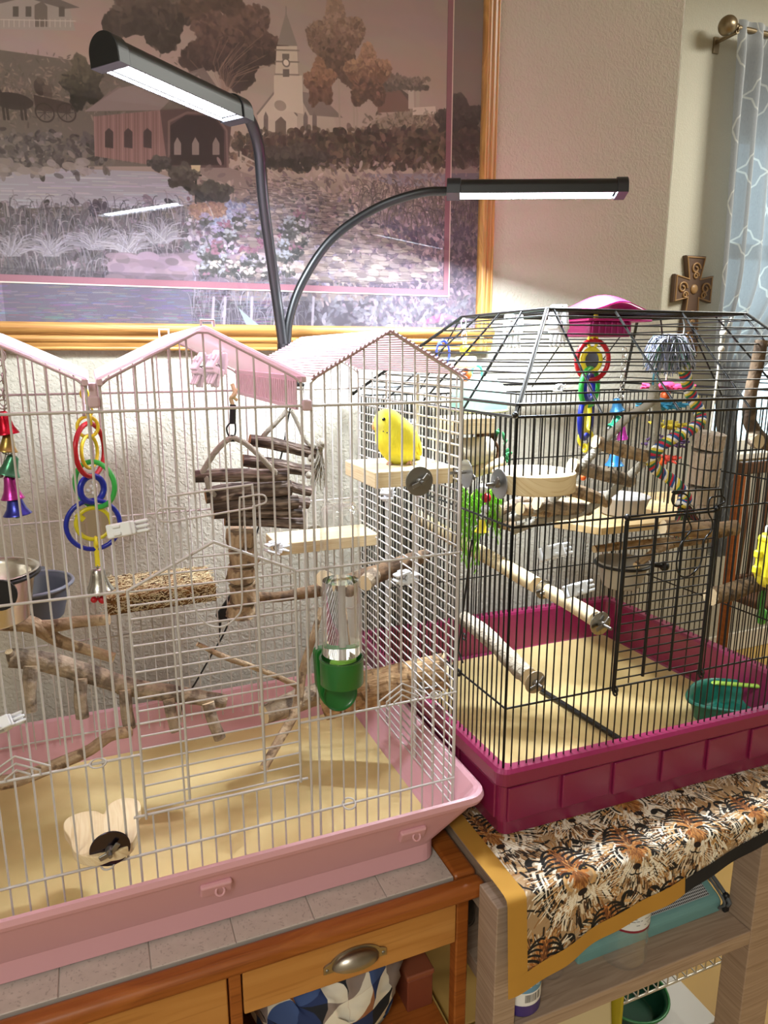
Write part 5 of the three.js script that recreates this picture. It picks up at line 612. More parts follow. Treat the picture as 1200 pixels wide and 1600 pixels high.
{ // gravity waterer clipped to the front bars
  const z = WF + 0.030, t = thing('water_dispenser', 'clear tube waterer with a dark green cup clipped to the front', 'water dispenser', pz(530, 1110, z)), c = pz(534, 1040, z), k = 0.00086, cx = c.x, Y = (v) => pz(534, v, z).y;
  const R = 0.0242, tubeG = lathe([[0, Y(785)], [R * 0.75, Y(786)], [R * 0.94, Y(792)], [R, Y(802)], [R * 1.05, Y(1018)], [R * 1.05 - 0.0014, Y(1018)], [R - 0.0014, Y(803)], [R * 0.9, Y(794)], [0, Y(788)]], 32); tubeG.translate(cx, 0, z); part('tube', tubeG, M.clear, t); const w = new THREE.CylinderGeometry(R - 0.0016, R * 1.04 - 0.0016, Y(906) - Y(1020), 32); w.translate(cx, (Y(906) + Y(1020)) / 2, z); part('water', w, M.water, t);
  const lip = torus(V3(cx, Y(1026), z), R * 1.12, 0.0022, UP, 36, 8), cup = lathe([[R * 0.9, Y(1068)], [R * 1.14, Y(1066)], [R * 1.16, Y(1026)], [R * 1.08, Y(1026)], [R * 1.06, Y(1062)], [R * 0.9, Y(1064)]], 36); cup.translate(cx, 0, z); const hold = part('holder_ring', cup, M.green, t); part('clear_lip', lip, M.clear, hold);
  const s = new THREE.Shape(), X = (u) => pz(u, 1060, z - 0.012).x, YY = (v) => pz(530, v, z - 0.012).y; s.moveTo(X(500), YY(1024)); s.quadraticCurveTo(X(501), YY(1018), X(508), YY(1018)); s.lineTo(X(552), YY(1018)); s.lineTo(X(560), YY(1070)); s.bezierCurveTo(X(556), YY(1098), X(546), YY(1112), X(530), YY(1112)); s.bezierCurveTo(X(512), YY(1112), X(504), YY(1090), X(502), YY(1070)); s.closePath(); const bp = extrude(s, 0.010, 0.002, 20); bp.translate(0, 0, z - 0.036); part('back_plate', bp, M.green, t);
  const b = pz(531, 1084, z - 0.02), bo = lathe([[0, 0], [0.0195, 0], [0.0215, 0.002], [0.0235, 0.009], [0.0222, 0.0092], [0.0195, 0.003], [0, 0.0028]], 36); bo.rotateX(Math.PI / 2 - 0.12); bo.translate(b.x, b.y, z - 0.026); part('drinking_cup', bo, M.green, t); const fl = new THREE.CylinderGeometry(0.016, 0.016, 0.003, 24); fl.scale(1.1, 1, 0.5); fl.translate(cx, Y(1030), z + 0.006); part('float', fl, M.limeSoft, t); part('hook', [rod(V3(cx - 0.012, Y(1030), z - 0.030), V3(cx - 0.012, Y(1030), WF - 0.006), 0.002, 8), rod(V3(cx + 0.012, Y(1030), z - 0.030), V3(cx + 0.012, Y(1030), WF - 0.006), 0.002, 8)], M.green, t); }
{ // lamp cord with its switch behind the cage
  const z = -1.245, t = thing('lamp_cord', 'thin black cord with an inline switch hanging behind the cage', 'cord', pz(300, 1070, z)); part('cable', tube([pz(452, 560, z), pz(455, 620, z), pz(449, 660, z), pz(440, 710, z), pz(415, 790, z), pz(396, 850, z), pz(378, 915, z), pz(352, 985, z), pz(330, 1024, z), pz(306, 1066, z), pz(286, 1100, z), pz(276, 1150, z)], 0.0017, 120, 6), M.blackPlastic, t);
  const a = pz(376, 922, z + 0.002), b = pz(344, 968, z + 0.002), g = new RoundedBoxGeometry(a.distanceTo(b), 0.024, 0.012, 3, 0.005); g.rotateZ(Math.atan2(a.y - b.y, a.x - b.x)); const m = along(a, b, 0.5); g.translate(m.x, m.y, m.z); const sw = part('switch_body', g, M.blackPlastic, t); part('status_light', ball(pz(373, 943, z + 0.009), 0.0018, 8), std(0xffffff, 0.4, 0, { emissive: 0x9fd8d0, emissiveIntensity: 1.2 }), sw); part('strain_relief', [rod(a, pz(383, 905, z), 0.003, 8, 0.0018), rod(b, pz(342, 996, z), 0.0034, 8, 0.0018)], M.blackPlastic, sw); }
// clips in and on the white cage
placeClip(pz(199, 826, WF + 0.006), 'white plastic clip on the front bars just right of the ring chain', 0.1, 0.1, 1.05, 1.3);
placeClip(pz(432, 856, -1.13), 'white plastic clip holding the left end of the pine board shelf', 0.25, -0.15, 1.0);
placeClip(pz(634, 902, -0.955), 'white plastic clip on the side bars right of the water tube', 0.2, -0.1, 1.0);
placeClip(pz(6, 1131, WF + 0.008), 'white plastic clip on the front bars above the left feeder arch', 0.3, -0.3, 0.95, 0.9);
placeClip(pz(314, 577, -0.97), 'white plastic clip hanging from the middle roof, left of the pair', 0.4, -1.95, 1.05);
placeClip(pz(338, 575, -0.955), 'white plastic clip hanging from the middle roof, right of the pair', 0.5, -1.95, 1.1);
placeClip(pz(606, 770, -1.0), 'white plastic clip on the side bars below the budgie platform', 0.9, 0.1, 1.0);
placeClip(pz(640, 665, -1.18), 'white plastic clip behind the budgie on the side bars', 0.6, 0.2, 1.0);

// ------------------------------------------------------------------ what hangs and stands in the black cage
const bp = (u, v, d) => bfront(u, v, d);
{ // round platform bolted to the left side
  const w = px(780, 756, BX0 - 0.012), c = V3(w.x + 0.062, w.y + 0.004, w.z - 0.012), t = thing('wooden_platform', 'round pale wooden platform bolted to the left side of the black cage', 'platform', c.clone()); const g = lathe([[0, -0.026], [0.056, -0.026], [0.0575, -0.0245], [0.0575, -0.0015], [0.056, 0], [0, 0]], 44); { const uv = g.attributes.uv, p = g.attributes.position; for (let i = 0; i < uv.count; i++) uv.setXY(i, p.getX(i), p.getZ(i) + p.getY(i)); } g.translate(c.x, c.y + 0.008, c.z); part('board', g, M.pale, t); fastener(t, w, V3(-1, 0, 0.02), 0.0205, std(0x9a9c9e, 0.3, 0.8), 0.02); part('bolt', rod(w, c, 0.0026, 8), M.zinc, t); }
{ const a = bp(726, 663, 0.33), t = thing('wooden_platform', 'small thick wooden block shelf high in the left of the black cage', 'platform', a.clone()); part('board', [new RoundedBoxGeometry(0.085, 0.028, 0.07, 2, 0.002)].map((g) => { boxUV(g); g.translate(a.x, a.y, a.z); return g; }), M.pale, t); }
{ // sea-green hide
  const c = bp(748, 640, 0.40), s = [[0.001, 0.062], [0.02, 0.061], [0.036, 0.055], [0.048, 0.042], [0.053, 0.024], [0.054, 0], [0.052, 0], [0.0505, 0.024], [0.046, 0.04], [0.034, 0.053], [0.018, 0.058], [0.001, 0.059]]; const g = lathe(s, 36); g.translate(c.x, c.y, c.z); const t = thing('dome_hide', 'milky sea-green plastic dome hanging behind the pink wire roof', 'bird hide', c.clone()); const top = part('dome', g, phys(0x9fd0bd, 0.35, { transmission: 0.3, thickness: 0 }), t); part('rim', torus(c, 0.0535, 0.0025, UP, 36, 8), phys(0xcfd49a, 0.4), t); part('hanger', [torus(bp(745, 583, 0.40), 0.011, 0.0022, VZ, 24, 8, 1, 1.25)], phys(0x3fae6e, 0.35), t, 'green hanging ring'); part('cord', rod(bp(745, 596, 0.4), c.clone().add(V3(0, 0.06, 0)), 0.001), M.rope, t); }
{ // vine wreath toy
  const c = bp(757, 705, 0.34), t = thing('wreath_toy', 'woven vine ring toy with pale paper roll and green leaves', 'foraging toy', c.clone()), R = rng(61); const vine = []; for (let k = 0; k < 9; k++) { const q = [], rr = 0.034 + (R() - 0.5) * 0.012, ph = R() * 6.28; for (let i = 0; i < 26; i++) { const a = i / 26 * 6.283; q.push(c.clone().add(V3(Math.cos(a) * rr + 0.008, Math.sin(a) * rr, Math.sin(a * 3 + ph) * 0.007).applyAxisAngle(UP, 0.5))); } vine.push(tube(q, 0.0022, 60, 6, true)); } part('vine_ring', vine, std(0x8a6a4a, 0.9, 0, { map: rep(tBarkTan, 4, 4) }), t).userData.kind = 'stuff';
  const pr = new THREE.CylinderGeometry(0.026, 0.026, 0.075, 26, 1, true); pr.rotateZ(Math.PI / 2); pr.rotateY(0.2); pr.translate(c.x - 0.035, c.y + 0.002, c.z + 0.012); const roll = part('paper_roll', pr, std(0xd9cfb6, 0.85), t); roll.material.side = THREE.DoubleSide; const lf = []; for (let k = 0; k < 26; k++) { const a = R() * 3.6 - 2.2; const g = ball(V3(0, 0, 0), 0.0085, 8, 0.45, 1.1, 0.15); g.rotateZ(R() * 6); g.rotateY(R() * 3); const p = c.clone().add(V3(Math.cos(a) * 0.036 + 0.012, Math.sin(a) * 0.036, (R() - 0.3) * 0.016)); g.translate(p.x, p.y, p.z); lf.push(g); } part('leaf', lf, std(0x2c7a48, 0.6), t).userData.kind = 'stuff'; part('knot', [ball(c.clone().add(V3(-0.026, -0.033, 0.012)), 0.011, 10, 1, 0.9, 0.6)], std(0xc99a2a, 0.7), t, 'mustard coloured chip'); part('perch_stick', (() => { const [g, e, e2] = branch([bp(700, 748, 0.33), bp(745, 736, 0.32), bp(788, 722, 0.31)], [0.010, 0.011, 0.0105], { seed: 66, rough: 0.05 }); return [g, e, e2]; })(), M.pale, t); }
{ // lime crinkle paper bunch
  const t = thing('crinkle_tassel', 'bunch of lime green crinkled paper strips dangling at the left of the black cage', 'bird toy', bp(742, 765, 0.28)), R = rng(71), g = []; for (let k = 0; k < 130; k++) { const u = 722 + R() * 62, v0 = 762 + R() * 22, len = 24 + R() * (u < 748 ? 100 : 44), d = 0.27 + R() * 0.035, q = []; for (let i = 0; i <= 7; i++) q.push(bp(u + (R() - 0.5) * 9, v0 + len * i / 7, d)); g.push(tube(q, 0.0011, 12, 3)); } part('paper_strip', g, std(0x8fd83a, 0.7), t).userData.kind = 'stuff'; }
{ const d = 0.20, t = thing('bead_toy', 'short string of white and red beads with a small yellow bell', 'bead toy', bp(760, 770, d)); part('cord', wire([bp(752, 752, d), bp(762, 775, d), bp(757, 815, d), bp(741, 824, d)], 0.0012), M.rope, t); for (const [u, v, r, m] of [[754, 763, 0.0085, M.whitePlastic], [760, 778, 0.008, M.redPlastic], [758, 795, 0.007, M.whitePlastic], [755, 806, 0.006, M.whitePlastic]]) part('bead', ball(bp(u, v, d), r, 12), m, t); bell(t, bp(753, 812, d), 0.012, 0.02, M.yellowPlastic, 0, 'yellow_bell'); }
{ // rope ladder of short logs
  const t = thing('log_ladder', 'climbing ladder of short bark logs strung on pale rope across the black cage', 'bird ladder', bp(880, 760, 0.25));
  const logs = [[930, 690, 1026, 716, 0.20, 0.0112], [893, 727, 985, 752, 0.215, 0.0122], [865, 760, 948, 784, 0.225, 0.0118], [838, 786, 920, 796, 0.235, 0.0118], [812, 795, 886, 800, 0.25, 0.0118], [780, 798, 846, 776, 0.275, 0.010], [745, 800, 800, 822, 0.29, 0.0105]];
  logs.forEach(([u0, v0, u1, v1, d, r], i) => { const a = bp(u0, v0, d), b = bp(u1, v1, d + 0.02), [g, c, c2] = branch([a, along(a, b, 0.5).add(V3(0, 0.003 * ((i % 3) - 1), 0)), b], [r, r * 1.06, r * 0.96], { rough: 0.12, seed: 80 + i, sides: 14, step: 0.005 }); const m = part('log', g, i % 2 ? M.barkGrey : M.barkTan, t); for (const e of [c, c2]) part('cut_end', e, M.cut, m); });
  const rp = (pts, n) => part('rope', twistRope(pts, 0.0038, 0.0042, n, 110), M.rope, t);
  rp([bp(752, 770, 0.30), bp(790, 808, 0.275), bp(830, 800, 0.25), bp(866, 778, 0.232), bp(893, 745, 0.218), bp(930, 705, 0.202), bp(978, 655, 0.20), bp(1016, 628, 0.20), bp(1022, 600, 0.20)], 26);
  rp([bp(800, 830, 0.29), bp(850, 812, 0.262), bp(905, 802, 0.247), bp(945, 778, 0.238), bp(985, 742, 0.228), bp(1012, 712, 0.222), bp(1026, 660, 0.21), bp(1022, 600, 0.20)], 26);
  part('hook', torus(bp(1024, 594, 0.20), 0.012, 0.002, V3(0.4, 0, 1), 24, 8, 0.7, 1.5), std(0x3b7f92, 0.35, 0.3), t, 'blue-grey hook'); }
{ // ring mirror toy
  const d = 0.24, k = 0.00128, t = thing('mirror_ring_toy', 'hanging mirror toy with red, green, blue and yellow rings', 'ring toy', bp(925, 495, d)), T = (u, v, R, r, mat, ax = VZ, sx = 1, sy = 1, n = 'ring') => part(n, torus(bp(u, v, d), R * k, r * k, ax, 34, 8, sx, sy), mat, t);
  for (const [u, v] of [[931, 497], [928, 510], [927, 524]]) T(u, v, 6.5, 1.7, M.yellowPlastic, V3(0.5, 0, 1), 0.6, 1.1, 'chain_link'); T(926, 533, 9, 2.2, M.yellowPlastic, VZ, 0.8, 1.1);
  T(926, 563, 26, 3.4, M.redPlastic); T(924, 563, 14.5, 3.6, M.yellowPlastic); { const g = new THREE.CylinderGeometry(12 * k, 12 * k, 0.003, 26); g.rotateX(Math.PI / 2); const p = bp(924, 563, d); g.translate(p.x, p.y, p.z); part('mirror_disc', g, std(0x77777c, 0.3, 0.8), t); }
  T(921, 605, 25, 3.6, M.greenPlastic, V3(0.45, 0, 0.9)); T(919, 605, 17, 4.6, M.bluePlastic, V3(0.55, 0, 0.85)); part('bead', ball(bp(919, 608, d), 7 * k, 10, 0.7, 1.2, 0.7), std(0xd9b8b0, 0.4), t); T(915, 652, 29, 3.8, M.bluePlastic, V3(0.55, 0, 0.85), 0.75); T(917, 650, 20, 3.2, M.yellowPlastic, V3(0.6, 0, 0.8), 0.7); T(915, 685, 11, 2.6, M.yellowPlastic, VZ); T(914, 700, 5, 1.8, M.yellowPlastic, VX);
  part('cord', wire([bp(914, 705, d), bp(911, 740, d)], 0.0009), M.steel, t); part('bead', ball(bp(911, 746, d), 0.006, 10), M.orangePlastic, t, 'orange bead'); }
{ // chain of bells further back
  const d = 0.42, t = thing('bell_toy', 'chain of small coloured bells hanging at the back of the black cage', 'bell toy', bp(972, 560, d)); chain(t, bp(976, 545, d), bp(970, 640, d), 9, 0.001, M.steel); bell(t, bp(966, 622, d), 0.016, 0.026, std(0x2c5f80, 0.3, 0.6), 0.2); bell(t, bp(960, 648, d), 0.016, 0.028, std(0x2f9a72, 0.3, 0.6), -0.5); bell(t, bp(974, 664, d), 0.014, 0.030, M.bellPink, 0.1); chain(t, bp(972, 640, d), bp(964, 706, d), 7, 0.001, M.steel); bell(t, bp(961, 708, d), 0.021, 0.026, std(0x2f78b4, 0.3, 0.5), 0); }
{ // foam and pompom toy
  const d = 0.33, t = thing('foam_toy', 'stacked toy of pink, teal, yellow and purple shapes beside the rope perch', 'bird toy', bp(1036, 590, d)), R = rng(91), flower = (u, v, r, col, n = 12, h = 0.4) => { const c = bp(u, v, d), g = []; for (let k = 0; k < n * 3; k++) { const a = k / n * 6.283 + R(), l = r * (0.7 + R() * 0.6), e = V3(Math.cos(a) * l, (R() - 0.5) * r * h, Math.sin(a) * l); g.push(rod(c, c.clone().add(e), 0.0022, 5)); } g.push(ball(c, r * 0.4, 10, 1, 0.7, 1)); const m = part('tuft', g, std(col, 0.75), t); m.userData.kind = 'stuff'; };
  flower(1042, 604, 0.042, 0xd8386a, 16, 0.2); flower(1032, 632, 0.046, 0x1f6f86, 14, 0.3); flower(1048, 664, 0.036, 0xc9b02e, 12, 0.35); flower(1042, 690, 0.042, 0x4a3354, 14, 0.5); flower(1040, 716, 0.026, 0xc8402a, 10, 0.6); for (const [u, v, r] of [[1040, 618, 0.010], [1030, 722, 0.011], [1001, 712, 0.007]]) part('bead', ball(bp(u, v, d), r, 10), M.orangePlastic, t); part('cord', rod(bp(1042, 560, d), bp(1036, 735, d), 0.0014), M.rope, t); }
{ // fringe and spiral rope perch
  const d = 0.20, cols = [0xb5263a, 0x2b6e4f, 0xd9c24a, 0xe9e4dc, 0x2c4f86], t = thing('rope_perch', 'multicoloured twisted cotton rope perch zigzagging below a frayed mop end', 'rope perch', bp(1060, 580, d));
  const path = [[1068, 572], [1074, 600], [1082, 622], [1092, 642], [1094, 658], [1078, 672], [1050, 686], [1030, 700], [1018, 716], [1024, 732], [1044, 746], [1060, 760], [1072, 780], [1062, 790]].map(([u, v], i) => bp(u, v, d + 0.012 * Math.sin(i * 0.9))), c = new THREE.CatmullRomCurve3(path), n = 220, F = c.computeFrenetFrames(n); cols.forEach((col, s) => { const q = []; for (let i = 0; i <= n; i++) { const a = i / n * 6.283 * 15 + s * 6.283 / 5, p = c.getPointAt(i / n); q.push(p.addScaledVector(F.normals[i], Math.cos(a) * 0.0062).addScaledVector(F.binormals[i], Math.sin(a) * 0.0062)); } part('strand', new THREE.TubeGeometry(new THREE.CatmullRomCurve3(q), 420, 0.0046, 6), std(col, 0.9), t); });
  const R = rng(101), fr = (list, n2, gen, name) => list.forEach((col) => { const g = []; for (let k = 0; k < n2; k++) g.push(tube(gen(), 0.0008, 7, 3)); part(name, g, std(col, 0.95), t).userData.kind = 'stuff'; });
  fr([0xb9bccb, 0x9a9cae, 0xd8d6dc, 0x5a7a68, 0x4a4e56, 0x8a90b0, 0xa8aab8], 70, () => { const a = bp(1046 + (R() - 0.5) * 30, 522 + R() * 10, d + (R() - 0.5) * 0.03), w = (R() - 0.5), e = bp(1046 + w * 84, 556 + R() * 34 - Math.abs(w) * 16, d + (R() - 0.5) * 0.06); return [a, along(a, e, 0.45).add(V3(w * 0.012, 0.012, (R() - 0.5) * 0.01)), e]; }, 'mop_strand');
  fr([0x2f5a48, 0x1e2a3a, 0xb8a84a, 0x8a2f3c, 0x5a3b30, 0x3a5a3a], 46, () => { const a = bp(1068 + (R() - 0.5) * 14, 782 + R() * 6, d), e = bp(1076 + (R() - 0.5) * 46, 818 + R() * 24, d + (R() - 0.5) * 0.05); return [a, along(a, e, 0.5).add(V3((R() - 0.5) * 0.012, 0.004, (R() - 0.5) * 0.012)), e]; }, 'frayed_strand'); part('hook', tube([bp(1067, 496, d), bp(1070, 510, d), bp(1066, 540, d), bp(1066, 575, d)], 0.002, 20, 6), M.zinc, t); }
{ // stack of grey discs on a cord
  const d = 0.26, t = thing('disc_toy', 'hanging column of thick grey-tan chew discs on a knotted white cord', 'chew toy', bp(1104, 800, d)); const vs = [[688, 15], [716, 14], [744, 13], [772, 13], [798, 12]]; vs.forEach(([v], i) => { const p = bp(1108 - i * 4.5, v, d), g = new THREE.CylinderGeometry(0.0285, 0.030, 0.030, 26, 4); const q = g.attributes.position; for (let k = 0; k < q.count; k++) { const a = Math.atan2(q.getZ(k), q.getX(k)), s = 1 + 0.10 * (vnoise(a * 3 + 20, q.getY(k) * 160 + i * 7, 64, 64, 18) - 0.5); q.setX(k, q.getX(k) * s); q.setZ(k, q.getZ(k) * s); } g.computeVertexNormals(); g.rotateX(0.15 - i * 0.04); g.rotateZ((i % 2 - 0.5) * 0.1); g.translate(p.x, p.y, p.z); part('disc', g, std(0xb9a692, 0.95, 0, { bumpMap: rep(tGrooves, 2, 1), bumpScale: 0.004 }), t); });
  part('cord', [tube([bp(1131, 498, d), bp(1128, 520, d), bp(1124, 560, d), bp(1118, 610, d), bp(1109, 676, d)], 0.0022, 40, 6), ball(bp(1130, 520, d), 0.0065, 8), ball(bp(1127, 545, d), 0.006, 8), tube([bp(1143, 496, d), bp(1134, 520, d), bp(1128, 545, d)], 0.0018, 16, 6)], std(0xd6cfbe, 0.9), t); }
{ const d = 0.10, t = addBranch('forked_perch', 'dark crooked branch hanging upright at the right end of the black cage', 'perch', [bp(1190, 532, d), bp(1183, 570, d), bp(1174, 610, d), bp(1170, 650, d), bp(1178, 672, d), bp(1194, 690, d), bp(1230, 704, d)], [0.010, 0.0105, 0.0100, 0.0105, 0.0115, 0.012, 0.012], std(0xa89a8c, 0.92, 0, { map: M.barkGrey.map, bumpMap: M.barkGrey.bumpMap, bumpScale: 0.0018 }), { rough: 0.12, seed: 111 }); stub(t, 'cut_stub', [bp(1178, 676, d), bp(1180, 690, d - 0.012), bp(1186, 690, d - 0.02)], [0.011, 0.012, 0.012], M.barkGrey, { seed: 112 }); }
{ // corner shelf with a steel-grey dish on it
  const y = bp(960, 822, 0.30).y - CY, y1 = y + 0.004, A = [bp(868, 806, 0.34), bp(940, 822, 0.26), bp(1064, 812, 0.26), bp(1068, 776, 0.50), bp(875, 776, 0.53)]; const s = new THREE.Shape(A.map((p) => new THREE.Vector2(p.x, -p.z))); const g = extrude(s, 0.012, 0.0012); norm(g); g.rotateX(-Math.PI / 2); const yy = bp(968, 818, 0.28).y; g.translate(0, yy - 0.012, 0); const t = thing('corner_shelf', 'wide flat pine corner shelf carrying a grey dish in the black cage', 'shelf', V3((A[0].x + A[2].x) / 2, yy - 0.012, A[0].z)); part('board', g, std(0xe8dcc8, 0.7, 0, { map: rep(tPale, 3, 3) }), t);
  const c = bp(972, 790, 0.345); c.y = yy + 0.002; const b = lathe([[0, 0], [0.036, 0], [0.042, 0.003], [0.052, 0.032], [0.0545, 0.036], [0.053, 0.0375], [0.050, 0.034], [0.040, 0.006], [0, 0.005]], 36); b.translate(c.x, c.y, c.z); const t2 = thing('food_dish', 'round grey dish standing on the corner shelf', 'dish', c.clone()); part('dish_wall', b, std(0xa9a199, 0.5), t2); const sd = new THREE.CylinderGeometry(0.046, 0.043, 0.004, 30); sd.translate(c.x, c.y + 0.026, c.z); part('seed', sd, std(0xb9b4b0, 0.95, 0, { bumpMap: rep(tRough, 4, 4), bumpScale: 0.004 }), t2).userData.kind = 'stuff'; }
{ // cup in a ring holder lower at the back
  const c = bp(973, 878, 0.40), g = lathe([[0, -0.055], [0.034, -0.055], [0.041, -0.05], [0.053, -0.004], [0.056, 0], [0.0565, 0.004], [0.054, 0.004], [0.050, -0.004], [0.038, -0.046], [0, -0.05]], 36); g.translate(c.x, c.y, c.z); const t = thing('coop_cup', 'grey plastic cup in a black ring holder below the corner shelf', 'cup', V3(c.x, c.y - 0.055, c.z)); part('cup_wall', g, std(0xa9a49c, 0.45), t); part('holder_ring', torus(V3(c.x, c.y - 0.003, c.z), 0.0575, 0.0032, UP, 40, 8), M.blackPlastic, t); part('clamp', [rod(V3(c.x + 0.05, c.y - 0.004, c.z + 0.02), V3(c.x + 0.085, c.y - 0.010, c.z + 0.03), 0.006, 12), ball(V3(c.x + 0.088, c.y - 0.011, c.z + 0.031), 0.011, 12)], M.blackPlastic, t); }
{ const d = 0.36, t = addBranch('forked_perch', 'smooth brown forked branch passing over the grey cup', 'perch', [bp(928, 858, d), bp(980, 852, d), bp(1040, 848, d - 0.03), bp(1090, 842, d - 0.05), bp(1112, 838, d - 0.06)], [0.0075, 0.0085, 0.0105, 0.0125, 0.012], M.barkTan, { rough: 0.08, seed: 121 }); stub(t, 'side_branch', [bp(1058, 848, d - 0.03), bp(1030, 858, d - 0.05), bp(1004, 876, d - 0.07), bp(994, 884, d - 0.075)], [0.009, 0.0085, 0.0078, 0.007], M.barkTan, { seed: 122, rough: 0.08 }); }
addBranch('pale_perch', 'bleached grey-white branch perch just above the door latch', 'perch', [bp(1036, 824, 0.19), bp(1070, 826, 0.18), bp(1112, 828, 0.17), bp(1150, 824, 0.16)], [0.014, 0.016, 0.016, 0.0145], std(0xcfc4b8, 0.85, 0, { map: M.barkTan.map, bumpMap: M.barkTan.bumpMap, bumpScale: 0.0012 }), { rough: 0.1, seed: 125 });
addBranch('cholla_perch', 'pitted pale stub perch near the right of the door', 'perch', [bp(1110, 932, 0.16), bp(1140, 925, 0.17), bp(1172, 914, 0.18), bp(1215, 905, 0.19)], [0.0165, 0.0175, 0.0165, 0.016], std(0xd4c3ac, 0.9, 0, { map: M.barkGrey.map, bumpMap: rep(tRough, 9, 9), bumpScale: 0.005 }), { rough: 0.12, seed: 128 });
{ // yellow seed feeder at the right edge
  const c = bp(1206, 874, 0.02), s = new THREE.Shape(), t = thing('seed_feeder', 'yellow plastic seed hopper on the right of the front bars', 'feeder', c.clone()); s.moveTo(-0.028, 0.036); s.quadraticCurveTo(-0.034, 0.043, -0.012, 0.044); s.lineTo(0.014, 0.044); s.quadraticCurveTo(0.036, 0.043, 0.032, 0.02); s.lineTo(0.028, -0.02); s.quadraticCurveTo(0.018, -0.042, 0, -0.044); s.quadraticCurveTo(-0.022, -0.042, -0.030, -0.02); s.closePath(); const g = extrude(s, 0.02, 0.005, 16); g.translate(c.x, c.y, c.z); part('hopper', g, M.yellowPlastic, t); const r = new THREE.TorusGeometry(0.017, 0.0035, 8, 28); r.scale(1, 1.25, 1); r.translate(c.x - 0.002, c.y - 0.014, c.z + 0.025); part('window_ring', r, M.yellowPlastic, t); const w = new THREE.CylinderGeometry(0.016, 0.016, 0.002, 26); w.rotateX(Math.PI / 2); w.scale(1, 1.25, 1); w.translate(c.x - 0.002, c.y - 0.014, c.z + 0.0245); part('window', w, std(0xd9b95e, 0.4), t); for (const dy of [0.014, -0.012]) part('side_tab', new RoundedBoxGeometry(0.018, 0.014, 0.012, 2, 0.004).translate(c.x - 0.034, c.y + dy, c.z + 0.004), M.yellowPlastic, t); part('ridge', rod(V3(c.x + 0.004, c.y + 0.04, c.z + 0.026), V3(c.x + 0.006, c.y + 0.008, c.z + 0.027), 0.003, 8), M.yellowPlastic, t); part('lid', new RoundedBoxGeometry(0.05, 0.016, 0.03, 3, 0.005).translate(c.x + 0.004, c.y + 0.052, c.z + 0.01), phys(0xcfdcd2, 0.4), t, 'pale translucent lid');
  const q = bp(1190, 942, 0.20), t2 = thing('green_rattle', 'lime translucent plastic charm hanging under the yellow hopper', 'bird toy', q.clone()); part('hoop', torus(q, 0.022, 0.004, V3(0.7, 0, 0.6), 28, 8, 0.8, 1.2), phys(0x5fc95a, 0.3, { transmission: 0.3 }), t2); part('drop', ball(V3(q.x + 0.006, q.y - 0.03, q.z), 0.014, 12, 0.8, 1.3, 0.8), phys(0x74d864, 0.3, { transmission: 0.3 }), t2); }
{ // green bath tub
  const y = -0.6755, mid = py(1140, 1118, y), cx = mid.x - 0.004, cz = mid.z + 0.002, a = 0.092, b = 0.058, loop = (k, h, dz = 0) => Array.from({ length: 48 }, (_, i) => { const t = i / 48 * 6.283, q = 1 + 0.05 * Math.cos(4 * t); return V(cx + Math.cos(t) * a * k * q, y + h + 0.010 * (1 + Math.cos(t + 2.6)) * 0.5 * (h > 0.02 ? 1 : 0), cz + Math.sin(t) * b * k * q); }), rings = [loop(0.72, 0), loop(0.86, 0.012), loop(0.96, 0.034), loop(1.06, 0.037), loop(1.07, 0.041), loop(1.0, 0.042), loop(0.88, 0.034), loop(0.80, 0.012), loop(0.68, 0.005)], pos = [], idx = []; for (let i = 0; i + 1 < rings.length; i++) for (let j = 0; j < 48; j++) { const o = i * 48; idx.push(o + j, o + 48 + j, o + (j + 1) % 48, o + (j + 1) % 48, o + 48 + j, o + 48 + (j + 1) % 48); } rings.forEach((r) => r.forEach((p) => pos.push(p.x, p.y, p.z))); const n0 = pos.length / 3; pos.push(cx, y + CY + 0.005, cz); for (let j = 0; j < 48; j++) idx.push((rings.length - 1) * 48 + j, n0, (rings.length - 1) * 48 + (j + 1) % 48); const n1 = n0 + 1; pos.push(cx, y + CY, cz); for (let j = 0; j < 48; j++) idx.push(j, (j + 1) % 48, n1); const g = new THREE.BufferGeometry(); g.setAttribute('position', new THREE.Float32BufferAttribute(pos, 3)); g.setIndex(idx); g.computeVertexNormals(); const t = thing('bird_bath', 'dark green oval plastic tub standing on the yellow liner', 'bird bath', V(cx, y, cz)); part('tub', g, M.teal, t);
  const s = thing('feeding_spoon', 'lime plastic spoon lying across the green tub', 'spoon', V(cx + 0.03, y + 0.04, cz)); const p0 = V(cx + 0.008, y + 0.047, cz - 0.046), p1 = V(cx + 0.082, y + 0.054, cz + 0.02); part('handle', rod(p0, p1, 0.0042, 10), phys(0xb6e05a, 0.35), s); part('spoon_bowl', ball(p0, 0.0075, 12, 1.2, 0.4, 0.9), phys(0xb6e05a, 0.35), s); }
// dowels running back from the front bars
{ const a = pz(945, 972, -0.795), b = px(724, 860, BX0 + 0.075), t = addBranch('dowel_perch', 'long smooth pale dowel perch with metal washers in the black cage', 'perch', [bp(932, 968, 0.02), bp(900, 948, 0.085), bp(868, 930, 0.13), bp(850, 920, 0.155)], [0.0125, 0.0125, 0.012, 0.0115], M.pale, { rough: 0.03, seed: 131, lump: 8 }); fastener(t, bp(938, 974, 0.0), VZ, 0.018, M.steel, 0.024); fastener(t, bp(850, 921, 0.15), VZ, 0.0165, M.steel, 0.018);
  const t2 = addBranch('dowel_perch', 'smooth pale dowel perch running to the back behind the white cage corner', 'perch', [bp(838, 914, 0.17), bp(800, 892, 0.24), bp(757, 867, 0.32), bp(715, 845, 0.39), bp(650, 806, 0.50)], [0.0135, 0.0138, 0.014, 0.014, 0.014], M.pale, { rough: 0.03, seed: 133, lump: 8 }); }
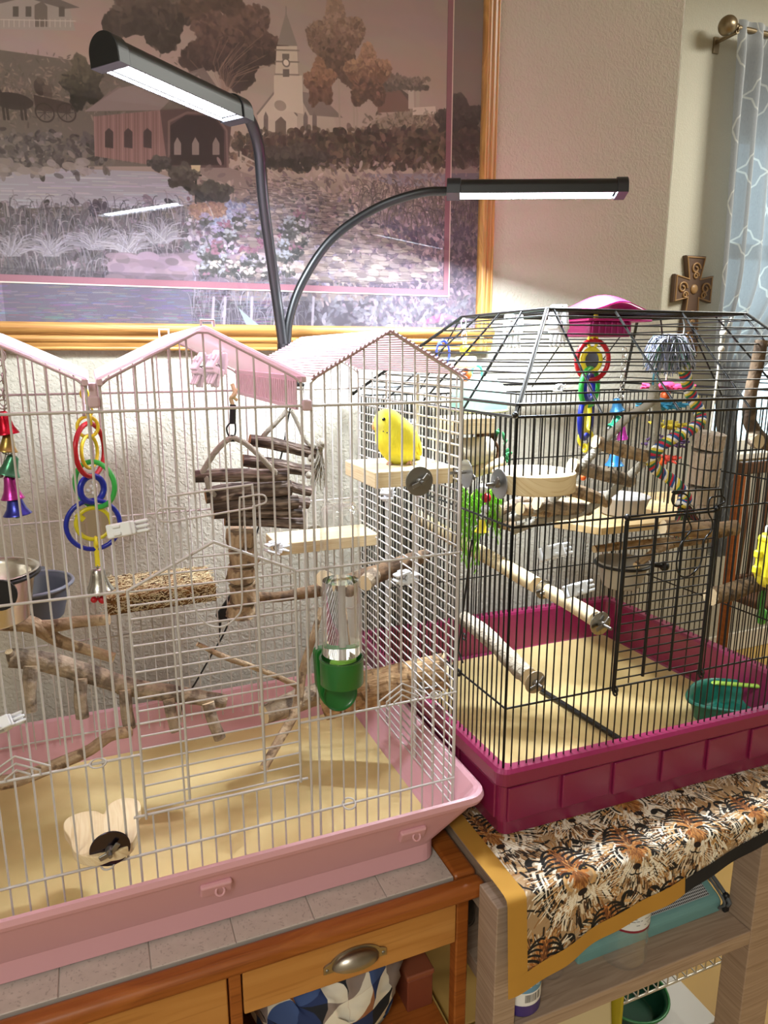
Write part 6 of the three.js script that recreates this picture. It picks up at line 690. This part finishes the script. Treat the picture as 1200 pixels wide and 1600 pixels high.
{ const t = addBranch('cement_perch', 'rough pale grey cement-coated perch above the yellow liner', 'perch', [bp(826, 1058, 0.045), bp(806, 1040, 0.085), bp(780, 1012, 0.14), bp(752, 986, 0.20), bp(724, 966, 0.255)], [0.0135, 0.0150, 0.0140, 0.0150, 0.0125], M.cement, { rough: 0.16, seed: 137, lump: 40 }); fastener(t, bp(836, 1066, 0.02), VZ, 0.0175, std(0xc9b79c, 0.4, 0.6), 0.018); }
{ const y = -0.674, a = py(846, 1074, y + 0.01), b = py(970, 1156, y + 0.004), t = thing('black_rod', 'black plastic rod lying on the yellow liner', 'rod', a.clone()), d = b.clone().sub(a), L = d.length(); const g = new RoundedBoxGeometry(0.011, 0.008, L, 2, 0.003); g.rotateY(Math.atan2(d.x, d.z)); g.translate((a.x + b.x) / 2, y + CY + 0.004, (a.z + b.z) / 2); part('shaft', g, M.blackPlastic, t); part('end_cap', ball(V3(a.x, y + CY + 0.006, a.z), 0.0058, 10), M.blackPlastic, t); }
// small toys near the left corner of the black roof
{ const d = 0.36, t = thing('bead_toy', 'hanging chain toy with yellow bead, pale block and orange bead under the black roof', 'bead toy', bp(726, 520, d)); chain(t, bp(724, 500, d), bp(726, 540, d), 4, 0.0012, std(0xe4e0d8, 0.4)); part('bead', ball(bp(727, 546, d), 0.0105, 12), M.yellowPlastic, t); part('block', new RoundedBoxGeometry(0.034, 0.02, 0.026, 2, 0.003).rotateY(0.5).translate(bp(728, 566, d).x, bp(728, 566, d).y, bp(728, 566, d).z), std(0xd9c9a8, 0.8), t); part('bead', ball(bp(727, 586, d), 0.012, 12), M.orangePlastic, t, 'orange bead'); part('cord', rod(bp(726, 536, d), bp(727, 590, d), 0.001), M.rope, t); const h = thing('plastic_hook', 'blue plastic hoop hanging by the left corner of the black roof', 'hook', bp(692, 540, 0.40)); part('hoop', torus(bp(692, 552, 0.40), 0.015, 0.002, V3(0.2, 0, 1), 26, 8, 1, 1.5), phys(0x3a49c8, 0.35), h); part('clasp', ball(bp(688, 538, 0.40), 0.004, 8), phys(0x3a49c8, 0.35), h); }
// tall white clips gripping the flat roof
for (const [u, v, d, words] of [[802, 512, 0.30, 'white clip standing on the black roof near the picture frame'], [872, 508, 0.22, 'white clip standing on the black roof left of the pink cover']]) placeClip(bp(u, v, d), words, 0.4, -1.57, 1.55);
placeClip(bp(866, 862, 0.02), 'white plastic clip on the black front bars above the dowel', 0.1, -0.2, 1.3, 1.1);
placeClip(bp(904, 920, 0.02), 'white plastic clip on the black front bars beside the dowel washer', 0.1, -0.2, 1.25, 1.1);
placeClip(bp(874, 606, 0.55), 'small white clip on the back bars behind the ring mirror', 0.3, 0.2, 0.8);
{ // hot pink cover over the roof hatch
  const c = bp(952, 484, 0.27), y = ROOFY + 0.004; const t = thing('hatch_cover', 'hot pink curved plastic cover with ribbed dark pink box on the black roof', 'cover', V(c.x, y, c.z)); const pos = [], uv = [], idx = [], n = 30, m = 12, W2 = 0.092, D2 = 0.055; const H = (s, q) => 0.026 * Math.exp(-Math.pow((s + 0.22) / 0.42, 2)) * (1 - 0.5 * q * q) + 0.004 * (1 - Math.abs(s)); for (let f = 0; f < 2; f++) for (let i = 0; i <= n; i++) for (let j = 0; j <= m; j++) { const s = i / n * 2 - 1, q = j / m * 2 - 1, w = 1 - 0.55 * smooth(0.2, 1, s); pos.push(c.x + s * W2, y + CY + H(s, q) - f * 0.003, c.z + q * D2 * w); } const NN = (n + 1) * (m + 1); for (let i = 0; i < n; i++) for (let j = 0; j < m; j++) { const a = i * (m + 1) + j, b = a + m + 1; idx.push(a, a + 1, b + 1, a, b + 1, b, NN + a, NN + b + 1, NN + a + 1, NN + a, NN + b, NN + b + 1); } for (let i = 0; i < n; i++) for (const j of [0, m]) { const a = i * (m + 1) + j, b = a + m + 1; idx.push(a, b, NN + b, a, NN + b, NN + a); } for (let j = 0; j < m; j++) for (const i of [0, n]) { const a = i * (m + 1) + j; idx.push(a, a + 1, NN + a + 1, a, NN + a + 1, NN + a); } const g = new THREE.BufferGeometry(); g.setAttribute('position', new THREE.Float32BufferAttribute(pos, 3)); g.setIndex(idx); g.computeVertexNormals(); part('lid', g, M.hotPink, t);
  const bx = c.x - 0.012, by = y - 0.008; part('flange', box(bx - 0.062, bx + 0.075, by - 0.008, by - 0.004, c.z - 0.04, c.z + 0.04, 0.002), phys(0xb01868, 0.4), t); const bd = part('box', box(bx - 0.055, bx + 0.035, by - 0.034, by - 0.008, c.z - 0.035, c.z + 0.035, 0.004), phys(0x8a1050, 0.4), t); for (let k = 0; k < 7; k++) part('rib', box(bx - 0.050 + k * 0.013, bx - 0.047 + k * 0.013, by - 0.031, by - 0.009, c.z + 0.0345, c.z + 0.037, 0.001), phys(0x9a1860, 0.4), bd); }

// ------------------------------------------------------------------ far corner: cross, curtain, chair
{ const z = FARZ + 0.012, c = pz(1083, 452, FARZ + 0.02), t = thing('wall_cross', 'carved brown wooden cross with flared arms hanging on the far wall', 'cross', c.clone()), s = new THREE.Shape(); const a = 0.105, w = 0.032, f = 0.052, up = 0.135, dn = 0.285; s.moveTo(-f, up); s.lineTo(f, up); s.lineTo(w, w + 0.01); s.lineTo(a, f + 0.004); s.lineTo(a, -f); s.lineTo(w, -w - 0.004); s.lineTo(f, -dn); s.lineTo(-f, -dn); s.lineTo(-w, -w - 0.004); s.lineTo(-a, -f); s.lineTo(-a, f + 0.004); s.lineTo(-w, w + 0.01); s.closePath();
  const g = extrude(s, 0.016, 0.004); g.translate(c.x, c.y, FARZ + 0.004); part('cross_body', g, std(0x5e4636, 0.5), t); const scroll = (x, y, r) => { const q = []; for (let k = 0; k <= 18; k++) { const an = k / 18 * 8.2, rr = r * (1 - k / 22); q.push(V3(c.x + x + Math.cos(an) * rr, c.y + y + Math.sin(an) * rr, FARZ + 0.0265)); } return tube(q, 0.004, 40, 6); };
  const lite = std(0x9c774c, 0.42); for (const [x, y, r] of [[0, 0.085, 0.026], [0.065, 0.004, 0.026], [-0.065, 0.004, 0.026], [0, -0.20, 0.028], [0, -0.11, 0.02]]) part('carving', [scroll(x, y, r), scroll(x * 0.8 + 0.004, y - 0.03, r * 0.6)], lite, t); part('boss', ball(V3(c.x, c.y, FARZ + 0.026), 0.02, 14, 1, 1, 0.4), lite, t); part('border', wire([[-f, up], [f, up], [w, w + 0.01], [a, f + 0.004], [a, -f], [w, -w - 0.004], [f, -dn], [-f, -dn], [-w, -w - 0.004], [-a, -f], [-a, f + 0.004], [-w, w + 0.01]].map(([x, y]) => V3(c.x + x * 0.95, c.y + y * 0.97, FARZ + 0.025)), 0.003, 6, true), lite, t); }
{ // rod and curtain
  const rodZ = FARZ + 0.10, f = pz(1137, 40, rodZ), t = thing('curtain_rod', 'bronze curtain rod with a ball finial above the window', 'curtain rod', f.clone()); part('rod', rod(V3(f.x + 0.02, f.y, rodZ), V3(f.x + 1.35, f.y, rodZ), 0.011, 16), M.brassDull, t); part('finial', [ball(f, 0.036, 24), rod(V3(f.x + 0.025, f.y, rodZ), V3(f.x + 0.05, f.y, rodZ), 0.015, 16)], M.brassDull, t); part('bracket', [rod(V3(f.x + 0.045, f.y - 0.018, rodZ + 0.01), V3(f.x + 0.045, f.y - 0.018, FARZ), 0.008, 10), box(f.x + 0.03, f.x + 0.06, f.y - CY - 0.06, f.y - CY, FARZ + 0.0005, FARZ + 0.008, 0.002), torus(V3(f.x + 0.045, f.y - 0.006, rodZ), 0.015, 0.004, VX, 20, 8)], M.brassDull, t);
  const trellis = canvasTex(512, 512, (c, W) => { c.fillStyle = '#a4a7ac'; c.fillRect(0, 0, W, W); const R = rng(131); for (let i = 0; i < 5000; i++) { c.fillStyle = `rgba(${R() < 0.5 ? '255,255,255' : '40,44,52'},.05)`; c.fillRect(R() * W, R() * W, 1.5, 8); } c.strokeStyle = '#d2d3d0'; c.lineWidth = 7; c.lineJoin = 'miter'; const S = W / 2; for (let i = -1; i <= 2; i++) for (let j = -1; j <= 2; j++) { const x = i * S * 1 + (j % 2 ? S / 2 : 0), y = j * S / 1; for (const [ox, oy] of [[0, 0]]) { const cx = i * S + ((j & 1) ? S / 2 : 0), cy = j * S / 2 * 2; void cx; void cy; } }
    const cell = (cx, cy) => { const h = S / 2; const q = [[0, -h], [h * 0.12, -h * 0.72], [h * 0.34, -h * 0.60], [h * 0.42, -h * 0.42], [h * 0.60, -h * 0.34], [h * 0.72, -h * 0.12], [h, 0]]; const full = []; for (const [sx, sy, rev] of [[1, 1, 0], [1, -1, 1], [-1, -1, 0], [-1, 1, 1]]) { const k = rev ? [...q].reverse() : q; k.forEach(([x, y]) => full.push([cx + x * sx, cy + y * sy])); } c.beginPath(); full.forEach(([x, y], n) => n ? c.lineTo(x, y) : c.moveTo(x, y)); c.closePath(); c.stroke(); };
    for (let i = -1; i <= 3; i++) for (let j = -1; j <= 3; j++) { cell(i * S, j * S); } });
  const x0 = f.x + 0.055, x1 = x0 + 0.95, yT = f.y + 0.03, yB = CY - 0.93, NX = 140, NY = 40, pos = [], uv = [], idx = []; for (let j = 0; j <= NY; j++) for (let i = 0; i <= NX; i++) { const s = i / NX, q = j / NY, y = lerp(yT, yB, q); const py0 = y - CY, wide = lerp(0.95, 0.085, smooth(0.38, -0.26, py0)), left = py0 > 0.2 ? lerp(2.513, f.x + 0.055, smooth(0.2, 1.27, py0)) : lerp(2.635, 2.513, smooth(-0.5, 0.2, py0)); const x = left + wide * s; const am = 0.022 * smooth(0, 0.06, q) + 0.006; pos.push(x, y, rodZ + am * Math.sin(s * 62 + 0.8 * Math.sin(q * 3 + s * 9)) + 0.008 * Math.sin(s * 17 + q * 2)); uv.push(s * 1.35 / 0.40, (1 - q) * (yT - yB) / 0.56); }
  for (let j = 0; j < NY; j++) for (let i = 0; i < NX; i++) { const a = j * (NX + 1) + i, b = a + NX + 1; idx.push(a, b, a + 1, a + 1, b, b + 1); } const g = new THREE.BufferGeometry(); g.setAttribute('position', new THREE.Float32BufferAttribute(pos, 3)); g.setAttribute('uv', new THREE.Float32BufferAttribute(uv, 2)); g.setIndex(idx); g.computeVertexNormals(); const cu = thing('curtain', 'grey curtain with white trellis pattern hanging at the bright window', 'curtain', V3(x0 + 0.4, yB, rodZ)); part('drape', g, phys(0xffffff, 0.9, { map: trellis, transmission: 0.6, thickness: 0, side: THREE.DoubleSide }), cu); }
{ // spindle-back chair by the window
  const z = -2.15, c = pz(1215, 724, z), W = std(0x8a6850, 0.4, 0, { map: rep(tTaupe, 4, 4) }), t = thing('wooden_chair', 'brown wooden spindle-back chair standing before the window', 'chair', V(c.x, FL, z + 0.2)), yt = c.y - CY, xa = pz(1158, 730, z).x, xb = xa + 0.44; part('top_rail', box(xa - 0.012, xb + 0.012, yt - 0.035, yt + 0.018, z - 0.014, z + 0.014, 0.008), W, t); part('back_rail', box(xa, xb, yt - 0.52, yt - 0.48, z - 0.012, z + 0.012, 0.006), W, t); for (let k = 0; k < 7; k++) { const x = lerp(xa + 0.05, xb - 0.05, k / 6); part('spindle', [rod(V(x, yt - 0.48, z), V(x, yt - 0.25, z + 0.006), 0.007, 10, 0.0105), rod(V(x, yt - 0.25, z + 0.006), V(x, yt - 0.034, z), 0.0105, 10, 0.007)], W, t); } for (const x of [xa, xb]) { part('back_post', box(x - 0.019, x + 0.019, FL, yt - 0.034, z - 0.017, z + 0.017, 0.006), std(0xd8c0a8, 0.4, 0, { map: rep(tCart, 4, 4) }), t); part('front_leg', box(x - 0.019, x + 0.019, FL, yt - 0.56, z + 0.40, z + 0.435, 0.006), W, t); } part('seat', box(xa - 0.02, xb + 0.02, yt - 0.575, yt - 0.54, z - 0.02, z + 0.45, 0.012), W, t); part('stretcher', box(xa, xb, FL + 0.2, FL + 0.225, z + 0.41, z + 0.425, 0.004), W, t); }

// ------------------------------------------------------------------ things stored below the tables
function petBottle(name, label, cx, cz, y0, R, h, lab) { const t = thing(name, label, 'bottle', V(cx, y0, cz)); const prof = [[0, 0.004], [R * 0.45, 0.002], [R * 0.8, 0], [R * 0.96, 0.006], [R, 0.016]]; for (let k = 0; k < 9; k++) { const y = 0.024 + k * h * 0.055; prof.push([R * (k % 2 ? 0.93 : 1.0), y]); } prof.push([R * 0.97, h * 0.56], [R, h * 0.6], [R * 0.99, h * 0.74], [R * 0.7, h * 0.86], [R * 0.42, h * 0.93], [R * 0.38, h]); const g = lathe(prof, 32); g.translate(cx, y0 + CY, cz); part('bottle_wall', g, M.pet, t); const cap = new THREE.CylinderGeometry(R * 0.42, R * 0.42, 0.014, 24); cap.translate(cx, y0 + CY + h + 0.004, cz); part('cap', cap, M.whitePlastic, t); if (lab) { const l = new THREE.CylinderGeometry(R * 1.005, R * 1.005, h * 0.24, 36, 1, true); l.translate(cx, y0 + CY + h * lab.at, cz); part('label', l, lab.mat, t); } return t; }
const SH = -0.945;
const printLabel = (draw, w = 512, h = 256) => std(0xffffff, 0.55, 0, { map: canvasTex(w, h, draw), side: THREE.DoubleSide });
{ const c = py(985, 1508, SH); petBottle('plastic_bottle', 'large clear ribbed water bottle standing on the taupe shelf', c.x, c.z - 0.02, SH + 0.0005, 0.037, 0.20, { at: 0.5, mat: printLabel((x, W, H) => { x.fillStyle = '#d9dde2'; x.fillRect(0, 0, W, H); x.fillStyle = '#7a1530'; x.fillRect(0, H - 22, W, 22); x.fillStyle = '#20304a'; const R = rng(5); for (let k = 0; k < 60; k++) x.fillRect(R() * W, 120 + R() * 90, 5 + R() * 14, 5); }) }); }
{ const c = py(868, 1530, SH); petBottle('plastic_bottle', 'small clear bottle half hidden behind the hanging cloth', c.x, c.z - 0.02, SH + 0.0005, 0.026, 0.16, null); }
{ const c = py(827, 1588, SH), cx = c.x, cz = c.z - 0.028, R = 0.031, t = thing('spray_bottle', 'purple bottle with a blue printed label behind the mustard binding', 'bottle', V(cx, SH, cz)); const g = lathe([[0, 0.001], [R * 0.9, 0], [R, 0.005], [R, 0.13], [R * 0.8, 0.15], [R * 0.4, 0.165], [R * 0.38, 0.185], [0, 0.185]], 32); g.translate(cx, SH + CY + 0.0005, cz); part('bottle_wall', g, phys(0x3a2a78, 0.35), t); part('nozzle', box(cx - 0.012, cx + 0.03, SH + 0.186, SH + 0.22, cz - 0.012, cz + 0.012, 0.004), M.whitePlastic, t); const l = new THREE.CylinderGeometry(R * 1.01, R * 1.01, 0.068, 40, 1, true); l.rotateY(-0.9); l.translate(cx, SH + CY + 0.057, cz); part('label', l, printLabel((x, W, H) => { x.fillStyle = '#5f93b8'; x.fillRect(0, 0, W, H); x.fillStyle = '#e8e8ea'; x.fillRect(0, H * 0.68, W, H * 0.32); x.fillStyle = '#f4f6f8'; x.font = 'bold 44px sans-serif'; for (const o of [-60, 200, 440]) { x.fillText('LO', o + 20, 78); x.font = 'italic 40px serif'; x.fillText('Spray Bottle', o - 60, 140); x.font = 'bold 44px sans-serif'; } x.fillStyle = '#23242a'; const R2 = rng(8); for (const o of [70, 330]) for (let k = 0; k < 26; k++) x.fillRect(o + k * 4.2, H * 0.72, 1 + R2() * 2.6, 50); }, 768, 256), t); }
{ // teal mesh-front zip case
  const a = py(1030, 1452, SH), z0 = -1.02, t = thing('zip_case', 'teal zip case with a grey mesh front lying on the taupe shelf', 'case', V(0.86, SH, -0.86)); const x0 = 0.64, x1 = 0.935, zf = -0.755; const s = new THREE.Shape(); s.moveTo(0, 0); s.lineTo(0.20, 0); s.quadraticCurveTo(0.212, 0.002, 0.212, 0.014); s.lineTo(0.205, 0.098); s.quadraticCurveTo(0.20, 0.108, 0.19, 0.105); s.lineTo(0.015, 0.022); s.quadraticCurveTo(0, 0.018, 0, 0.010); s.closePath(); const mk = (w, off) => { const g = extrude(s, w, 0.004, 6); g.rotateY(Math.PI / 2); g.translate(off, SH + CY + 0.0045, zf - 0.004); return g; }; part('case_body', mk(x1 - x0, x0), std(0x6f9a98, 0.7), t);
  const meshTex = tex(128, 128, (u, v) => { const k = (Math.abs(Math.sin(u * 25.13)) * Math.abs(Math.sin(v * 25.13))) > 0.42 ? 0.2 : 0.72; return [k, k, k * 1.02]; }); const p = new THREE.PlaneGeometry(x1 - x0 - 0.03, 0.196); { const uv = p.attributes.uv; for (let i = 0; i < uv.count; i++) uv.setXY(i, uv.getX(i) * 9, uv.getY(i) * 5.5); } p.rotateX(-Math.PI / 2 + 0.443); p.translate((x0 + x1) / 2 - 0.004, SH + CY + 0.0752, zf - 0.0955); part('mesh_panel', p, std(0xffffff, 0.8, 0, { map: meshTex, side: THREE.DoubleSide }), t); part('zip', [tube([V(x1 + 0.004, SH + 0.012, zf + 0.004), V(x1 + 0.005, SH + 0.036, zf + 0.002), V(x1 + 0.005, SH + 0.106, zf - 0.17), V(x1 + 0.004, SH + 0.10, zf - 0.2)], 0.004, 40, 6), tube([V(x1 - 0.008, SH + 0.012, zf + 0.006), V(x1 - 0.008, SH + 0.042, zf + 0.002), V(x1 - 0.008, SH + 0.112, zf - 0.17)], 0.0025, 40, 6)], std(0x55585c, 0.6), t); part('zip_pull', [box(x1 - 0.001, x1 + 0.011, SH + 0.004, SH + 0.03, zf + 0.004, zf + 0.012, 0.003), ball(V(x1 + 0.005, SH + 0.034, zf + 0.006), 0.006, 8)], M.blackPlastic, t); }
{ // small wire pet cage on the floor behind the table
  const x0 = 0.84, x1 = 1.21, y0 = FL, y1 = -1.235, z0 = -1.27, z1 = -0.93, W = std(0xcfc8bd, 0.35, 0.6), t = thing('wire_rack', 'low silver wire rack full of clutter on the floor under the shelf table', 'rack', V((x0 + x1) / 2, y0, (z0 + z1) / 2)); const rimP = [V(x0, y1, z1), V(x1, y1, z1), V(x1, y1, z0), V(x0, y1, z0)]; for (const q of [rimP, rimP.map((p) => p.clone().add(V3(0, -0.07, 0))), rimP.map((p) => p.clone().setY(y0 + CY + 0.004))]) part('frame_ring', wire(q, 0.003, 6, true), W, t); for (const p of rimP) part('post', rod(p.clone(), V3(p.x, y0 + CY + 0.002, p.z), 0.004, 8), std(0x3a2a22, 0.5), t); for (let k = 1; k < 14; k++) { const x = lerp(x0, x1, k / 14); bar('rack_bar', V(x, y1 - 0.07, z1), V(x, y1 - 0.07, z0), 0.0016, W, t); bar('rack_bar', V(x, y1, z1), V(x, y1 - 0.07, z1), 0.0016, W, t); }
  const R = rng(151); for (let k = 0; k < 9; k++) { const p = V(lerp(x0 + 0.05, x1 - 0.05, R()), y1 - 0.055, lerp(z0 + 0.04, z1 - 0.04, R())); part('wire_coil', torus(p, 0.018 + R() * 0.012, 0.0022, V3(R() - 0.5, 1, R() - 0.5), 20, 6), std(0x8a8074, 0.4, 0.6), t); } part('tray', box(x0 + 0.01, x1 - 0.01, y0 + 0.006, y0 + 0.02, z0 + 0.01, z1 - 0.01, 0.003), std(0xb9b4ae, 0.6), t); }
{ const c = V(1.03, FL + 0.0205, -1.03), g = bowlGeo(0.075, 0.055, 0.003); g.translate(c.x, c.y, c.z); const t = thing('green_bowl', 'dark green bowl standing in the wire rack under the table', 'bowl', c.clone()); part('bowl_wall', g, phys(0x123c2a, 0.3), t); part('rim', torus(V3(c.x, c.y + 0.0565, c.z), 0.0785, 0.003, UP, 40, 8), phys(0x2a6a3a, 0.35), t); }
{ // paper parcel leaning beneath the shelf
  const t = thing('paper_parcel', 'crumpled cream paper parcel with a yellow edge under the shelf', 'parcel', V(0.70, FL, -0.85)); const g = new RoundedBoxGeometry(0.19, 0.40, 0.06, 8, 0.01); const p = g.attributes.position; for (let i = 0; i < p.count; i++) { const n = fbm(p.getX(i) * 3 + 2, p.getY(i) * 3 + 2, 8, 8, 161, 3) - 0.5; p.setZ(i, p.getZ(i) + n * 0.03); p.setY(i, p.getY(i) + n * 0.02); } g.computeVertexNormals(); g.rotateX(-0.12); g.translate(0.70, FL + 0.205 + CY, -0.85); part('wrapping', g, std(0xd0c09a, 0.85), t); part('yellow_edge', box(0.797, 0.803, FL + 0.002, -1.12, -0.88, -0.82, 0.002), std(0xb0a024, 0.6), t); }
{ // dark bottle in the gap between the tables
  const c = pz(737, 1430, -0.84), R = 0.021, y0 = SH + 0.0005, t = thing('ribbed_bottle', 'dark ribbed bottle at the left end of the taupe shelf, seen between the two tables', 'bottle', V(c.x, y0, -0.90)); const prof = [[0, 0]]; for (let k = 0; k < 16; k++) prof.push([R * (k % 2 ? 0.94 : 1), 0.004 + k * 0.0105]); prof.push([R * 0.95, 0.18], [R * 0.9, 0.2], [0, 0.2]); const g = lathe(prof, 28); g.translate(0, 0, 0); const m = thing; void m; g.translate(0.512, y0 + CY, -0.905); t.position.set(0.512, y0 + CY, -0.905); part('bottle_wall', g, phys(0x4a4038, 0.3, { transmission: 0.4, thickness: 0 }), t); const l = new THREE.CylinderGeometry(R * 1.02, R * 1.02, 0.034, 32, 1, true); l.translate(0.512, y0 + CY + 0.16, -0.905); part('label', l, printLabel((x, W, H) => { x.fillStyle = '#8d8f92'; x.fillRect(0, 0, W, H); x.fillStyle = '#2a2c30'; x.font = 'bold 70px sans-serif'; for (const o of [20, 190, 360]) x.fillText('PURE', o, 150); }), t); }
{ // patterned cloth bag in the cart
  const W = 512, pat = canvasTex(W, W, (c) => { const S = W / 6, R = rng(171), cols = ['#1f2f5c', '#d8cfc0', '#141722', '#8a7a74', '#a06a48', '#3a4f80']; for (let i = 0; i < 6; i++) for (let j = 0; j < 6; j++) { const a = cols[(i + j * 2 + (R() * 3 | 0)) % 6], b = cols[(i * 2 + j + 1 + (R() * 2 | 0)) % 6]; c.fillStyle = a; c.fillRect(i * S, j * S, S, S); c.fillStyle = b === a ? '#e2dacb' : b; const k = R() * 4 | 0; c.beginPath(); c.moveTo(i * S + (k & 1) * S, j * S + (k >> 1) * S); c.arc(i * S + (k & 1) * S, j * S + (k >> 1) * S, S, [0, 1.5708, 4.7124, 3.1416][k], [1.5708, 3.1416, 6.2832, 4.7124][k]); c.closePath(); c.fill(); } }); const g = new THREE.SphereGeometry(0.112, 48, 32); const p = g.attributes.position; for (let i = 0; i < p.count; i++) { const x = p.getX(i), y = p.getY(i), z = p.getZ(i), n = fbm(x * 4 + 3, z * 4 + y * 5 + 3, 10, 10, 181, 3) - 0.5; p.setXYZ(i, x * 1.14 + n * 0.02, Math.max(-0.085, y * 1.1) + n * 0.045, z * 1.25 + n * 0.03); } g.computeVertexNormals(); const uv = g.attributes.uv; for (let i = 0; i < uv.count; i++) uv.setXY(i, uv.getX(i) * 3.2, uv.getY(i) * 1.9); const shelfY = -1.03; g.translate(0.262, shelfY + 0.0865 + CY, -0.925); const t = thing('cloth_bag', 'bulging cloth bag with a blue and white geometric print in the cart', 'bag', V(0.26, shelfY, -0.935)); part('bag_fabric', g, std(0xffffff, 0.85, 0, { map: pat }), t); part('drawstring', tube([V(0.315, -0.885, -0.86), V(0.335, -0.90, -0.845), V(0.345, -0.93, -0.835), V(0.338, -0.96, -0.83)], 0.003, 20, 6), std(0xc9c2b4, 0.8), t); const cart = scene.getObjectByName('kitchen_cart'); part('inner_shelf', box(0.117, 0.4355, shelfY - 0.016, shelfY - 0.0005, -1.28, -0.80, 0.002), M.cart, cart);
  const bx = thing('storage_box', 'reddish brown box beside the patterned bag inside the cart', 'box', V(0.40, shelfY, -0.95)); part('box_wall', box(0.385, 0.430, shelfY, shelfY + 0.06, -1.02, -0.85, 0.003), std(0x7a3a24, 0.6), bx); part('lid', box(0.383, 0.432, shelfY + 0.0605, shelfY + 0.07, -1.022, -0.848, 0.003), std(0x8a4a30, 0.6), bx); }

scene.traverse((o) => { if (o.isMesh) o.castShadow = o.receiveShadow = true; });
renderer.render(scene, camera);
